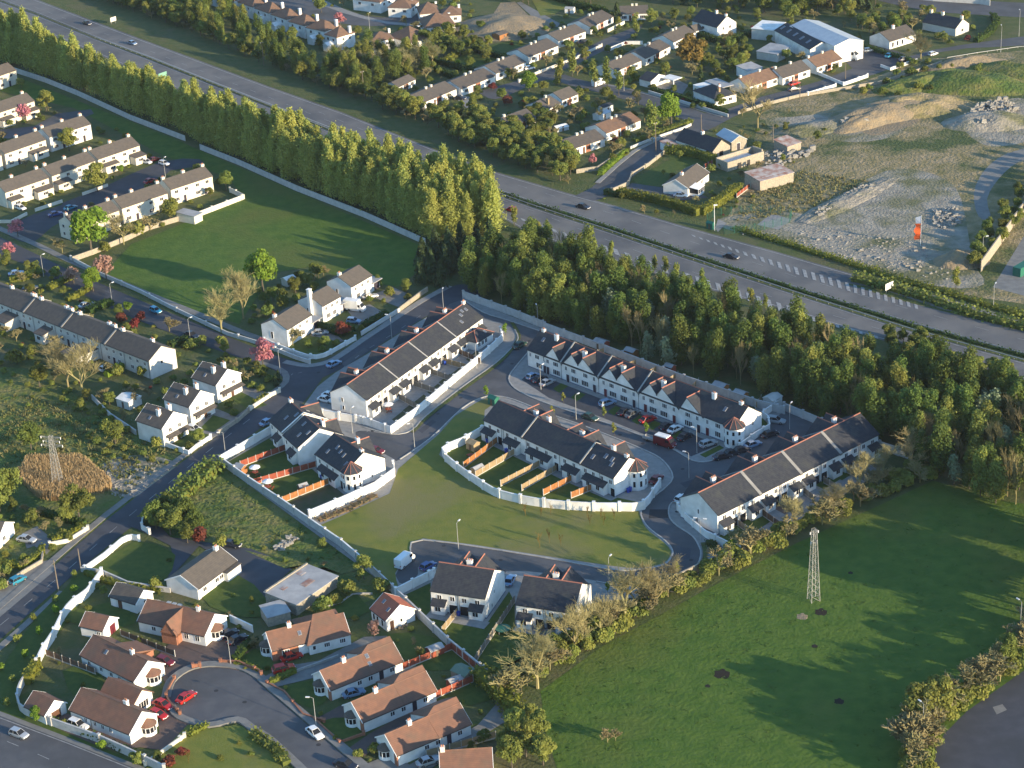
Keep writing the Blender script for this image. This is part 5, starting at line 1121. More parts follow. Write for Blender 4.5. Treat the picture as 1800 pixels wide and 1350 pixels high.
# median barriers
def barrier(label, pts):
    P = [g(x, y) for x, y in pts]; c = P[len(P)//2]; e = empty('crash_barrier', c, 0, label, 'crash barrier')
    b = MB()
    for a, d in zip(P[:-1], P[1:]): b.tube(a-c+Vector((0,0,.62)), d-c+Vector((0,0,.62)), .13, .13, 4, caps=False)
    b.obj('rail', steelM, e); q = MB()
    for p, a in walk(P, 4.0): p = p-c; q.box(p.x-.05, p.x+.05, p.y-.05, p.y+.05, 0, .6)
    q.obj('posts', steelM, e)
barrier('steel crash barrier along the motorway side nearest the tree belt', [(x, y+1) for x, y in MT])
barrier('steel crash barrier along the lower side of the green motorway median', [(x, y-1) for x, y in MBt][::-1])
barrier('wooden-post roadside rail beside the top right road', [(1665,104),(1720,95),(1790,85),(1840,82)])

# ---------------- hedges ----------------
def leaf_quads(P, Nn, sz, rs, spread=1.0):
    """quads at points P facing roughly along Nn"""
    n = len(P); T = rs.normal(size=(n,3)); Nn = Nn+rs.normal(size=(n,3))*spread
    Nn /= np.linalg.norm(Nn, axis=1)[:,None]+1e-9; U = np.cross(Nn, T); U /= np.linalg.norm(U, axis=1)[:,None]+1e-9; V = np.cross(Nn, U)
    s = (sz*(.6+.8*rs.rand(n)))[:,None]*.5
    a = P+U*s+V*s*.6; b = P-U*s*.7+V*s; c = P-U*s-V*s*.7; d = P+U*s*.7-V*s
    vs = np.stack([a,b,c,d], 1).reshape(-1,3); return vs
def quad_mesh(name, vs, m):
    n = len(vs)//4; me = bpy.data.meshes.new(name); me.vertices.add(len(vs)); me.vertices.foreach_set('co', vs.ravel().astype(np.float32))
    me.loops.add(n*4); me.loops.foreach_set('vertex_index', np.arange(n*4, dtype=np.int32))
    me.polygons.add(n); me.polygons.foreach_set('loop_start', np.arange(0, n*4, 4, dtype=np.int32)); me.polygons.foreach_set('loop_total', np.full(n, 4, dtype=np.int32))
    me.materials.append(m); me.update(calc_edges=True); me.validate(); return me
hc = [0]
def hedge(label, pts, wd=1.4, h=1.6, m=hedgM, dens=7, sz=.38, rag=.12, name='hedge', cat='hedge', group=None, zt=0.0, hvar=0.0):
    hc[0] += 1; rs = np.random.RandomState(hc[0]+500)
    P = [g(x, y, zt) for x, y in pts]; c = P[0].copy(); c.z = 0; V = []; N_ = []
    b = MB(); e = empty(name, c, 0, label, cat, group)
    for A, B in zip(P[:-1], P[1:]):
        d = B-A; d.z = 0; l = d.length; u = d/l; nrm = Vector((-u.y, u.x, 0)); n = int(l*dens*(wd+2*h))
        t = rs.rand(n); k = rs.rand(n)*(wd+2*h); hh = h*(1+hvar*np.sin(t*l*.7+hc[0])+rs.normal(size=n)*.03)
        side = np.where(k < h, -wd/2, np.where(k > h+wd, wd/2, k-h-wd/2)); z = np.where(k < h, k/h*hh, np.where(k > h+wd, (k-h-wd)/h*hh, hh))
        nn = np.where(k < h, -1, np.where(k > h+wd, 1, 0)); up = (nn == 0)*1.0
        base = np.array([A.x-c.x, A.y-c.y]); uu = np.array([u.x, u.y]); vv = np.array([nrm.x, nrm.y])
        xy = base+t[:,None]*l*uu+side[:,None]*vv+rs.normal(size=(n,2))*rag
        V.append(np.column_stack([xy, z+rs.normal(size=n)*rag])); N_.append(np.column_stack([nn[:,None]*vv, up+.25]))
        q = [A-c+nrm*(wd*.4), A-c-nrm*(wd*.4), B-c-nrm*(wd*.4), B-c+nrm*(wd*.4)]
        b.add([(p.x,p.y,0) for p in q]+[(p.x,p.y,h*(.9-hvar)) for p in q], [(0,1,2,3),(7,6,5,4),(0,4,5,1),(1,5,6,2),(2,6,7,3),(3,7,4,0)])
    vs = leaf_quads(np.concatenate(V), np.concatenate(N_), sz, rs, .7)
    b.obj('stems', m, e); lay_obj('foliage', quad_mesh('foliage', vs, m), e)
hedge('clipped golden hedge in front of the farm bungalow along the motorway', [(1087,344),(1105,347),(1150,355),(1190,366),(1228,379)], 2.6, 2.4, hedyM)
hedge('clipped golden hedge on the right side of the farm bungalow garden', [(1232,378),(1262,361),(1300,334)], 2.6, 2.4, hedyM)
hedge('tall clipped hedge between the farmhouse and the bungalow lawn', [(1170,268),(1200,271),(1235,278),(1256,288)], 3.0, 2.6, hedyM)
hedge('small dark hedge by the gate of the farm bungalow', [(1063,341),(1075,343),(1095,348)], 1.8, 1.6, hedgM)
hedge('low golden hedge along the motorway verge on the right', [(1290,402),(1400,435),(1480,460),(1560,487),(1650,512),(1760,545),(1850,570)], 2.0, 1.0, hedyM, rag=.3, hvar=.25)
hedge('rough green bank of shrubs between the slip road and the motorway', [(1500,492),(1560,507),(1640,530),(1700,552),(1800,578),(1880,598)], 3.0, 1.6, bushM, rag=.5, hvar=.3, sz=.6, dens=4)
hedge('low planted strip along the motorway median', [(x, y+3) for x, y in MT[8:]], 1.1, .7, hedgM, rag=.25, hvar=.3, dens=5)
hedge('golden hedge on the wall by the left edge garden, upper', [(92,954),(120,947),(150,928)], 1.3, 1.3, hedyM)
hedge('golden hedge round the lower left edge garden', [(0,990),(40,1000),(72,976),(74,965)], 1.3, 1.3, hedyM)
hedge('dark hedge at the back of the left edge garden', [(70,903),(110,915),(150,925)], 1.5, 1.5, hedgM)
hedge('golden clipped hedge by the top gabled house', [(447,712),(470,698)], 1.2, 1.2, hedyM)
hedge('long bright hedge behind the dark-roofed terrace, near the cars', [(187,663),(210,650),(230,640)], 1.6, 1.6, brigM)
hedge('golden hedge by the silver car at the left edge', [(18,495),(45,492),(66,478),(60,468)], 1.8, 1.6, hedyM)
hedge('golden hedge beside the driveway left of the green street tree', [(85,510),(105,500),(128,490)], 1.6, 1.5, hedyM)
hedge('second golden hedge by the blue car on the left', [(118,530),(140,520),(160,508)], 1.5, 1.4, hedyM)
hedge('dark green hedge by the red shrubs at the left road', [(155,552),(175,542),(198,535)], 2.4, 1.8, hedgM)
hedge('dark hedge at the end of the long terrace by the road', [(300,612),(330,598)], 1.6, 1.6, hedgM)
hedge('dark green garden hedge between the detached houses and the upper side road', [(640,578),(680,555)], 2.0, 1.6, hedgM)
hedge('dark green hedge by the white box van', [(560,575),(600,590),(620,580)], 2.0, 1.6, hedgM)
hedge('hedge between the middle and top detached houses', [(610,553),(640,566)], 1.8, 1.6, hedgM) if False else None
hedge('clipped hedge between the red-tiled bungalow drive and the bay-window lawn', [(415,1162),(432,1140),(450,1128)], 1.6, 1.3, hedgM)
hedge('curved low hedge along the head of the cul-de-sac', [(412,1168),(435,1170),(455,1182)], 1.0, .8, hedyM)
hedge('clipped golden hedge beside the lower red parked car', [(475,1202),(520,1182)], 1.2, 1.0, hedyM)
hedge('dark hedge beside the brown-roofed row beyond the motorway', [(762,110),(800,120),(850,133)], 1.6, 2.0, hedgM)
hedge('dark square hedge round the back lawn of the long bungalow row', [(765,125),(800,140),(840,152)], 1.6, 2.0, hedgM)
hedge('hedge between the lawns behind the long bungalow row', [(830,90),(880,103),(905,112)], 1.6, 2.0, hedgM)
hedge('golden diagonal hedge left of the back lawn beyond the motorway', [(780,112),(812,92)], 1.6, 1.8, hedyM)
hedge('long clipped hedge beside the suburban road at the hipped bungalow', [(1145,160),(1190,172),(1240,187),(1278,200)], 1.6, 1.4, hedgM)
hedge('golden hedge beside the little garage by the suburban road', [(1095,150),(1122,138)], 1.8, 1.4, hedyM)
hedge('green hedge right of the warehouse yard', [(1518,85),(1560,97),(1600,108)], 1.4, 1.4, hedgM)
hedge('curved clipped hedge at the road corner, top right', [(1745,30),(1752,42),(1740,60),(1715,75)], 2.2, 1.8, hedgM)
hedge('big square hedge left of the golden tree, top middle', [(1222,62),(1260,75),(1330,62)], 2.6, 2.0, hedgM)
hedge('tall dark hedge at the top between the lawns', [(965,-5),(1010,12),(1060,22)], 2.5, 2.2, hedgM)
hedge('green verge hedge above the road beside the motorway end', [(1055,308),(1080,285),(1100,268)], 1.8, 1.4, brigM)
hedge('shrub hedge along the verge below the silver birch', [(1115,250),(1150,238),(1215,215)], 2.0, 1.2, bushM)
hedge('low hedge along the inside of the white curved lawn wall', [(150,1008),(190,1025),(240,1035),(290,1038)], 1.2, .9, hedyM)
hedge('dark shrubs in the bed between the footpath and the pale wall', [(1248,952),(1256,970),(1278,975)], 2.2, .6, hedgM)
hedge('brown rough planting at the foot of the white wall beside the green', [(560,916),(610,897),(660,872)], 2.0, .5, mat('dry planting', (.16,.10,.06), .9, (.08,.08,.035), 1.0, .6), rag=.3)
hedge('creeper hedge at the top of the bottom roadside wall', [(95,1272),(150,1293),(240,1330)], 1.0, 1.2, hedgM)
hedge('overgrown hedge on the wall behind the bottom left garden', [(68,1170),(58,1186),(48,1204)], 1.6, 2.2, hedyM, rag=.3)
hedge('dense rough hedge between the main road and the scrub field', [(268,925),(300,890),(345,850),(380,822)], 4.5, 2.2, bushM, rag=.5, hvar=.2, sz=.6, dens=4)
hedge('low garden hedge in the bottom lawn of the cul-de-sac', [(445,1290),(460,1305),(485,1320),(505,1345)], 2.0, 1.3, bushM, rag=.3, hvar=.2)
hedge('row of small conifer shrubs on the edge of the bottom lawn', [(330,1295),(350,1283),(366,1276)], 1.4, 1.1, hedyM, rag=.2, hvar=.3)
hedge('dark yellow hedge running down from the bare tree beside the bungalow gardens', [(838,1190),(865,1212),(890,1235),(905,1262)], 3.2, 2.6, hedyM, rag=.4, hvar=.15, sz=.5, dens=5)

# ---------------- sheds and garden things ----------------
def shed(label, x, y, w_=2.4, d=1.8, h=1.9, a=33, m=woodO, r=felpM, name='garden_shed', cat='shed'):
    e = empty(name, g(x, y), R(a), label, cat); MB().prism_x([(-d/2,0),(d/2,0),(d/2,h),(0,h+.45),(-d/2,h)], -w_/2, w_/2).obj('wall', m, e)
    MB().prism_x([(-d/2-.15,h-.1),(0,h+.47),(d/2+.15,h-.1),(d/2+.15,h),(0,h+.58),(-d/2-.15,h)], -w_/2-.12, w_/2+.12).obj('roof', r, e)
    MB().box(-.35,.35,-d/2-.04,-d/2-.005,.05,1.7).obj('door', woodB, e)
shed('orange timber shed at the tip of the stepped houses garden', 424, 832, a=-40)
shed('small shed with pale roof in the second walled garden above the green', 840, 832, 2.6, 1.8, 1.5, 42, woodN)
shed('pale timber shed in the leftmost walled garden above the green', 832, 790, 2.6, 2.0, 1.9, -47, woodN, woodN)
shed('bright red shed behind the gable-fronted terrace', 1057, 612, 3.4, 2.6, 2.0, -47, woodR)
shed('orange shed behind the gable-fronted terrace, second from the left', 1110, 627, 3.0, 2.2, 1.9, -47, woodO)
shed('orange shed behind the gable-fronted terrace, middle one', 1178, 654, 2.4, 1.8, 1.8, -47, woodR)
shed('orange open-sided shed near the right end behind the gable-fronted terrace', 1267, 688, 3.4, 2.2, 1.9, -47, woodO)
shed('orange shed nearest the kiosk behind the gable-fronted terrace', 1302, 702, 3.0, 2.2, 1.9, -47, woodO)
shed('small brown shed with grey roof in the stepped houses garden', 533, 862, 2.0, 1.6, 1.3, 30, woodB)
shed('brown shed inside the red fence corner', 765, 1150, 3.0, 2.0, 1.6, 33, woodR)
shed('grey-green roofed shed in the red-fenced garden', 815, 1192, 3.6, 3.0, 1.9, -42, woodG, mat('green felt', (.13,.19,.14), .8))
shed('low brown shed next to the grey-green shed', 800, 1205, 2.8, 1.8, 1.4, 33, woodR)
shed('small orange timber shed at the bottom beside the yellow-green tree', 899, 1316, 2.2, 1.6, 1.7, 20, woodO)
shed('pale outbuilding with a white flat roof behind the lowest gabled house', 228, 712, 4.5, 4.2, 2.2, -39, greyM, whiteM)
shed('small white garden shed at the corner of the playing field', 508, 500, 3.2, 2.4, 2.0, 40, greyM, whiteM)
shed('small yellow-tan hut in the garden at the top, right of the lawn', 1002, 22, 3.5, 2.5, 1.8, -20, whiteM)
shed('timber garden room with brown roof above the long bungalow row', 880, 68, 5, 4, 2.2, 45, woodO, brownM)
shed('white greenhouse-like hut in the upper middle gardens', 1058, 208, 5.5, 3, 1.9, 40, whiteM, tinM)
shed('dark-roofed white hut beside the greenhouse-like hut', 1064, 196, 4.5, 3, 2.2, 40, whiteM, slateM)
shed('white round-topped hut in the garden by the dark-roofed row', 985, 228, 4.5, 3.5, 1.2, 30, tinM, whiteM)
shed('green electrical cabinet by the left end of the middle terrace', 868, 711, 2.4, 1.6, 1.9, -47, tealM, tealM)
shed('white electricity kiosk at the corner of the parking court', 1358, 712, 3.6, 3.0, 2.2, 43, greyM, greyM, name='electricity_kiosk', cat='kiosk')
shed('dark green cabinet beside the camera pole in the compound', 1249, 402, 2.2, 1.2, 1.8, -45, tealM, tealM, name='equipment_cabinet', cat='cabinet')
def bin_(label, x, y, m=blueM):
    e = empty('wheelie_bin', g(x, y), R(random.uniform(0,360)), label, 'bin', 'wheelie bins in the back gardens')
    MB().add([(-.24,-.26,.08),(.24,-.26,.08),(.24,.26,.08),(-.24,.26,.08),(-.29,-.34,1.0),(.29,-.34,1.0),(.29,.34,1.0),(-.29,.34,1.0)], [(0,3,2,1),(4,5,6,7),(0,1,5,4),(1,2,6,5),(2,3,7,6),(3,0,4,7)]).obj('bin_body', m, e)
    MB().box(-.31,.31,-.38,.36,1.0,1.08).obj('lid', m, e); MB().tube((-.27,.3,.1),(.27,.3,.1),.1,.1,8).obj('wheel', rubbM, e)
for x, y, s_ in ((762,1074,'left of the back door of the left semi-detached pair'), (806,1083,'beside the short fence of the left pair'), (857,778,'in the first walled garden above the green'), (890,796,'in the second walled garden above the green'), (916,1104,'by the right semi-detached pair'), (715,690,'behind the lowest house of the centre-left terrace'), (782,641,'in a middle garden of the centre-left terrace'), (565,842,'behind the lowest stepped block'), (1104,866,'beside the turret wall, left'), (1108,864,'beside the turret wall, right'), (820,614,'beside the hipped garden room'), (485,783,'behind the topmost stepped block')):
    bin_('blue wheelie bin '+s_, x, y)
def table(label, x, y, par=True):
    e = empty('garden_table', g(x, y), R(random.uniform(0,90)), label, 'table')
    MB().lathe([(.75,.68),(.75,.74)], 12).obj('table_top', woodR, e); MB().tube((0,0,0),(0,0,.68),.06,.06,6).obj('leg', woodR, e)
    for k in range(2): MB().box(-.7,.7,.95,1.2,.4,.45).box(-.6,-.5,1.0,1.15,0,.4).box(.5,.6,1.0,1.15,0,.4).obj('bench', woodR, e, rz=k*math.pi)
    if par: MB().lathe([(1.35,1.9),(1.3,1.95),(.06,2.45)], 8).obj('parasol', whiteM, e); MB().tube((0,0,.7),(0,0,2.4),.03,.03,6).obj('parasol_pole', steelM, e)
table('garden table under a white parasol in the topmost stepped garden', 449, 834)
table('white garden table in the middle stepped garden', 472, 859)
table('garden table with a pale parasol behind the centre-left terrace', 683, 723)
table('small garden table without parasol in the leftmost walled garden', 828, 804, False)
def tramp(label, x, y):
    e = empty('trampoline', g(x, y), 0, label, 'trampoline'); b = MB()
    b.lathe([(1.5,.75),(1.6,.8),(1.5,.85)], 16); b.obj('frame', tealM, e); MB().lathe([(1.45,.78),(1.45,.80)], 16).obj('mat', rubbM, e)
    l = MB().box(-.04,.04,-.04,.04,0,.78).mesh('leg', steelM)
    for k in range(6): lay_obj('leg', l, e, (1.5*math.cos(k*1.047), 1.5*math.sin(k*1.047), 0))
tramp('dark round trampoline beside the long weathered fence', 884, 1110)
tramp('trampoline in the garden behind the low detached garage', 215, 1092) if False else None
# rubble on the waste ground
def rubble(label, pts, n, s0, s1, zh, m, name='rubble_heap'):
    rs = random.Random(len(label)); P = [g(x, y) for x, y in pts]; c = sum(P, Vector())/len(P); b = MB()
    mn = [min(p[i] for p in P) for i in (0, 1)]; mx = [max(p[i] for p in P) for i in (0, 1)]; k = 0
    def inside(x, y):
        r = False; j = len(P)-1
        for i in range(len(P)):
            if (P[i].y > y) != (P[j].y > y) and x < (P[j].x-P[i].x)*(y-P[i].y)/(P[j].y-P[i].y)+P[i].x: r = not r
            j = i
        return r
    while k < n:
        x = rs.uniform(mn[0], mx[0]); y = rs.uniform(mn[1], mx[1])
        if not inside(x, y): continue
        k += 1; s = rs.uniform(s0, s1)*(1 if rs.random() < .85 else 2); z = rs.random()*zh
        v = [((x-c.x)+s*rs.uniform(.6,1.2)*sx, (y-c.y)+s*rs.uniform(.5,1)*sy, z+s*rs.uniform(.3,.8)*sz) for sx, sy, sz in ((-1,-1,-1),(1,-1,-1),(1,1,-1),(-1,1,-1),(-.7,-.7,1),(.8,-.6,1),(.6,.7,1),(-.7,.8,1))]
        b.add(v, [(0,3,2,1),(4,5,6,7),(0,1,5,4),(1,2,6,5),(2,3,7,6),(3,0,4,7)])
    o = b.obj(name, m, None, c); tag(o, label, 'rubble', kind='stuff')
def mound(label, x, y, rx, ry, h, a, m, seed=1, name='soil_mound'):
    from mathutils import noise
    c = g(x, y); n = 28; vs = []; fs = []
    for j in range(n+1):
        for i in range(n+1):
            u, v = i/n*2-1, j/n*2-1; r = math.hypot(u, v); hh = max(0, 1-r**2)**1.2*h*(1+.5*noise.noise(Vector((u*2.5+seed, v*2.5, seed))))+.25*noise.noise(Vector((u*9, v*9, seed)))*(1 if r < 1 else 0)
            vs.append((u*rx*math.cos(R(a))-v*ry*math.sin(R(a)), u*rx*math.sin(R(a))+v*ry*math.cos(R(a)), hh if r < 1 else -.3))
    fs = [(j*(n+1)+i, j*(n+1)+i+1, (j+1)*(n+1)+i+1, (j+1)*(n+1)+i) for j in range(n) for i in range(n)]
    b = MB(); b.add(vs, fs); o = b.obj(name, m, None, c, smooth=True); o['kind'] = 'structure'
mound('', 1555, 202, 24, 9, 4.0, 20, soilM, 1); mound('', 1525, 215, 16, 6, 3.0, 35, soilM, 3); mound('', 1600, 190, 22, 12, 3.5, 10, wasteM, 5)
mound('', 1700, 150, 26, 12, 4.5, -20, roughM, 7); mound('', 1640, 145, 24, 8, 3.5, 20, roughM, 9); mound('', 1740, 215, 16, 10, 3, 0, gravM, 11)
mound('', 1490, 352, 26, 5, 1.0, 45, gravM, 13); mound('', 1690, 460, 8, 6, 3, 0, soilM, 17); mound('', 1440, 225, 18, 7, 1.6, 20, gravM, 19)
mound('', 885, 48, 18, 20, 3.5, 30, soilM, 21); mound('', 1780, 130, 20, 10, 3, -40, roughM, 23); mound('', 1700, 115, 16, 6, 3, 10, soilM, 25)
rubM = mat('broken concrete', (.33,.32,.29), .95, (.22,.20,.17), 1.5, .6)
rubble('pale broken rubble ridge along the slope of the waste ground', [(1430,376),(1500,335),(1530,325),(1535,332),(1480,362),(1440,382)], 420, .15, .45, .9, rubM)
rubble('bright pile of broken concrete at the upper right of the waste ground', [(1690,215),(1720,190),(1765,180),(1790,195),(1770,220),(1720,225)], 600, .2, .6, 2.2, rubM)
rubble('pale stones scattered near the orange banner', [(1640,370),(1680,365),(1690,390),(1660,405),(1640,395)], 200, .2, .5, .4, rubM)
rubble('broken stones beside the tan soil heap', [(1490,205),(1545,190),(1560,200),(1520,225),(1480,225)], 160, .3, .7, 2.0, rubM)
rubble('rubble scattered round the ruined shed', [(1365,262),(1400,270),(1430,262),(1425,275),(1390,280),(1360,272)], 120, .25, .6, .8, rubM)
rubble('rubble scattered beside the roofless barn', [(1340,270),(1375,262),(1390,285),(1350,300)], 90, .2, .5, .5, rubM)
rubble('grey stones scattered over the gravel beside the motorway', [(1290,412),(1440,400),(1600,420),(1700,460),(1690,500),(1500,462),(1340,418)], 300, .12, .35, .1, rubM)
rubble('small heap of stones on the left waste corner by the main road', [(180,830),(240,815),(290,815),(240,870),(200,880)], 110, .1, .3, .2, rubM)
rubble('long stone rockery bed in the grass above the bungalow yard', [(475,965),(510,942),(525,948),(490,972)], 90, .15, .35, .35, rubM)
rubble('pink-brown debris round the small orange-roofed outbuilding', [(683,1098),(700,1085),(722,1092),(715,1105),(690,1110)], 60, .12, .3, .3, soilM)
# ---------------- trees ----------------
def trunk_mesh(name, h, r, lean=0, limbs=(), seed=0, m=trunkM):
    b = MB(); rs = random.Random(seed); p = Vector((0,0,-.1)); n = 4; pts = [p]
    for k in range(1, n+1): pts.append(Vector((rs.uniform(-1,1)*.04*h*k/n, rs.uniform(-1,1)*.04*h*k/n, h*k/n)))
    for k in range(n): b.tube(pts[k], pts[k+1], r*(1-.8*k/n), r*(1-.8*(k+1)/n), 6)
    for t, l, el in limbs:
        i = min(int(t*n), n-1); q = pts[i].lerp(pts[i+1], t*n-i); a = rs.uniform(0, 6.28)
        e = q+Vector((math.cos(a)*math.cos(el), math.sin(a)*math.cos(el), math.sin(el)))*l
        b.tube(q, e, r*.4*(1-t*.5), r*.1, 4)
    return b.mesh('trunk', m)
def crown(kind, H, W, n, sz, seed, m, base=.15):
    rs = np.random.RandomState(seed)
    if kind == 'cone':
        t = rs.rand(n*2)**.85; whorl = .5+.5*np.sin(t*H*2.2+seed); keep = rs.rand(n*2) < .35+.65*whorl; t = t[keep][:n]; n = len(t)
        a = rs.rand(n)*6.283; rr = W*(1-t)**.75*(.75+.35*np.sin(a*3+seed+t*9))*(.35+.65*rs.rand(n)**.5)
        z = H*(base+(1-base)*t); P = np.column_stack([rr*np.cos(a), rr*np.sin(a), z]); N_ = np.column_stack([np.cos(a), np.sin(a), .5+0*a])
    elif kind == 'larch':
        t = rs.rand(n)**.8; a = rs.rand(n)*6.283; lobe = .8+.2*np.sin(a*3+np.floor(t*9)*1.7+seed)
        rr = W*np.clip((1-t)*1.9, 0, 1)**.7*lobe*(.25+.75*rs.rand(n)**.6); rr = rr*(1+.25*np.sin(t*23+seed))
        bx = .5*np.sin(t*4+seed); z = H*(base+(1-base)*t)+rr*.25; P = np.column_stack([rr*np.cos(a)+bx, rr*np.sin(a), z]); P = P+rs.normal(size=(n,3))*np.array([.32,.32,.55]); N_ = np.column_stack([np.cos(a), np.sin(a), .4+0*a])
    elif kind == 'clumps':
        k = 17; C = []
        while len(C) < k:
            v = rs.uniform(-1, 1, 3)
            if np.linalg.norm(v) < 1: C.append(v*np.array([W*.68, W*.68, H*(1-base)*.36])+np.array([0,0,H*(base+(1-base)*.52)]))
        C = np.array(C); rad = W*rs.uniform(.32, .5, k)
        i = rs.randint(0, k, n); v = rs.normal(size=(n,3)); v /= np.linalg.norm(v, axis=1)[:,None]; v[:,2] = np.where(v[:,2] < -.5, -v[:,2], v[:,2])
        q = rs.rand(n)**.35; P = C[i]+v*(rad[i]*q)[:,None]*np.array([1,1,.8]); N_ = v+np.array([0,0,.3])
    elif kind == 'slim':
        k = 9; tz = np.linspace(base+.1, .95, k); C = np.column_stack([rs.uniform(-1,1,k)*W*.45, rs.uniform(-1,1,k)*W*.45, H*tz]); rad = W*(.45+.35*np.sin(tz*3))*rs.uniform(.7,1.1,k)
        i = rs.randint(0, k, n); v = rs.normal(size=(n,3)); v /= np.linalg.norm(v, axis=1)[:,None]; q = rs.rand(n)**.45
        P = C[i]+v*(rad[i]*q)[:,None]*np.array([1,1,1.5]); N_ = v+np.array([0,0,.3])
    elif kind == 'bush':
        k = 8; a = rs.rand(k)*6.28; C = np.column_stack([np.cos(a)*W*.5*rs.rand(k), np.sin(a)*W*.5*rs.rand(k), H*rs.uniform(.25,.6,k)]); rad = W*rs.uniform(.35,.55,k)
        i = rs.randint(0, k, n); v = rs.normal(size=(n,3)); v /= np.linalg.norm(v, axis=1)[:,None]; v[:,2] = abs(v[:,2])*1.0-.2; q = rs.rand(n)**.3
        P = C[i]+v*(rad[i]*q)[:,None]; P[:,2] = np.clip(P[:,2], .05, H); N_ = v+np.array([0,0,.3])
    return quad_mesh('crown', leaf_quads(P, N_, sz, rs, .6), m)
def bare(H, W, seed, m, thick=.16, depth=4, fork=4, lo=.34, tw=.028, up=.75):
    rs = random.Random(seed); b = MB(); t = MB()
    def grow(p, d, l, r, k):
        e = p+d*l
        (b if k <= 1 else t).tube(p, e, r, r*.6, 5 if k < 2 else 3, caps=False)
        if k >= depth: return
        nn = fork if k < 3 else fork+1
        for j in range(nn):
            v = Vector((rs.uniform(-1,1), rs.uniform(-1,1), rs.uniform(-.25,.9))).normalized()
            nd = (d*up+v*.8).normalized(); f = rs.uniform(.35, 1.0); q = p+d*(l*f)
            grow(q, nd, l*rs.uniform(.55,.85), max(r*.55, tw), k+1)
    grow(Vector((0,0,-.1)), Vector((0,0,1)), H*lo, thick, 0)
    vs = np.array(t.v) if t.v else np.zeros((1,3)); zmax = vs[:,2].max(); wmax = np.percentile(np.abs(vs[:,:2]), 98)
    sx = W/wmax; sz = H/zmax
    for mb in (b, t): mb.v = [(x*sx if z > .3 else x, y*sx if z > .3 else y, z*sz) for x, y, z in mb.v]
    return b.mesh('trunk', m), t.mesh('twigs', m)
ntree = [0]
def tree(x, y, kit, s=1.0, label=None, group=None, name='tree', cat='tree', world=None, rz=None, sz=None):
    ntree[0] += 1; p = world if world is not None else g(x, y); p = Vector((p.x, p.y, 0))
    e = empty(name, p, rz if rz is not None else random.uniform(0, 6.28), label, cat, group); e.scale = (s, s, s*(sz or random.uniform(.92, 1.1)))
    for nm, me in kit: lay_obj(nm, me, e)
    return e
def kits(n, fn): return [fn(i) for i in range(n)]
K_larch = kits(6, lambda i: (('trunk', trunk_mesh('t', 15, .17, seed=i, limbs=[(.25+.1*k, 1.2, .4) for k in range(4)])), ('crown', crown('larch', 16, 3.2, 4200, .36, i+1, larchM, .06))))
K_wood = kits(5, lambda i: (('trunk', trunk_mesh('t', 9, .13, seed=i+20, limbs=[(.4+.1*k, 1.5, .7) for k in range(4)])), ('crown', crown('slim', 12, 2.8, 3400, .33, i+31, woodgM, .1))))
K_woody = kits(4, lambda i: (('trunk', trunk_mesh('t', 9, .13, seed=i+25, limbs=[(.4+.1*k, 1.5, .7) for k in range(4)])), ('crown', crown('slim', 11.5, 2.6, 3000, .33, i+41, woodyM, .1))))
K_woodb = kits(4, lambda i: (lambda q: (('trunk', q[0]), ('twigs', q[1])))(bare(12, 2.1, i+50, twigM, .13, 4, 4, up=1.5, tw=.035)))
K_round = kits(4, lambda i: (('trunk', trunk_mesh('t', 5, .22, seed=i+60, limbs=[(.4+.12*k, 2.0, .7) for k in range(4)])), ('crown', crown('clumps', 8, 3.6, 3800, .36, i+61, bushM, .2))))
K_roundb = kits(2, lambda i: (('trunk', trunk_mesh('t', 5, .25, seed=i+70)), ('crown', crown('clumps', 8, 3.8, 4600, .36, i+71, brigM, .15))))
K_roundy = kits(3, lambda i: (('trunk', trunk_mesh('t', 5, .2, seed=i+75)), ('crown', crown('clumps', 8, 3.6, 3600, .36, i+76, woodyM, .15))))
K_bush = kits(4, lambda i: (('stem', trunk_mesh('t', 1.5, .08, seed=i+80)), ('foliage', crown('bush', 2.6, 2.0, 1100, .30, i+81, bushM))))
K_bushy = kits(3, lambda i: (('stem', trunk_mesh('t', 1.5, .08, seed=i+85)), ('foliage', crown('bush', 2.6, 2.0, 1100, .30, i+86, woodyM))))
K_bushr = kits(2, lambda i: (('stem', trunk_mesh('t', 1.5, .08, seed=i+88)), ('foliage', crown('bush', 2.6, 1.8, 700, .32, i+88, redbM))))
K_bare = kits(4, lambda i: (lambda q: (('trunk', q[0]), ('twigs', q[1])))(bare(11.5, 4.4, i+91, twig2M, .24, 5, 4, up=1.0, tw=.022)))
K_baresh = kits(4, lambda i: (lambda q: (('stem', q[0]), ('twigs', q[1])))(bare(4.6, 2.3, i+101, twigM, .08, 5, 3, up=.6, tw=.020, lo=.14)))
K_pink = kits(2, lambda i: (('trunk', trunk_mesh('t', 3, .14, seed=i+110, limbs=[(.5,1.5,.7)]*3)), ('crown', crown('clumps', 4.6, 2.4, 900, .36, i+111, pinkM, .2))))
K_pnk2 = kits(2, lambda i: (('trunk', trunk_mesh('t', 3, .14, seed=i+113, limbs=[(.5,1.5,.7)]*3)), ('crown', crown('clumps', 4.6, 2.6, 700, .36, i+114, pnk2M, .2))))
K_con = kits(4, lambda i: (('trunk', trunk_mesh('t', 9, .18, seed=i+120)), ('crown', crown('cone', 10, 3.0, 1500, .50, i+121, darkcM, .04))))
K_silv = kits(2, lambda i: (('trunk', trunk_mesh('t', 6, .12, seed=i+130)), ('crown', crown('slim', 8, 2.1, 800, .45, i+131, silvM, .2))))
K_gold = kits(1, lambda i: (('trunk', trunk_mesh('t', 5, .25, seed=i+140)), ('crown', crown('clumps', 9, 4.6, 3000, .5, i+141, orbM, .12))))
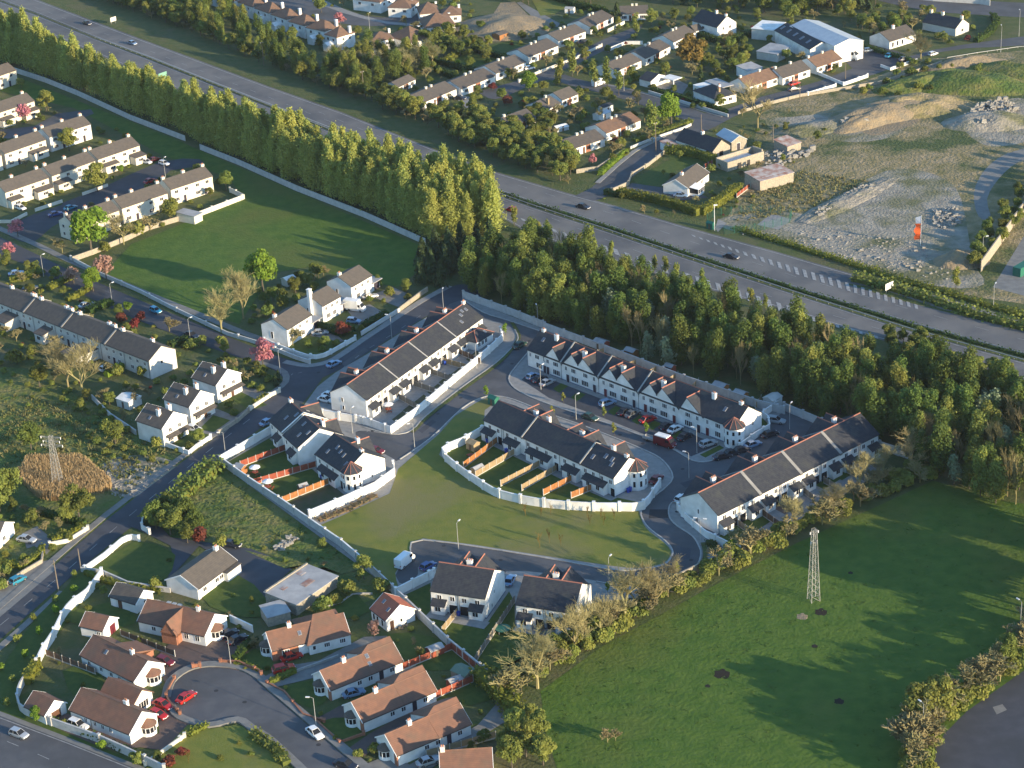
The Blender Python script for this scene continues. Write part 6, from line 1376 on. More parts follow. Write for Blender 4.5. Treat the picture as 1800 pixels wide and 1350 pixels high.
K_slimst = kits(2, lambda i: (('trunk', trunk_mesh('t', 6, .12, seed=i+150)), ('crown', crown('slim', 8, 1.6, 700, .4, i+151, woodyM, .28))))
K_young = kits(2, lambda i: (('trunk', trunk_mesh('t', 2.4, .05, seed=i+160)), ('crown', crown('slim', 3.6, .75, 170, .3, i+161, brigM if i else woodyM, .4))))
K_whip = kits(2, lambda i: (lambda q: (('trunk', q[0]), ('twigs', q[1])))(bare(4.2, .7, i+165, orbM, .05, 3, 4, up=1.6, tw=.02)))
K_sapl = kits(2, lambda i: (('stem', trunk_mesh('t', 1.5, .05, seed=i+170)), ('foliage', crown('bush', 2.2, 1.05, 330, .3, i+171, brigM if i else woodyM))))

def proj(x, y):
    v = RW.transposed() @ Vector((x, y, -CAM_H)); return 900-FPX*v.x/v.z, 675+FPX*v.y/v.z
def stretch(key, x, y):
    px, py = proj(x, y); pick = lambda T: next(t for lim, t in T if px < lim)
    if key == 'belt':
        d = 127+.419*(px-25)-py; row = 'front-row' if d < 22 else ('middle-row' if d < 46 else 'back-row')
        return 'feathery yellow-green tree, '+row+' of the belt, '+pick(((120,'behind the top left corner house'),(230,'behind the second cream row'),(340,'above the gap in the wall'),(480,'above the start of the playing field'),(640,'above the middle of the playing field'),(9999,'at the end next to the conifers')))
    if key == 'wood':
        d = 516+.373*(px-815)-py; row = 'lower edge' if d < 40 else ('middle' if d < 85 else 'motorway side')
        return ', '+row+' of the wood, '+pick(((950,'above the end of the side road'),(1090,'behind the first gables'),(1230,'behind the middle gables'),(1370,'behind the turret end'),(1520,'behind the parking court'),(9999,'beyond the right-hand terrace')))
    if key == 'bank': return ' on the far motorway bank, '+pick(((330,'at the top left'),(520,'below the hipped houses'),(700,'left of the long bungalow row'),(860,'below the long bungalow row'),(9999,'ending at the side road')))
    if key == 'hedge': return ' in the field hedge, '+pick(((1000,'below the semi-detached pairs'),(1130,'right of the semi-detached pairs'),(1280,'below the bend of the road'),(1430,'left of the field pylon top'),(9999,'behind the right-hand terrace')))
def scatter(poly, n, dmin, seed=0):
    rs = random.Random(seed); P = [g(x, y) for x, y in poly]; out = []
    mn = [min(p[i] for p in P) for i in (0, 1)]; mx = [max(p[i] for p in P) for i in (0, 1)]; tries = 0
    while len(out) < n and tries < n*60:
        tries += 1; x = rs.uniform(mn[0], mx[0]); y = rs.uniform(mn[1], mx[1]); r = False; j = len(P)-1
        for i in range(len(P)):
            if (P[i].y > y) != (P[j].y > y) and x < (P[j].x-P[i].x)*(y-P[i].y)/(P[j].y-P[i].y)+P[i].x: r = not r
            j = i
        if r and all((x-a)**2+(y-b_)**2 > dmin*dmin for a, b_ in out): out.append((x, y))
    return out
def blocked(x, y, m=1.6):
    for ax, ay, an, L, D in RECT:
        dx, dy = x-ax, y-ay; u = dx*math.cos(an)+dy*math.sin(an); v = -dx*math.sin(an)+dy*math.cos(an)
        if -m < u < L+m and -m-.6 < v < D+m: return True
    for P in BLOCK:
        r = False; j = len(P)-1
        for i in range(len(P)):
            if (P[i].y > y) != (P[j].y > y) and x < (P[j].x-P[i].x)*(y-P[i].y)/(P[j].y-P[i].y)+P[i].x: r = not r
            j = i
        if r: return True
    return False
def forest(poly, n, dmin, kitw, label, group, s=(0.85, 1.15), seed=0, name='tree', cat='tree', fill=False, key=None):
    rs = random.Random(seed+999); ks = [k for k, w_ in kitw for _ in range(w_)]
    for x, y in scatter(poly, n, dmin, seed):
        if fill and blocked(x, y): continue
        lab, K = rs.choice(ks)
        if key: lab = (lab or '')+stretch(key, x, y) if key != 'belt' else stretch(key, x, y)
        nm = name if name != 'garden_shrub' else {'g': 'green_bush', 'y': 'golden_bush', 'b': 'twiggy_shrub'}[lab[0]]
        tree(0, 0, rs.choice(K), rs.uniform(*s), lab or label, group+((' ('+lab.split(' ')[0]+')') if lab else '') if key != 'belt' else group, nm, cat, world=Vector((x, y, 0)))
# tall belt beside the motorway
forest([(-60,60),(-20,70),(80,120),(200,172),(400,248),(600,312),(780,362),(862,385),(880,420),(760,428),(640,372),(520,325),(420,280),(350,255),(326,238),(137,158),(25,117),(-60,90)], 298, 2.3,
       [((None, K_larch), 1)], '', 'tall trees in the belt beside the motorway', (.80, 1.14), 1, 'larch_tree', key='belt')
# wood below the motorway
forest([(818,490),(870,470),(930,462),(1000,478),(1100,512),(1250,570),(1400,620),(1520,655),(1640,680),(1860,745),(1860,890),(1760,890),(1640,850),(1610,820),(1560,785),(1450,742),(1380,705),(1200,660),(1060,605),(960,568),(860,530),(822,512)], 300, 3.6,
       [(('slim mid-green tree', K_wood), 8), (('slim yellow-green tree', K_woody), 2), (('bare brown-twigged tree', K_woodb), 3), (('pale silvery tree', K_silv), 1)],
       '', 'trees of the wood', (.75, 1.15), 2, 'woodland_tree', key='wood')
tree(1165, 622, K_silv[0], 1.1, 'pale silvery tree alone at the dark lower edge of the wood, near the red shed', name='silver_tree')
# fringe of young trees along the motorway edge
for i, (x, y) in enumerate(((905,398),(948,412),(962,420),(1020,437),(1045,446),(1075,458),(1150,480),(1170,486),(1190,492),(1235,508),(1275,525),(1320,540),(1345,545))):
    tree(x, y, K_slimst[i % 2], random.uniform(.5,.7), 'slender young tree standing out above the wood against the motorway chevrons', 'slender young trees at the motorway edge', name='young_tree')
forest([(1560,590),(1620,605),(1700,640),(1860,690),(1860,720),(1760,700),(1640,660),(1570,625)], 44, 3.2, [(('bushy green tree on the bank right of the chevrons where the wood meets the motorway', K_round), 2), (('yellow-green bushy tree on the bank right of the chevrons', K_roundy), 2)], '', 'bank trees right of the chevrons', (.45,.7), 3, 'bank_tree')
# dark conifers
for i, (x, y, s) in enumerate(((745,478,1.05),(768,470,1.1),(790,462,1.0),(760,494,1.0),(812,452,1.0),(785,485,.95),(840,440,.9),(742,500,.9),(862,425,.8),(775,505,.8),(800,478,.9),(820,462,.8))):
    tree(x, y, K_con[i % 4], s, 'dark spreading conifer at the lower end of the tall tree belt', 'dark conifers at the end of the belt', name='conifer')
# shrub bank on the far side of the motorway
forest([(100,-25),(230,20),(340,60),(430,100),(540,145),(640,180),(760,228),(880,285),(1000,325),(1008,300),(985,268),(900,235),(850,215),(760,200),(660,172),(600,150),(480,110),(380,70),(300,20),(250,-25)], 260, 3.2,
       [(('olive bushy tree', K_round), 5), (('yellowish bushy tree', K_roundy), 4), (('brown twiggy tree', K_baresh), 2)], '', 'bank trees beyond the motorway', (.6, .95), 4, 'bank_tree', key='bank')
forest([(300,-20),(400,20),(480,75),(560,120),(640,150),(660,170),(600,160),(480,118),(380,75),(300,30),(220,-25)], 60, 4.0, [(('taller dark green tree behind the motorway bank at the top left', K_wood), 3), (('taller olive tree behind the motorway bank at the top left', K_woody), 2)], '', 'upper bank trees', (.6,.9), 5, 'bank_tree')
forest([(575,130),(640,100),(700,105),(760,100),(770,120),(720,140),(680,150),(640,160),(600,150)], 42, 4.0, [(('bare grey-brown tree in the grove left of the small outbuilding', K_bare), 3), (('green tree in the grove left of the small outbuilding', K_woody), 2), (('ivy-green tree in the grove left of the small outbuilding', K_wood), 2)], '', 'grove beyond the motorway', (.6,.95), 6)
forest([(740,75),(800,60),(850,85),(860,110),(800,100),(760,110)], 22, 4.0, [(('mixed green garden tree below the brown-hipped bungalow', K_round), 2), (('yellow-green garden tree below the brown-hipped bungalow', K_roundy), 2)], '', 'garden trees below the hipped houses', (.5,.8), 7)
forest([(870,-15),(1000,-25),(1050,-5),(1040,15),(960,-5),(930,10),(905,0)], 22, 5, [(('green tree at the top edge behind the building site', K_round), 2), (('yellowish tree at the top edge behind the building site', K_roundy), 2)], '', 'trees at the top edge', (.7,1.0), 8)
forest([(1040,-25),(1840,-25),(1840,-5),(1560,-10),(1540,20),(1500,40),(1480,20),(1400,30),(1290,20),(1200,15),(1110,0)], 90, 5, [(('dark green tree in the shady gardens at the top right', K_round), 4), (('olive tree in the shady gardens at the top right', K_roundy), 2), (('dark conifer-like tree in the shady gardens at the top right', K_con), 1)], '', 'top right garden trees', (.7,1.1), 9)
forest([(1500,40),(1560,40),(1600,30),(1610,50),(1560,60),(1520,65)], 12, 5, [(('round garden tree behind the white cottage with bright panels', K_round), 1)], '', 'trees behind the cottage', (.5,.8), 10)
forest([(1220,100),(1300,75),(1330,100),(1300,125),(1260,140),(1230,130)], 24, 4.5, [(('green garden tree among the gardens right of the golden tree', K_round), 3), (('yellow garden tree among the gardens right of the golden tree', K_roundy), 1)], '', 'garden trees right of the golden tree', (.4,.7), 11)
forest([(900,215),(940,190),(990,240),(985,265),(930,240)], 22, 3.5, [(('olive garden tree by the half-hidden dark bungalow', K_round), 2), (('brown garden tree by the half-hidden dark bungalow', K_baresh), 1)], '', 'garden trees by the hidden bungalow', (.5,.8), 12)
# right edge: trees by the yard
forest([(1700,480),(1716,440),(1740,400),(1790,330),(1850,260),(1850,330),(1770,420),(1722,470)], 48, 4.0, [(('dark green bush-like tree on the bank beside the yard wall at the right edge', K_round), 2), (('olive bush-like tree on the bank beside the yard wall at the right edge', K_roundy), 1)], '', 'bank trees by the yard wall', (.4,.65), 13)
forest([(1600,105),(1700,110),(1760,140),(1740,160),(1660,160),(1580,170),(1500,165),(1530,150)], 30, 4.0, [(('low green bush on the overgrown bank of the waste ground', K_bush), 2), (('low yellow-green bush on the overgrown bank of the waste ground', K_bushy), 1)], '', 'bushes on the waste ground bank', (.8,1.4), 14, 'bush', 'bush')
# hedge line between the estate and the big field
forest([(850,1195),(905,1190),(960,1155),(1010,1120),(1080,1085),(1160,1045),(1240,1005),(1340,955),(1400,930),(1480,890),(1560,845),(1640,810),(1640,840),(1560,872),(1440,925),(1320,985),(1200,1045),(1120,1090),(1040,1140),(960,1185),(900,1225)], 260, 1.9,
       [(('brown bare-twigged shrub', K_baresh), 2), (('yellow-green shrub', K_bushy), 6)], '', 'hedge line shrubs', (1.0, 1.55), 15, 'hedge_shrub', 'shrub', key='hedge')
for i, (x, y, s) in enumerate(((945,1210,1.35),(1010,1145,.9),(1100,1100,1.0),(1145,1070,.95),(1185,1040,.75),(1055,1120,.85),(1395,930,.7),(1510,868,.85),(1600,830,1.0),(1625,800,1.0),(1460,900,.7),(1550,845,.8))):
    tree(x, y, K_bare[i % 4], s, ('broad bare tree at the corner of the bungalow gardens, largest in the hedge line' if i == 0 else 'pale bare tree rising out of the hedge line between the estate and the field'), None if i == 0 else 'bare trees in the hedge line', name='bare_tree')
for i, (x, y, s) in enumerate(((905,1290,.7),(925,1330,.9),(950,1300,.7),(890,1325,.6),(935,1275,.6),(955,1345,.8),(900,1350,.8))):
    tree(x, y, K_roundy[i % 3], s, 'yellow-green bushy tree at the bottom, between the bungalow gardens and the field', 'bushy trees at the bottom of the hedge line', name='bushy_tree')
forest([(1590,1370),(1600,1310),(1612,1265),(1660,1240),(1700,1215),(1760,1170),(1830,1110),(1840,1135),(1780,1185),(1700,1240),(1655,1280),(1640,1330),(1640,1370)], 150, 1.7,
       [(('olive-gold shrub in the hedge beside the car park', K_bushy), 3), (('brown twiggy shrub in the hedge beside the car park', K_baresh), 2)], '', 'hedge beside the car park', (1.1, 1.75), 16, 'hedge_shrub', 'shrub')
for i, (x, y, s) in enumerate(((1625,1275,1.15),(1650,1262,1.05),(1605,1290,.95),(1668,1252,.8),(1770,1170,.8))):
    tree(x, y, K_roundy[i % 3], s, 'yellow-green leafy tree rising from the hedge beside the car park', 'leafy trees beside the car park', name='leafy_tree')
# single trees
one = [
 (162,447,K_roundb[0],1.75,'bright lime-green round tree at the corner of the old cream rows','round_tree'),
 (463,515,K_roundb[1],1.45,'bright lime-green round tree beside the playing field and the detached houses','round_tree'),
 (390,585,K_bare[0],1.35,'big bare fan-shaped tree beside the road by the playing field, left one of two','bare_tree'),
 (428,560,K_bare[1],1.2,'bare fan-shaped tree behind the biggest one by the playing field','bare_tree'),
 (218,430,K_bare[2],.9,'thin bare tree in front of the old cream rows, tallest one','bare_tree'),
 (240,415,K_bushy[0],2.2,'yellow-green shrub tree under the old cream rows','garden_tree'),
 (265,405,K_baresh[0],1.2,'brown bare shrub in front of the middle cream block','bare_shrub'),
 (300,390,K_roundy[0],.9,'yellow-green tree in front of the right cream block','garden_tree'),
 (185,442,K_bushy[1],1.4,'yellow bush beside the lime-green round tree','bush'),
 (110,445,K_baresh[1],1.2,'brown bare tree by the road corner left of the lime-green tree','bare_shrub'),
 (398,335,K_round[0],.8,'small dark round tree in the corner garden of the cream rows','garden_tree'),
 (172,337,K_roundy[1],1.2,'broad brownish-green tree in front of the third old row','garden_tree'),
 (82,197,K_roundy[2],.95,'yellow tree right of the second cream row at the top left','garden_tree'),
 (38,155,K_roundy[0],.5,'small yellowish tree right of the cream house in the top left corner','garden_tree'),
 (122,265,K_roundy[1],.95,'yellow-green tree in front of the white two-tone block','garden_tree'),
 (212,305,K_roundb[0],.35,'small bright tree between the porches of the third old row','garden_tree'),
 (45,212,K_pink[0],1.2,'pink blossom tree in front of the highest long row at the left edge','cherry_tree'),
 (32,416,K_pink[1],1.15,'pink blossom tree beside the left estate road, near the white wall','cherry_tree'),
 (18,450,K_pink[0],.95,'pink-red blossom tree at the left edge of the suburban road','cherry_tree'),
 (463,645,K_pink[1],1.5,'bright pink blossom tree at the road junction','cherry_tree'),
 (187,490,K_pnk2[0],1.4,'faded pink blossom tree on the wall of the playing field','cherry_tree'),
 (130,498,K_pnk2[1],1.1,'faded pink blossom tree left of the green street tree','cherry_tree'),
 (164,512,K_roundb[1],.85,'fresh green round street tree beside the faded blossom','street_tree'),
 (98,488,K_bush[0],1.3,'low spreading green tree by the lamp post on the suburban road','garden_tree'),
 (227,548,K_roundb[0],.42,'small fresh green street tree above the red shrubs','street_tree'),
 (298,583,K_baresh[2],1.0,'small bare tree beside the blue hatchback','bare_shrub'),
 (390,607,K_bushy[0],1.2,'round yellow-green bush in the verge below the bare fan tree','bush'),
 (212,568,K_bushr[0],1.3,'copper-red shrub left of the small bare tree','red_shrub'),(238,578,K_bushr[1],1.5,'copper-red shrub under the small green street tree','red_shrub'),(250,562,K_bushr[0],1.1,'smaller copper-red shrub nearest the blue hatchback','red_shrub'),
 (340,612,K_bush[1],1.3,'green spreading bush at the end of the long terrace','bush'),(355,604,K_bush[2],1.1,'green bush beside the road next to the long terrace end','bush'),
 (602,590,K_bushr[1],1.9,'dark copper-red round shrub tree in the corner garden','red_shrub'),
 (515,608,K_baresh[3],1.1,'yellowish bare shrub in front of the corner detached house','bare_shrub'),
 (498,548,K_round[2],.75,'green garden tree behind the corner detached house','garden_tree'),(470,556,K_bush[3],1.3,'dark green bush left of the corner detached house','bush'),
 (480,530,K_round[3],.55,'dark garden tree beneath the lime-green tree by the detached houses','garden_tree'),(540,505,K_round[0],.5,'dark garden tree behind the middle detached house','garden_tree'),(560,488,K_round[1],.5,'dark garden tree left of the top detached house','garden_tree'),(520,515,K_round[1],.6,'dark leafy tree in the gardens behind the detached houses','garden_tree'),
 (685,520,K_bushy[1],1.2,'yellow-green bush in the drive of the top detached house','bush'),(715,515,K_roundy[2],.5,'yellow-green tree at the top corner garden of the upper side road','garden_tree'),
 (590,540,K_bush[0],1.0,'green bush beside the box van','bush'),
 (385,800,K_bush[1],.01,'x','x'),
 (120,680,K_bare[3],1.15,'bare spreading tree left of the flat extension behind the long terrace','bare_tree'),(100,660,K_bare[0],.9,'bare tree behind the long terrace, left one','bare_tree'),(145,690,K_bare[1],1.25,'biggest bare brown tree behind the gardens of the long terrace','bare_tree'),
 (70,680,K_round[1],.8,'dark green tree in the scrub behind the long terrace','garden_tree'),(30,640,K_bush[2],1.8,'dark bush at the left edge behind the long terrace','bush'),(60,625,K_bush[3],1.2,'green garden bush left of the little gabled extension','bush'),
 (205,660,K_bush[1],1.3,'green bush by the bright hedge behind the long terrace','bush'),(255,660,K_bush[0],1.4,'dark green bush behind the topmost gabled house','bush'),(270,655,K_bushy[2],1.3,'yellow-green bush behind the topmost gabled house','bush'),
 (203,780,K_roundy[0],.75,'yellow-green tree at the scrub edge left of the lowest gabled house','garden_tree'),(275,783,K_bushy[0],1.1,'yellow bush at the front of the lowest gabled house','bush'),(315,770,K_bushy[1],1.0,'yellow round shrub before the bay window of the lowest gabled house','bush'),(185,755,K_bushy[2],1.2,'small olive bush in the scrub','bush'),
 (55,790,K_round[2],.9,'round green tree above the pylon','garden_tree'),(18,880,K_round[3],1.05,'big round green tree at the left edge below the pylon','garden_tree'),(0,900,K_roundy[1],1.0,'yellow-green tree cut by the left edge','garden_tree'),(140,915,K_round[0],1.1,'round green tree by the main road below the reeds','garden_tree'),(120,920,K_roundy[1],.7,'yellow-green tree beside the round green tree below the reeds','garden_tree'),
 (55,918,K_bush[1],1.2,'mixed shrub at the back of the left edge garden','bush'),(110,942,K_bush[2],.9,'round lawn bush in the left edge garden','bush'),(10,1010,K_bushy[0],1.2,'dark shrub in the lower left edge garden','bush'),(5,1035,K_bushy[1],1.0,'yellow shrub at the left edge by the parked teal car','bush'),
 (300,940,K_round[1],.95,'dark evergreen tree at the bungalow entrance, left of the copper tree','garden_tree'),(275,930,K_round[2],.85,'dark evergreen bush tree nearest the bungalow gate','garden_tree'),(355,952,K_bushr[0],1.6,'copper-brown shrub tree above the white bungalow','red_shrub'),(390,960,K_bushy[1],1.2,'yellow-green bush beside the dark car at the bungalow','bush'),(330,955,K_round[3],.6,'green bush tree left of the copper tree','garden_tree'),
 (565,960,K_bushy[2],.8,'small bush on the grass by the block boundary wall','bush'),(640,1018,K_roundy[2],.65,'shaggy yellow-brown tree against the boundary wall above the orange-roofed outbuilding','garden_tree'),(612,1045,K_bushy[0],1.5,'golden bush beside the long stone shed','bush'),(590,1060,K_bushy[1],1.0,'yellow bush at the corner of the long stone shed','bush'),(672,1040,K_bush[0],1.4,'green bush beside the boundary wall','bush'),(570,1072,K_bush[2],1.4,'dark bush below the long stone shed','bush'),
 (658,1120,K_pnk2[0],.75,'small faded pink tree below the orange-roofed outbuilding','cherry_tree'),
 (735,1300,K_bush[3],1.6,'dark green bush against the lowest whole bungalow','bush'),(628,1330,K_bushy[0],.7,'small light bush in the gravel garden','bush'),(660,1325,K_bush[0],1.0,'dark bush in the gravel garden','bush'),(850,1300,K_bush[1],1.0,'green bush above the pale timber fence','bush'),
 (272,1035,K_bushy[2],1.1,'palm-like yellow-green bush left of the white bungalow','bush'),(190,1245+20,K_bush[2],.01,'x','x'),
 (66,1268,K_roundb[1],.42,'bright green tree at the corner garage by the roadside wall','garden_tree'),(112,1278,K_sapl[0],1.0,'thin green shrub on the roadside wall by the parked white estate','bush'),(180,1318,K_sapl[1],1.2,'green sapling on the roadside wall below the big bungalow','young_tree'),(240,1345,K_sapl[0],1.5,'green sapling at the right end of the roadside wall','young_tree'),
 (320,1330,K_bushr[1],1.0,'small red shrub at the edge of the bottom lawn','red_shrub'),(300,1345,K_bushr[0],1.1,'red shrub lower on the bottom lawn','red_shrub'),(332,1342,K_whip[0],.9,'thin young tree on the bottom lawn','young_tree'),
 (1068,1305,K_baresh[0],.8,'low brown bush alone in the big green field','bush'),(1082,1302,K_baresh[1],.5,'smaller brown bush beside the one in the big green field','bush'),
 (1180,222,K_roundb[0],1.35,'bright green round tree beside the road beyond the motorway','round_tree'),(1146,238,K_slimst[0],1.35,'pale birch-like tree left of the bright green round tree','birch_tree'),
 (1215,120,K_gold[0],1.35,'golden-brown round tree in the upper middle gardens','golden_tree'),
 (1332,225,K_bare[2],1.25,'big bare tree on the verge by the top right road','bare_tree'),(1618,108,K_bare[3],1.1,'olive bare tree beside the yard entrance','bare_tree'),
 (1042,325-35,K_pink[0],.75,'magenta blossom tree at the end of the dark bungalow row','cherry_tree'),(1082,258,K_bushr[0],1.5,'round copper-red shrub by the dark bungalow row','red_shrub'),
 (598,45,K_pink[1],1.1,'pink-red blossom tree in the street at the top left','cherry_tree'),(565,22,K_roundy[0],.8,'pale green street tree at the top left','street_tree'),(555,12,K_slimst[0],.9,'slim tree beside the street at the top left','street_tree'),
 (930,160,K_roundb[1],.95,'bright yellow-green round tree at the fork of the suburban roads','round_tree'),(866,158,K_bushr[1],1.3,'red-brown shrub beside the second bungalow of the long row','red_shrub'),(890,185,K_bushr[0],1.6,'wide red-brown shrub by the fork of the roads','red_shrub'),
 (985,150,K_slimst[1],1.25,'slim street tree at the fork of the suburban roads, leftmost','street_tree'),(1006,134,K_slimst[0],1.15,'slim street tree behind the leftmost one','street_tree'),(1045,155,K_slimst[1],1.2,'slim street tree beside the white van','street_tree'),(1068,155,K_slimst[0],1.2,'slim street tree left of the suburban lamp post','street_tree'),(1088,168,K_slimst[1],1.1,'slim street tree right of the suburban lamp post','street_tree'),(1118,66,K_slimst[1],1.0,'golden slim tree beside the upper suburban road','street_tree'),
 (1145,45,K_roundy[1],.85,'pale yellow-green tree before the low bungalow at the top','garden_tree'),(1085,38,K_con[0],.8,'dark upright conifer at the top beside the last bungalow','conifer'),
 (902,140,K_baresh[0],1.1,'small bare tree in front of the third bungalow pair','bare_shrub'),(960,118,K_baresh[1],1.3,'orange-brown young tree in front of the fourth bungalow pair','bare_shrub'),(1000,85,K_bush[0],1.4,'green bush in front of the fifth bungalow pair','bush'),(858,85,K_roundy[2],.6,'yellow-green tree behind the long bungalow row','garden_tree'),(805,118,K_roundb[0],.35,'small light green tree on the back lawn beyond the motorway','garden_tree'),
 (1120,188-20,K_bush[1],1.0,'dark bush between the suburban road and the tall-chimney bungalow','bush'),(1018,172,K_bush[2],1.5,'dark green bush above the square garden','bush'),(1010,215,K_baresh[2],1.2,'twiggy shrub in the garden of the tall-chimney bungalow','bare_shrub'),(1030,205,K_bush[3],1.2,'green bush in the garden of the tall-chimney bungalow','bush'),
 (1100,300,K_slimst[0],.01,'x','x'),(1600,560,K_slimst[1],.01,'x','x'),
 (1680,510,K_slimst[1],.75,'thin yellow-green tree on the verge by the slip road','young_tree'),
 (1330,262,K_bushy[1],1.2,'yellow-green bush above the small stone barn','bush'),(1250,292+8,K_bushy[0],1.0,'yellow bush in front of the farm bungalow corner','bush'),(1270,296,K_bush[1],1.0,'green bush left of the roofless barn','bush'),
 (1280,110,K_con[1],.6,'dark conifer with a golden side in the upper middle gardens','conifer'),(1232,140,K_con[2],.45,'small upright conifer behind the hipped bungalow','conifer'),
 (1390,40,K_roundy[0],1.0,'tall olive tree above the warehouse','garden_tree'),(1700,72,K_bushr[0],1.0,'orange-red shrub before the dark-roofed cottage','red_shrub'),
]
for x, y, k, s, lab, nm in one:
    if s > .1: tree(x, y, k, s, lab, None, nm, 'bush' if nm in ('bush','bare_shrub','red_shrub') else 'tree')
for i, (x, y, s) in enumerate([(1860+15.5*k, 925+8.5*k, 1.6+.3*(k%3)) for k in range(10)]+[(1848+17*k, 1108-9*k, 1.5+.25*(k%3)) for k in range(8)]):
    tree(x, y, K_round[i % 4], s, 'tall tree standing outside the picture to the lower right of the field', 'tall trees beyond the right edge', name='tall_tree')
for i, (x, y, s) in enumerate(((285,915,.8),(310,925,.85),(330,925,.8),(262,922,.6),(345,935,.75),(298,905,.7),(320,905,.7))):
    tree(x, y, K_con[i % 4] if i % 3 == 0 else K_round[i % 4], s*(.7 if i % 3 == 0 else 1), 'dark evergreen in the clump between the main road and the lone white bungalow', 'dark evergreen clump', name='evergreen')
# saplings on the grass bank by the main road
for i, (x, y) in enumerate(((132,1015),(131,1042),(97,1058),(99,1078),(60,1092),(70,1116),(31,1128),(45,1157),(24,1200),(3,1178),(12,1240))):
    tree(x, y, K_sapl[i % 2], random.uniform(.9,1.2), 'small round sapling in the two rows on the grass bank beside the main road', 'saplings on the grass bank', name='sapling')
# thin young trees on the green
for i, (x, y) in enumerate(((924,908),(951,911),(968,905),(1032,911),(1037,924),(1056,913),(1061,924),(1080,915),(949,964),(966,955),(986,960))):
    tree(x, y, K_whip[i % 2], random.uniform(.7,1.0), 'thin brown whip of a young tree planted on the green', 'young trees on the green', name='young_tree')
for i, (x, y) in enumerate(((991,710),(855,700) ,(1063,737),(889,590),(1080,768),(1136,765),(972,735),(1285,975),(1190,1015),(1068,1043))):
    tree(x, y, K_young[i % 2], random.uniform(.7,1.0), 'slim young street tree planted beside the estate footpath', 'young street trees in the new estate', name='young_tree')
forest([(490,655),(500,662),(470,650),(395,625),(395,615),(430,625),(480,640)], 0, 2, [((None, K_bush), 1)], '', '', (1,1), 17) if False else None
for i, (x, y, k) in enumerate(((435,640,K_bush),(447,655,K_bush),(462,662,K_bush),(478,668,K_bush),(490,672,K_con),(430,668,K_con),(445,682,K_bush),(486,680,K_con),(395,650,K_con),(410,655,K_bush))):
    tree(x, y, k[i % 4], .35 if k is K_con else .8, 'dark garden shrub in the corner garden between the top gabled house and the junction', 'shrubs in the junction corner garden', name='bush', cat='bush')
forest([(0,640),(60,655),(170,715),(150,740),(60,720),(0,700)], 16, 3, [(('green scrub bush on the rough ground at the left', K_bush), 2), (('yellowish scrub bush on the rough ground at the left', K_bushy), 1)], '', 'scrub bushes at the left', (.4,.8), 18, 'bush', 'bush')
forest([(150,760),(230,790),(310,820),(250,820),(180,800)], 14, 3, [(('small scrub bush between the pylon and the lowest gabled house', K_bushy), 2), (('small green scrub bush between the pylon and the lowest gabled house', K_bush), 1)], '', 'scrub bushes by the pylon', (.4,.8), 19, 'bush', 'bush')
def gardens(poly, n, where, seed, s=(.5,1.1), dmin=3.2):
    forest(poly, n, dmin, [(('green garden bush '+where, K_bush), 4), (('yellowish garden bush '+where, K_bushy), 3), (('brown twiggy garden shrub '+where, K_baresh), 2)], '', 'garden shrubs '+where, s, seed, 'garden_shrub', 'shrub', True)
    forest(poly, n//4, 7, [(('olive garden tree '+where, K_round), 3), (('pale green garden tree '+where, K_roundy), 2), (('copper-red garden shrub '+where, K_bushr), 1)], '', 'garden trees '+where, (s[0]*.75, s[1]*.6), seed+50, 'garden_tree', 'tree', True)
gardens([(690,130),(850,70),(1040,20),(1300,30),(1340,170),(1290,195),(1160,250),(1060,300),(1000,260),(850,200),(740,185)], 300, 'among the bungalow gardens beyond the motorway', 21)
gardens([(400,-15),(830,-20),(850,60),(740,120),(640,110),(500,70),(390,20)], 110, 'among the hipped houses at the top left', 22)
gardens([(1240,0),(1720,0),(1730,60),(1560,115),(1440,140),(1340,110),(1250,90)], 120, 'round the warehouse at the top right', 23)
gardens([(-20,190),(60,180),(160,200),(250,245),(330,285),(420,330),(300,395),(130,455),(60,430),(-20,390)], 110, 'between the old cream rows', 24, (.4,.8))
gardens([(-20,440),(90,470),(250,540),(350,590),(470,640),(480,690),(330,800),(230,790),(150,740),(60,650),(-20,620)], 190, 'round the long dark-roofed terrace', 25, (.4,.9))
gardens([(430,560),(460,500),(540,480),(660,480),(740,510),(640,590),(560,625),(480,600)], 60, 'round the brown-roofed detached houses', 26, (.5,.9))
gardens([(70,1200),(150,1030),(330,960),(480,960),(640,1010),(800,1130),(880,1230),(860,1350),(600,1350),(260,1340),(60,1260)], 110, 'in the gardens of the red-roofed bungalows', 27, (.25,.55))
gardens([(-20,880),(150,930),(80,985),(-20,1040)], 30, 'in the garden at the left edge', 28, (.4,.8))
gardens([(1000,350),(1250,400),(1330,350),(1500,200),(1340,180),(1240,240),(1110,280)], 60, 'round the old farm beside the waste ground', 29, (.3,.7))
# reed bed round the left pylon
rs = np.random.RandomState(5); c = g(108, 842); n = 16000
a = rs.rand(n)*6.283; r = np.sqrt(rs.rand(n)); ax, ay = 13.0, 8.5; ph = R(-40)
X = r*ax*np.cos(a)*(1+.12*np.sin(a*5)); Y = r*ay*np.sin(a)*(1+.12*np.sin(a*4)); x = X*math.cos(ph)-Y*math.sin(ph); y = X*math.sin(ph)+Y*math.cos(ph); hh = 1.1+.9*rs.rand(n)
dx = rs.normal(size=n)*.12; dy = rs.normal(size=n)*.12; w2 = .07; an = rs.rand(n)*3.14
V = np.stack([np.column_stack([x-w2*np.cos(an), y-w2*np.sin(an), 0*x]), np.column_stack([x+w2*np.cos(an), y+w2*np.sin(an), 0*x]), np.column_stack([x+dx+w2*.6*np.cos(an), y+dy+w2*.6*np.sin(an), hh]), np.column_stack([x+dx-w2*.6*np.cos(an), y+dy-w2*.6*np.sin(an), hh])], 1).reshape(-1,3)
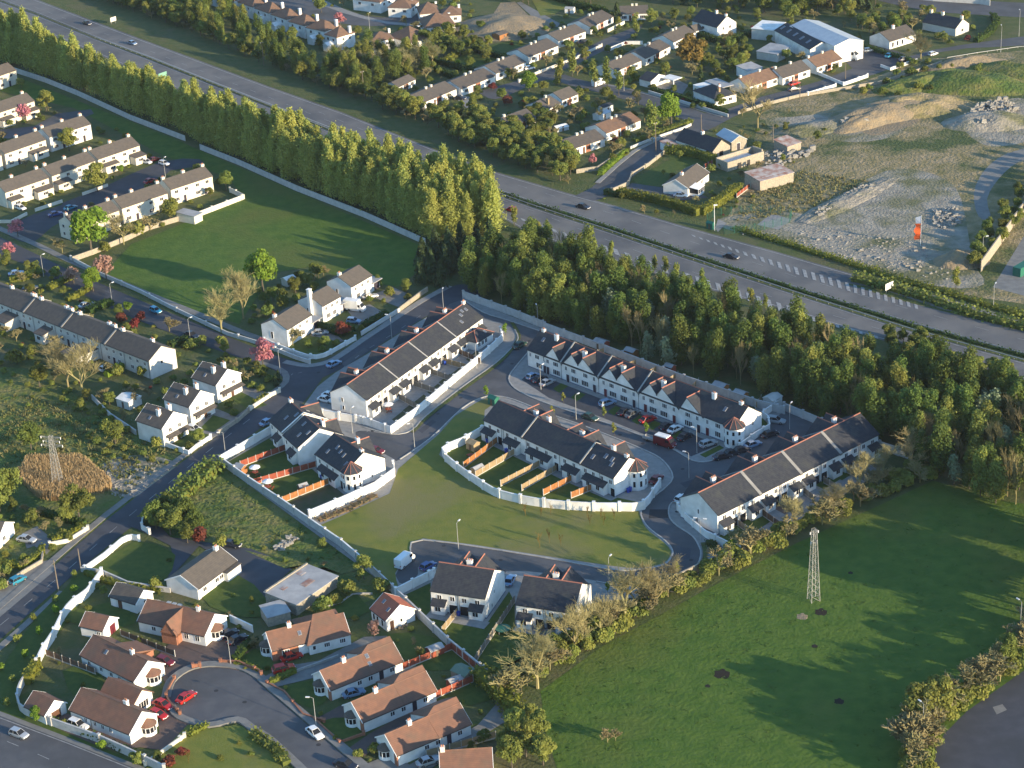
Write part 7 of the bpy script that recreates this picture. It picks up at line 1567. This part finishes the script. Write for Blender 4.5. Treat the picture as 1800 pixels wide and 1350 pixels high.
o = lay_obj('reed_bed', quad_mesh('reed_bed', V, reedM), None, c); tag(o, 'dry tan reed bed round the foot of the left pylon', 'reeds', kind='stuff')
# rough grass tufts in the big field and on the scrub
def tufts(name, poly, n, h, m, seed, label, cl=2.5):
    rs = np.random.RandomState(seed); P = scatter(poly, n, 0, seed); P = np.array(P); c = P.mean(0); k = 7; P = P-c
    Q = np.repeat(P, k, 0)+rs.normal(size=(len(P)*k,2))*.35; an = rs.rand(len(Q))*3.14; ln = .12+.12*rs.rand(len(Q)); hh = h*(.4+rs.rand(len(Q)))
    dx = rs.normal(size=len(Q))*.25; dy = rs.normal(size=len(Q))*.25; z = 0*hh; ca, sa = np.cos(an)*ln, np.sin(an)*ln; x, y = Q[:,0], Q[:,1]
    V = np.stack([np.column_stack([x-ca,y-sa,z]),np.column_stack([x+ca,y+sa,z]),np.column_stack([x+dx+ca*.5,y+dy+sa*.5,hh]),np.column_stack([x+dx-ca*.5,y+dy-sa*.5,hh])],1).reshape(-1,3)
    o = lay_obj(name, quad_mesh(name, V, m), None, (c[0], c[1], 0)); tag(o, label, 'grass', kind='stuff')
tfM = leafmat('tall grass tufts', (0.050,0.115,0.014), (0.090,0.130,0.025), .0, .3, .25)
tufts('grass_tufts', [(960,1215),(1100,1120),(1250,1040),(1400,960),(1640,850),(1860,900),(1860,1080),(1600,1240),(1570,1370),(985,1370),(960,1290)], 500, .10, tfM, 1, 'coarse grass tufts of the big field')
tufts('grass_tufts', [(0,690),(160,720),(300,800),(220,870),(60,860),(0,840)], 700, .45, leafmat('scrub tufts', (.13,.155,.045), (.20,.18,.08), 0, .3, .2), 2, 'rough yellowish scrub grass round the left pylon')
tufts('grass_tufts', [(270,905),(385,825),(540,935),(590,965),(630,1000),(560,990),(440,960),(300,930)], 120, .3, leafmat('plot tufts', (.085,.135,.03), (.13,.15,.045), 0, .35, .2), 3, 'rough grass of the overgrown plot beside the main road')
tufts('grass_tufts', [(1290,390),(1420,370),(1530,320),(1400,300),(1320,340)], 500, .4, leafmat('dry tufts', (.19,.19,.07), (.26,.22,.11), 0, .3, .2), 4, 'dry tufty grass beside the stone barns')
# ---------------- vehicles ----------------
paints = {}
def paint(n, c, metal=.0, rough=.3):
    if n not in paints: paints[n] = mat('car paint '+n, c, rough, spec=.6, metal=metal)
    return paints[n]
PC = dict(silver=paint('silver', (.42,.44,.46), .3), white=paint('white', (.75,.75,.74)), red=paint('red', (.40,.015,.012)), dred=paint('dark red', (.14,.01,.015)), blue=paint('blue', (.03,.07,.22)), lblue=paint('light blue', (.22,.33,.48), .2),
          teal=paint('teal', (.02,.20,.30)), dark=paint('dark', (.015,.018,.03)), grey=paint('grey', (.12,.13,.14), .2), green=paint('dark green', (.02,.06,.045)), turq=paint('turquoise', (.03,.27,.42)))
def car_body(L, W, H, kind):
    """cross-sections along x: lower body with wheel arches suggested by sill height"""
    b = MB(); hw = W/2; bh = H*.60
    if kind == 'van': prof = [(-L/2,.35,H*.96,.92),(-L/2+.1,.22,H,.95),(L*.20,.22,H,.95),(L*.30,.22,H*.92,.93),(L*.40,.22,H*.55,.95),(L/2-.12,.25,H*.47,.94),(L/2,.35,H*.36,.82)]
    elif kind == 'hatch': prof = [(-L/2,.38,bh*.92,.80),(-L/2+.12,.24,bh,.95),(-L*.2,.22,bh*1.03,1),(L*.12,.22,bh*1.0,1),(L*.3,.22,bh*.93,.98),(L/2-.15,.24,bh*.80,.92),(L/2,.36,bh*.62,.76)]
    else: prof = [(-L/2,.40,bh*.86,.80),(-L/2+.15,.24,bh*.96,.94),(-L*.25,.22,bh*1.0,1),(L*.12,.22,bh*1.0,1),(L*.3,.22,bh*.92,.98),(L/2-.18,.24,bh*.78,.92),(L/2,.36,bh*.60,.76)]
    n = len(prof); vs = []
    for x, z0, z1, f in prof:
        zz = z0+(z1-z0)*.55; vs += [(x,-hw*f*.93,z0),(x,-hw*f,zz),(x,-hw*f*.93,z1),(x,hw*f*.93,z1),(x,hw*f,zz),(x,hw*f*.93,z0)]
    fs = [(i*6+k, (i+1)*6+k, (i+1)*6+(k+1)%6, i*6+(k+1)%6) for i in range(n-1) for k in range(6)]+[tuple(range(5,-1,-1))[::-1][::-1], tuple((n-1)*6+k for k in range(6))]
    fs = [tuple(reversed(f)) if len(f) == 4 else f for f in fs]
    b.add(vs, fs); return b
def car_kit(L, W, H, kind):
    body = car_body(L, W, H, kind).mesh('body', PC['silver'], smooth=False)
    hw = W/2; bh = H*.60; g_ = MB(); rf = MB()
    if kind != 'van':
        x0, x1 = (-L*.47, L*.22) if kind != 'saloon' else (-L*.36, L*.22); r0, r1 = (x0+L*.09, L*.03) if kind != 'saloon' else (x0+L*.12, L*.03)
        lo, up = hw*.90, hw*.70; z0, z1 = bh*.98, H-.04
        v = [(x0,-lo,z0),(x1,-lo,z0),(x1,lo,z0),(x0,lo,z0),(r0,-up,z1),(r1,-up,z1),(r1,up,z1),(r0,up,z1)]
        g_.add(v, [(0,3,2,1),(4,5,6,7),(0,1,5,4),(1,2,6,5),(2,3,7,6),(3,0,4,7)])
        rf.box(r0-.06, r1+.06, -up-.02, up+.02, z1+.003, H+.02)
        for sx, tx in ((x0, r0), (x1, r1)):
            for s in (-1, 1): rf.tube((sx, s*lo, z0), (tx, s*up, z1), .045, .045, 4)
        xm = (r0+r1)/2
        for s in (-1, 1): rf.tube((xm, s*(lo+.01), z0), (xm, s*(up+.01), z1), .04, .04, 4)
    else:
        g_.add([(L*.30,-hw*.8,H*.90),(L*.405,-hw*.85,H*.56),(L*.405,hw*.85,H*.56),(L*.30,hw*.8,H*.90),(L*.27,-hw*.8,H*.86),(L*.38,-hw*.85,H*.52),(L*.38,hw*.85,H*.52),(L*.27,hw*.8,H*.86)], [(0,1,2,3),(4,7,6,5),(0,4,5,1),(1,5,6,2),(2,6,7,3),(3,7,4,0)])
        for s in (-1, 1): g_.box(L*.12, L*.30, s*hw*.97-.015, s*hw*.97+.015, H*.58, H*.86)
        g_.v = [(x+.03 if x > L*.26 else x, y, z+.02 if x > L*.26 and abs(y) < hw*.9 else z) for x, y, z in g_.v]
        rf.box(-L*.42, L*.16, -hw*.7, hw*.7, H+.003, H+.05)
    wheel = MB().tube((0,-.1,0),(0,.1,0),.31,.31,12).mesh('wheel', rubbM); rim = MB().tube((0,-.11,0),(0,.11,0),.18,.18,8).mesh('rim', alloyM)
    hl = MB().box(-.06,.06,-.17,.17,-.08,.08).mesh('headlight', whl); tl = MB().box(-.04,.04,-.13,.13,-.1,.1).mesh('tail_light', redl)
    pl = cached('plate', lambda: MB().box(-.02,.02,-.26,.26,-.06,.06).mesh('number_plate', frameM))
    return dict(L=L, W=W, H=H, body=body, glass=g_.mesh('windows', glassM), roof=rf.mesh('roof', PC['silver']), wheel=wheel, rim=rim, hl=hl, tl=tl, pl=pl, zl=bh*.62 if kind != 'van' else H*.36, kind=kind)
CK = dict(hatch=car_kit(3.9,1.72,1.45,'hatch'), saloon=car_kit(4.5,1.78,1.42,'saloon'), estate=car_kit(4.5,1.8,1.55,'hatch'), van=car_kit(5.4,2.0,2.4,'van'))
def car(label, x, y, a, col, kind='saloon', group=None, name='parked_car', cat='car', world=None):
    K = CK[kind]; p = g(x, y); z = .02+LAY[0]*.0; e = empty(name, (p.x, p.y, .35), R(a), label, cat, group)
    def paintobj(n, me):
        o = lay_obj(n, me, e); o.material_slots[0].link = 'OBJECT'; o.material_slots[0].material = PC[col]; return o
    e.location.z = ground_z(p.x, p.y)
    paintobj('body', K['body']); paintobj('roof', K['roof']); lay_obj('windows', K['glass'], e)
    for sx in (-1, 1):
        for sy in (-1, 1):
            o = lay_obj('wheel', K['wheel'], e, (sx*K['L']*.31, sy*(K['W']/2-.10), .31)); lay_obj('rim', K['rim'], o)
            if sx > 0: lay_obj('headlight', K['hl'], e, (K['L']/2-.05, sy*K['W']*.30, K['zl']))
            else: lay_obj('tail_light', K['tl'], e, (-K['L']/2+.01, sy*K['W']*.36, K['zl']+.1))
    lay_obj('number_plate', K['pl'], e, (K['L']/2+.01, 0, .42)); lay_obj('number_plate', K['pl'], e, (-K['L']/2-.01, 0, .5))
    return e
MW = -38
cars = [
 ('dark car with a long shadow on the far carriageway, left of the chevrons',1025,366,-40,'dark','saloon'),('dark car level with the start of the white chevrons on the motorway',1285,454,-35,'dark','saloon'),('red car on the near carriageway above the end of the tree belt',898,371,142,'red','hatch'),
 ('blue car on the motorway above the tree belt, left of the red car',803,290,-42,'blue','saloon'),('silver-blue car on the motorway at the upper left',233,78,-48,'lblue','saloon'),('dark car on the motorway nearest the top left corner',153,43,-48,'dark','saloon'),
 ('light blue car driving into the upper side road at the junction',587,643,48,'lblue','saloon'),('turquoise hatchback on the suburban road beside the playing field',274,549,-45,'turq','hatch'),('dark car parked behind the lamp post on the suburban road',337,592,-45,'dark','saloon'),
 ('teal car parked in the lay-by of the main road at the left edge',32,1023,50,'teal','hatch'),('silver car on the bottom left road',34,1295,-32,'silver','hatch'),('white estate car parked between the big red-roofed bungalow and the roadside wall',138,1279,-35,'white','estate'),
 ('bright red saloon on the brick paving, upper of two below the brick wall',287,1243,-38,'red','saloon'),('red hatchback on the brick paving nearest the bay window',279,1260,-38,'red','hatch'),('red car parked in the road bulb of the cul-de-sac',328,1230,52,'red','saloon'),('dark red car in the drive of the middle left bungalow',291,1167,-32,'dred','hatch'),
 ('dark car in the brick drive, left of the pair by the bay window',404,1118,40,'dark','hatch'),('dark blue car in the brick drive nearest the clipped hedge',418,1128,40,'dark','saloon'),('red saloon beside the L-shaped bungalow, upper of the two red cars',513,1158,25,'red','saloon'),('red estate by the clipped golden hedge, lower of the two red cars',499,1180,20,'red','estate'),
 ('silver-blue car between the two orange-red roofed bungalows',622,1222,22,'lblue','saloon'),('white car parked at the kerb by the cul-de-sac lamp post',554,1293,-55,'white','saloon'),('silver car behind the roof at the bottom edge',753,1343,25,'silver','saloon'),('dark car at the bottom edge by the gravel garden',608,1349,-30,'dark','saloon'),
 ('dark car parked behind the lone white bungalow',407,961,-20,'dark','saloon'),('grey-silver car in the drive of the left edge bungalow',47,952,-22,'silver','saloon'),
 ('dark blue car parked in the court by the left semi-detached pair',753,999,45,'blue','hatch'),('light blue car in the gap between the two semi-detached pairs',897,1024,72,'lblue','saloon'),
 ('blue hatchback, first car in front of the gable-fronted terrace',937,665,43,'lblue','hatch'),('dark car, second in front of the gable-fronted terrace',949,670,43,'dark','saloon'),('silver car, third in front of the gable-fronted terrace',962,676,43,'silver','saloon'),('silver-white estate alone on a drive of the gable-fronted terrace, left of the two dark cars',1068,712,30,'lblue','estate'),
 ('dark car in front of the gable-fronted terrace, left of a close pair',1099,727,43,'dark','saloon'),('grey car in front of the gable-fronted terrace, right of a close pair',1112,731,43,'grey','saloon'),('red car in front of the gable-fronted terrace',1139,741,32,'red','saloon'),('dark car right of the red one on the terrace drives',1172,753,43,'dark','hatch'),('silver-white car right of the red and dark cars on the terrace drives',1187,758,43,'white','saloon'),('dark car behind the right-hand lamp post of the terrace',1204,771,43,'dark','saloon'),('silver people carrier at the right end of the gable-fronted terrace',1245,784,30,'silver','estate'),
 ('dark green car driving past the front of the middle terrace',1037,737,-45,'green','saloon'),('dark car driving down the road beside the centre-left terrace',914,610,50,'green','saloon'),
 ('dark car parked on the corner left of the right-hand terrace roof, first of three',1270,806,18,'dark','saloon'),('dark saloon second of three on the corner by the right-hand terrace',1286,800,22,'dark','saloon'),('dark saloon third of three on the corner by the right-hand terrace',1303,795,22,'dark','saloon'),('blue-grey car beside the white wall of the turret house',1323,785,30,'lblue','saloon'),('black car in the parking court nearest the white curved wall',1353,767,28,'dark','saloon'),('grey people carrier in the far corner of the parking court',1364,743,-25,'silver','estate'),
 ('dark red car tucked behind the round turret of the middle terrace',1154,846,55,'dred','saloon'),('white car parked at the left gable of the right-hand terrace',1198,880,50,'white','hatch'),('red car half hidden behind the stepped houses',662,796,-30,'dred','hatch'),('silver-blue car on the main road behind the topmost stepped block',471,745,45,'lblue','saloon'),
 ('white car at the left front of the centre-left terrace, lower of two',573,706,-32,'white','saloon'),('white car at the left front of the centre-left terrace, upper of two',580,699,-32,'white','saloon'),
 ('silver saloon in the drive of the corner detached house',563,588,10,'silver','saloon'),('silver car in the drive of the top detached house',651,524,25,'silver','saloon'),('blue car partly behind the hedge below the box van',622,567,-20,'lblue','hatch'),
 ('white car in the drive of the lowest gabled house',342,757,-30,'white','hatch'),('dark silver car in the porch of the middle gabled house',357,733,30,'grey','hatch'),('white car behind the long dark-roofed terrace',187,650,50,'white','hatch'),
 ('silver-blue car in the drive at the left edge, by the golden hedge',29,483,20,'lblue','saloon'),('silver car in the drive above the middle of the long terrace',152,539,40,'silver','saloon'),('dark car in the drive left of the golden hedge',53,509,20,'dark','saloon'),
 ('white hatchback at the left end of the third old row',37,368,-42,'white','hatch'),('red car in the road between the old cream rows',264,321,48,'red','saloon'),('white car in the porch drive of the third old row',258,287,-38,'white','hatch'),('white car beside the lamp post at the end of the old estate road',289,290,-38,'white','hatch'),('teal car beside the left block of the playing-field row',124,368,45,'teal','saloon'),('blue car at the left end of the playing-field row',98,379,30,'blue','saloon'),('dark red car at the end of the old estate road',272,283,45,'dred','saloon'),
 ('white car at the third bungalow pair beyond the motorway',931,122,20,'white','hatch'),('dark car in the drive of the lowest bungalow pair',808,175,-20,'dark','saloon'),('dark car beside the fifth bungalow pair',1025,75,40,'dark','saloon'),('red car in front of the white bungalows at the top right',1396,149,35,'red','saloon'),('dark car just below the red one at the top right',1396,159,20,'dark','saloon'),
 ('teal car by the yard entrance at the top right',1563,100,50,'turq','saloon'),('grey car right of the teal one in the yard',1589,106,30,'grey','saloon'),('white car on the road beside the olive bare tree',1640,97,35,'white','hatch'),('white car beside the big lorry yard',1527,91,10,'silver','hatch'),('blue car at the side of the farm bungalow',1197,346,-20,'lblue','saloon'),
]
for lab, x, y, a, c, k in cars: car(lab, x, y, a, c, k, name='car')
car('white van parked at the end of the court beside the green', 712, 992, 58, 'white', 'van', name='van', cat='van')
car('white van on the suburban road by the slim street trees', 1052, 150, 45, 'white', 'van', name='van', cat='van')
e = car('dark red van with white roof towing a trailer on the estate road', 1169, 784, -40, 'dred', 'van', name='van', cat='van'); MB().box(-2.3, 1.0, -.9, .9, 2.4, 2.62).obj('white_roof', whiteM, e)
# trailer
e = empty('trailer', g(1142, 774), R(-40), 'small open trailer hitched behind the red and white van', 'trailer'); MB().box(-1.5,1.5,-.8,.8,.5,.6).box(-1.5,1.5,-.8,-.74,.6,1.0).box(-1.5,1.5,.74,.8,.6,1.0).box(-1.5,-1.44,-.74,.74,.6,1.0).box(1.44,1.5,-.74,.74,.6,1.0).obj('bed', steelM, e)
MB().tube((1.5,0,.5),(2.6,0,.5),.05,.05,6).obj('drawbar', steelM, e)
for s in (-1, 1): lay_obj('wheel', CK['van']['wheel'], e, (0, s*.92, .31))
def boxvan(label, x, y, a, s=1.0, name='box_van', cat='van'):
    e = car(label, x, y, a, 'white', 'van', name=name, cat=cat)
    MB().box(-3.2, 1.0, -1.08, 1.08, .75, 3.1).obj('cargo_box', whiteM, e); e.scale = (s, s, s); return e
boxvan('white box van parked beside the middle detached house', 626, 546, -24)
boxvan('white lorry beside the warehouse at the top right', 1492, 104, -35, 1.5, 'lorry', 'lorry')

# ---------------- lamps, poles, pylons, signs ----------------
def lamp(label, x, y, a=90, h=6.5, arms=1, name='street_lamp'):
    e = empty(name, g(x, y), R(a), label, 'street lamp', 'street lamps'); del e['group']
    MB().tube((0,0,0),(0,0,1.2),.11,.09,8).tube((0,0,1.2),(0,0,h),.075,.05,8).obj('pole', steelM, e)
    for k in range(arms):
        s = 1 if k == 0 else -1
        MB().tube((0,0,h-.05),(s*.5,0,h+.18),.035,.03,6).tube((s*.5,0,h+.18),(s*.8,0,h+.2),.03,.03,6).obj('arm', steelM, e)
        MB().box(s*1.05-.38, s*1.05+.38, -.14, .14, h+.12, h+.26).box(s*1.05-.3, s*1.05+.3, -.1, .1, h+.06, h+.119).obj('lamp_head', lampM, e)
lamps = [(1071,1029,60,1,'beside the road below the green'),(806,966,60,1,'on the lawn edge above the left semi-detached pair'),(951,685,45,1,'in front of the first cars of the gable-fronted terrace'),(1013,738,45,1,'behind the roof of the middle terrace'),(1225,797,150,1,'at the right end of the gable-fronted terrace'),
 (1211,841,150,1,'left of the right-hand terrace roof'),(1231,959,160,2,'with two heads beside the dark shrub bed'),(729,788,190,1,'on the footpath of the green below the centre-left terrace'),(620,762,60,1,'beside the white wall by the stepped houses'),(838,648,60,1,'on the footpath outside the walled back gardens'),(780,549,80,1,'at the top of the upper side road'),(689,594,160,1,'behind the centre-left terrace halfway up the side road'),
 (946,578,100,1,'against the block wall below the wood'),(493,657,45,1,'at the junction beside the pink blossom tree'),(397,803,190,1,'on the main road by the white garden wall'),(335,600,45,1,'in front of the dark parked car on the suburban road'),(198,537,45,1,'above the dark hedge on the suburban road'),(77,486,45,1,'on the suburban road nearest the left edge'),
 (406,1169,170,1,'at the head of the cul-de-sac'),(556,1278,170,1,'beside the white car at the cul-de-sac kerb'),(1097,160,60,1,'on the suburban road beside the little garage'),(1791,64,90,1,'on the grass island at the top right'),(1759,92,90,1,'beside the top right road'),(1746,541,60,1,'on the slip road verge at the right edge'),(1727,455,10,1,'beside the yard wall at the right edge'),(291,312,60,1,'at the end of the old estate road'),(650,52,60,1,'in the street at the top left'),(1388,720+35,60,1,'in the parking court behind the right-hand terrace')]
for x, y, a, n_, s_ in lamps: lamp('street lamp '+s_, x, y, a, 9.5 if y < 100 and x > 1700 else 6.4, n_)
lamp('grey lamp column with a white box in the hedge beside the car park', 1621, 1308, 120, 8.5, 1); lamp('lamp column above the hedge at the right edge of the car park', 1792, 1125, 120, 8.5, 1)
def pole(label, x, y, h=9, arm=True, name='utility_pole'):
    e = empty(name, g(x, y), R(40), label, 'pole'); MB().tube((0,0,0),(0,0,h),.15,.10,8).obj('pole', poleM, e)
    if arm: MB().box(-.7,.7,-.06,.06,h-.5,h-.38).obj('cross_arm', poleM, e); MB().box(-.6,-.5,-.04,.04,h-.38,h-.2).box(.5,.6,-.04,.04,h-.38,h-.2).obj('insulator', frameM, e)
pole('wooden pole on the verge of the main road, taller left one', 103, 1039, 7.5, False); pole('wooden pole at the corner of the bungalow wall by the main road', 143, 1004, 5.5, False)
pole('tall wooden pole with a lamp arm beside the road above the motorway', 1153, 268, 10); pole('wooden pole behind the old farmhouse', 1233, 243, 8, False); pole('thin pole on the verge by the white garden walls, top right', 1406, 179, 6, False); pole('thin pole in the hedge of the waste ground beside the ruin', 1359, 250, 6, False)
pole('telegraph pole in the grove beyond the motorway', 640, 168, 9); pole('telegraph pole on the motorway bank at the top left', 464, 115, 9); pole('pole between the old farm and the white wall', 1486, 140, 6, False)
e = empty('camera_pole', g(1256, 405), 0, 'grey camera pole beside the green cabinet in the compound', 'pole'); MB().tube((0,0,0),(0,0,8),.12,.09,8).obj('pole', lampM, e); MB().box(-.2,.9,-.15,.15,7.6,7.9).obj('camera', lampM, e)
def pylon(label, x, y, h, w0, w1, a, arms):
    e = empty('pylon', g(x, y), R(a), label, 'pylon'); C4 = [(-1,-1),(1,-1),(1,1),(-1,1)]; wz = lambda z: w0+(w1-w0)*z/h
    leg = lambda s: MB().tube((s[0]*w0/2, s[1]*w0/2, 0), (s[0]*w1/2, s[1]*w1/2, h), .07, .055, 4)
    for s in C4: leg(s).obj('leg', pylonM, e)
    b = MB(); n = 11
    for i in range(n):
        z0, z1 = h*i/n, h*(i+1)/n; a0, a1 = wz(z0)/2, wz(z1)/2
        for k in range(4):
            p, q = C4[k], C4[(k+1) % 4]
            b.tube((p[0]*a0,p[1]*a0,z0),(q[0]*a1,q[1]*a1,z1),.028,.028,3,caps=False); b.tube((q[0]*a0,q[1]*a0,z0),(p[0]*a1,p[1]*a1,z1),.028,.028,3,caps=False); b.tube((p[0]*a1,p[1]*a1,z1),(q[0]*a1,q[1]*a1,z1),.028,.028,3,caps=False)
    b.obj('bracing', pylonM, e)
    for z, l in arms:
        c = MB()
        for s in (-1, 1):
            for t in (-1, 1): c.tube((0, t*wz(z)/2, z), (s*l, 0, z+.2), .06, .05, 3); c.tube((0, t*wz(z)/2, z-.8), (s*l, 0, z+.15), .04, .04, 3)
        c.obj('cross_arm', pylonM, e)
        for s in (-1, 1): MB().lathe([(.1,0),(.1,.5)], 6).obj('insulator', frameM, e, (s*l, 0, z-.35))
pylon('slim lattice pylon standing alone in the big green field', 1430, 1055, 16.3, 1.9, .75, 20, ((15.6,.9),(13.4,.7)))
pylon('lattice pylon with cross arms standing in the reed bed at the left', 103, 855, 13.0, 1.9, .7, -15, ((12.6,2.4),(10.6,2.6),(11.6,2.0)))
def sign(label, x, y, a, w_, h_, z, m, post=True, name='road_sign'):
    e = empty(name, g(x, y), R(a), label, 'sign'); MB().box(-w_/2, w_/2, -.04, .04, z, z+h_).obj('sign_panel', m, e)
    for s in (-1, 1): MB().tube((s*w_*.35,.09,0),(s*w_*.35,.09,z+h_*.8),.05,.05,6).obj('post', steelM, e)
sgG = mat('green sign back', (.16,.33,.26), .6)
sign('small white sign seen among the treetops beside the motorway', 732, 298, 50, 2.6, 1.5, 1.5, whiteM); sign('pale green road sign above the tree belt', 288, 148, 50, 4, 2.6, 1.8, sgG); sign('white sign board on the nose between the motorway and the slip road', 1563, 514, 40, 3.2, 1.8, 1.0, whiteM)
sign('small grey panel sign on the far motorway verge at the upper left', 200, 42, 50, 3, 1.8, 1.0, greyM)
# orange banner
e = empty('banner_flag', g(1618, 432), R(-20), 'tall orange banner flying from a pole on the waste ground', 'flag'); MB().tube((0,0,0),(0,0,9),.07,.05,6).obj('pole', lampM, e)
b = MB(); n = 10; vs = []
for i in range(n+1):
    z = 2+4.6*i/n; wv = .35*math.sin(i*.9); vs += [(-.08, 0, z), (-1.7-.25*math.sin(i*1.3), wv, z-.3), (-.08, .05, z), (-1.7-.25*math.sin(i*1.3), wv+.05, z-.3)]
fs = [(i*4, i*4+1, i*4+5, i*4+4) for i in range(n)]+[(i*4+2, i*4+6, i*4+7, i*4+3) for i in range(n)]
b.add(vs, fs); b.obj('flag_cloth', mat('orange cloth', (.75,.12,.03), .8), e)
b = MB(); b.add([(-.06,0,6.7),(-1.5,.2,6.5),(-1.7,.1,8.2),(-.06,0,8.9),(-.06,.05,6.7),(-1.5,.25,6.5),(-1.7,.15,8.2),(-.06,.05,8.9)], [(0,1,2,3),(7,6,5,4)]); b.obj('pale_flag_top', mat('pale cloth', (.5,.55,.65), .8), e)
# pit in the field
pitM = mat('dark burnt earth', (.018,.014,.010), .95)
for x, y, r in ((1269,1185,1.5),(1244,1206,.5),(1495,1007,.5),(1443,1076,1.2),(1410,1084,1.1),(1432,1136,.6),(1475,1233,.9)):
    b = MB(); n = 16; c = g(x, y); b.add([(c.x+r*(1+.2*math.sin(k*2.3))*math.cos(6.283*k/n), c.y+r*1.1*(1+.2*math.cos(k*1.9))*math.sin(6.283*k/n), ground_z(c.x, c.y)+.012) for k in range(n)], [tuple(range(n))]); o = b.obj('bare_patch', pitM if r != 1.1 else soilM); o['kind'] = 'structure'
for x, y in ((770,728),(810,700),(900,640),(1010,735),(1090,765),(1200,825),(1190,900),(1215,985),(1000,1000),(880,985),(780,960),(655,758),(380,1215),(430,1235),(560,1310),(640,590),(560,655),(250,548),(330,580),(150,500),(410,720),(300,860),(120,980),(840,560),(930,600),(668,748),(1130,780),(1225,850)):
    c = g(x, y); b = MB().lathe([(.45,0),(.45,.006)], 12); o = b.obj('manhole_cover', patchM, None, (c.x, c.y, ground_z(c.x, c.y)+.004)); o['kind'] = 'structure'
# yard containers at the right edge
e = empty('container', g(1797, 480), R(45), 'green container at the right edge inside the yard', 'container'); MB().box(-3,3,-1.2,1.2,0,2.5).obj('container_body', tealM, e); MB().box(3.0,3.05,-1.1,1.1,.1,2.4).obj('door', tealM, e)
for o in [o for o in bpy.data.objects if o.parent is None and o.get('label') == 'x']: bpy.data.objects.remove(o)
print('objects', len(bpy.data.objects), 'trees', ntree[0])
# ---------------- thin evening haze ----------------
b = MB(); b.box(-1400, 1400, -350, 2300, -1.0, CAM_H+3)
hz = bpy.data.materials.new('haze'); hz.use_nodes = True; n_ = hz.node_tree.nodes; n_.clear()
pv = n_.new('ShaderNodeVolumePrincipled'); pv.inputs['Color'].default_value = (.85,.90,1.0,1); pv.inputs['Density'].default_value = .000035; pv.inputs['Anisotropy'].default_value = .2
ho = n_.new('ShaderNodeOutputMaterial'); hz.node_tree.links.new(pv.outputs[0], ho.inputs['Volume'])
o = b.obj('haze', hz); o['kind'] = 'stuff'; o['label'] = 'thin blue evening haze over the whole town'; o['category'] = 'haze'
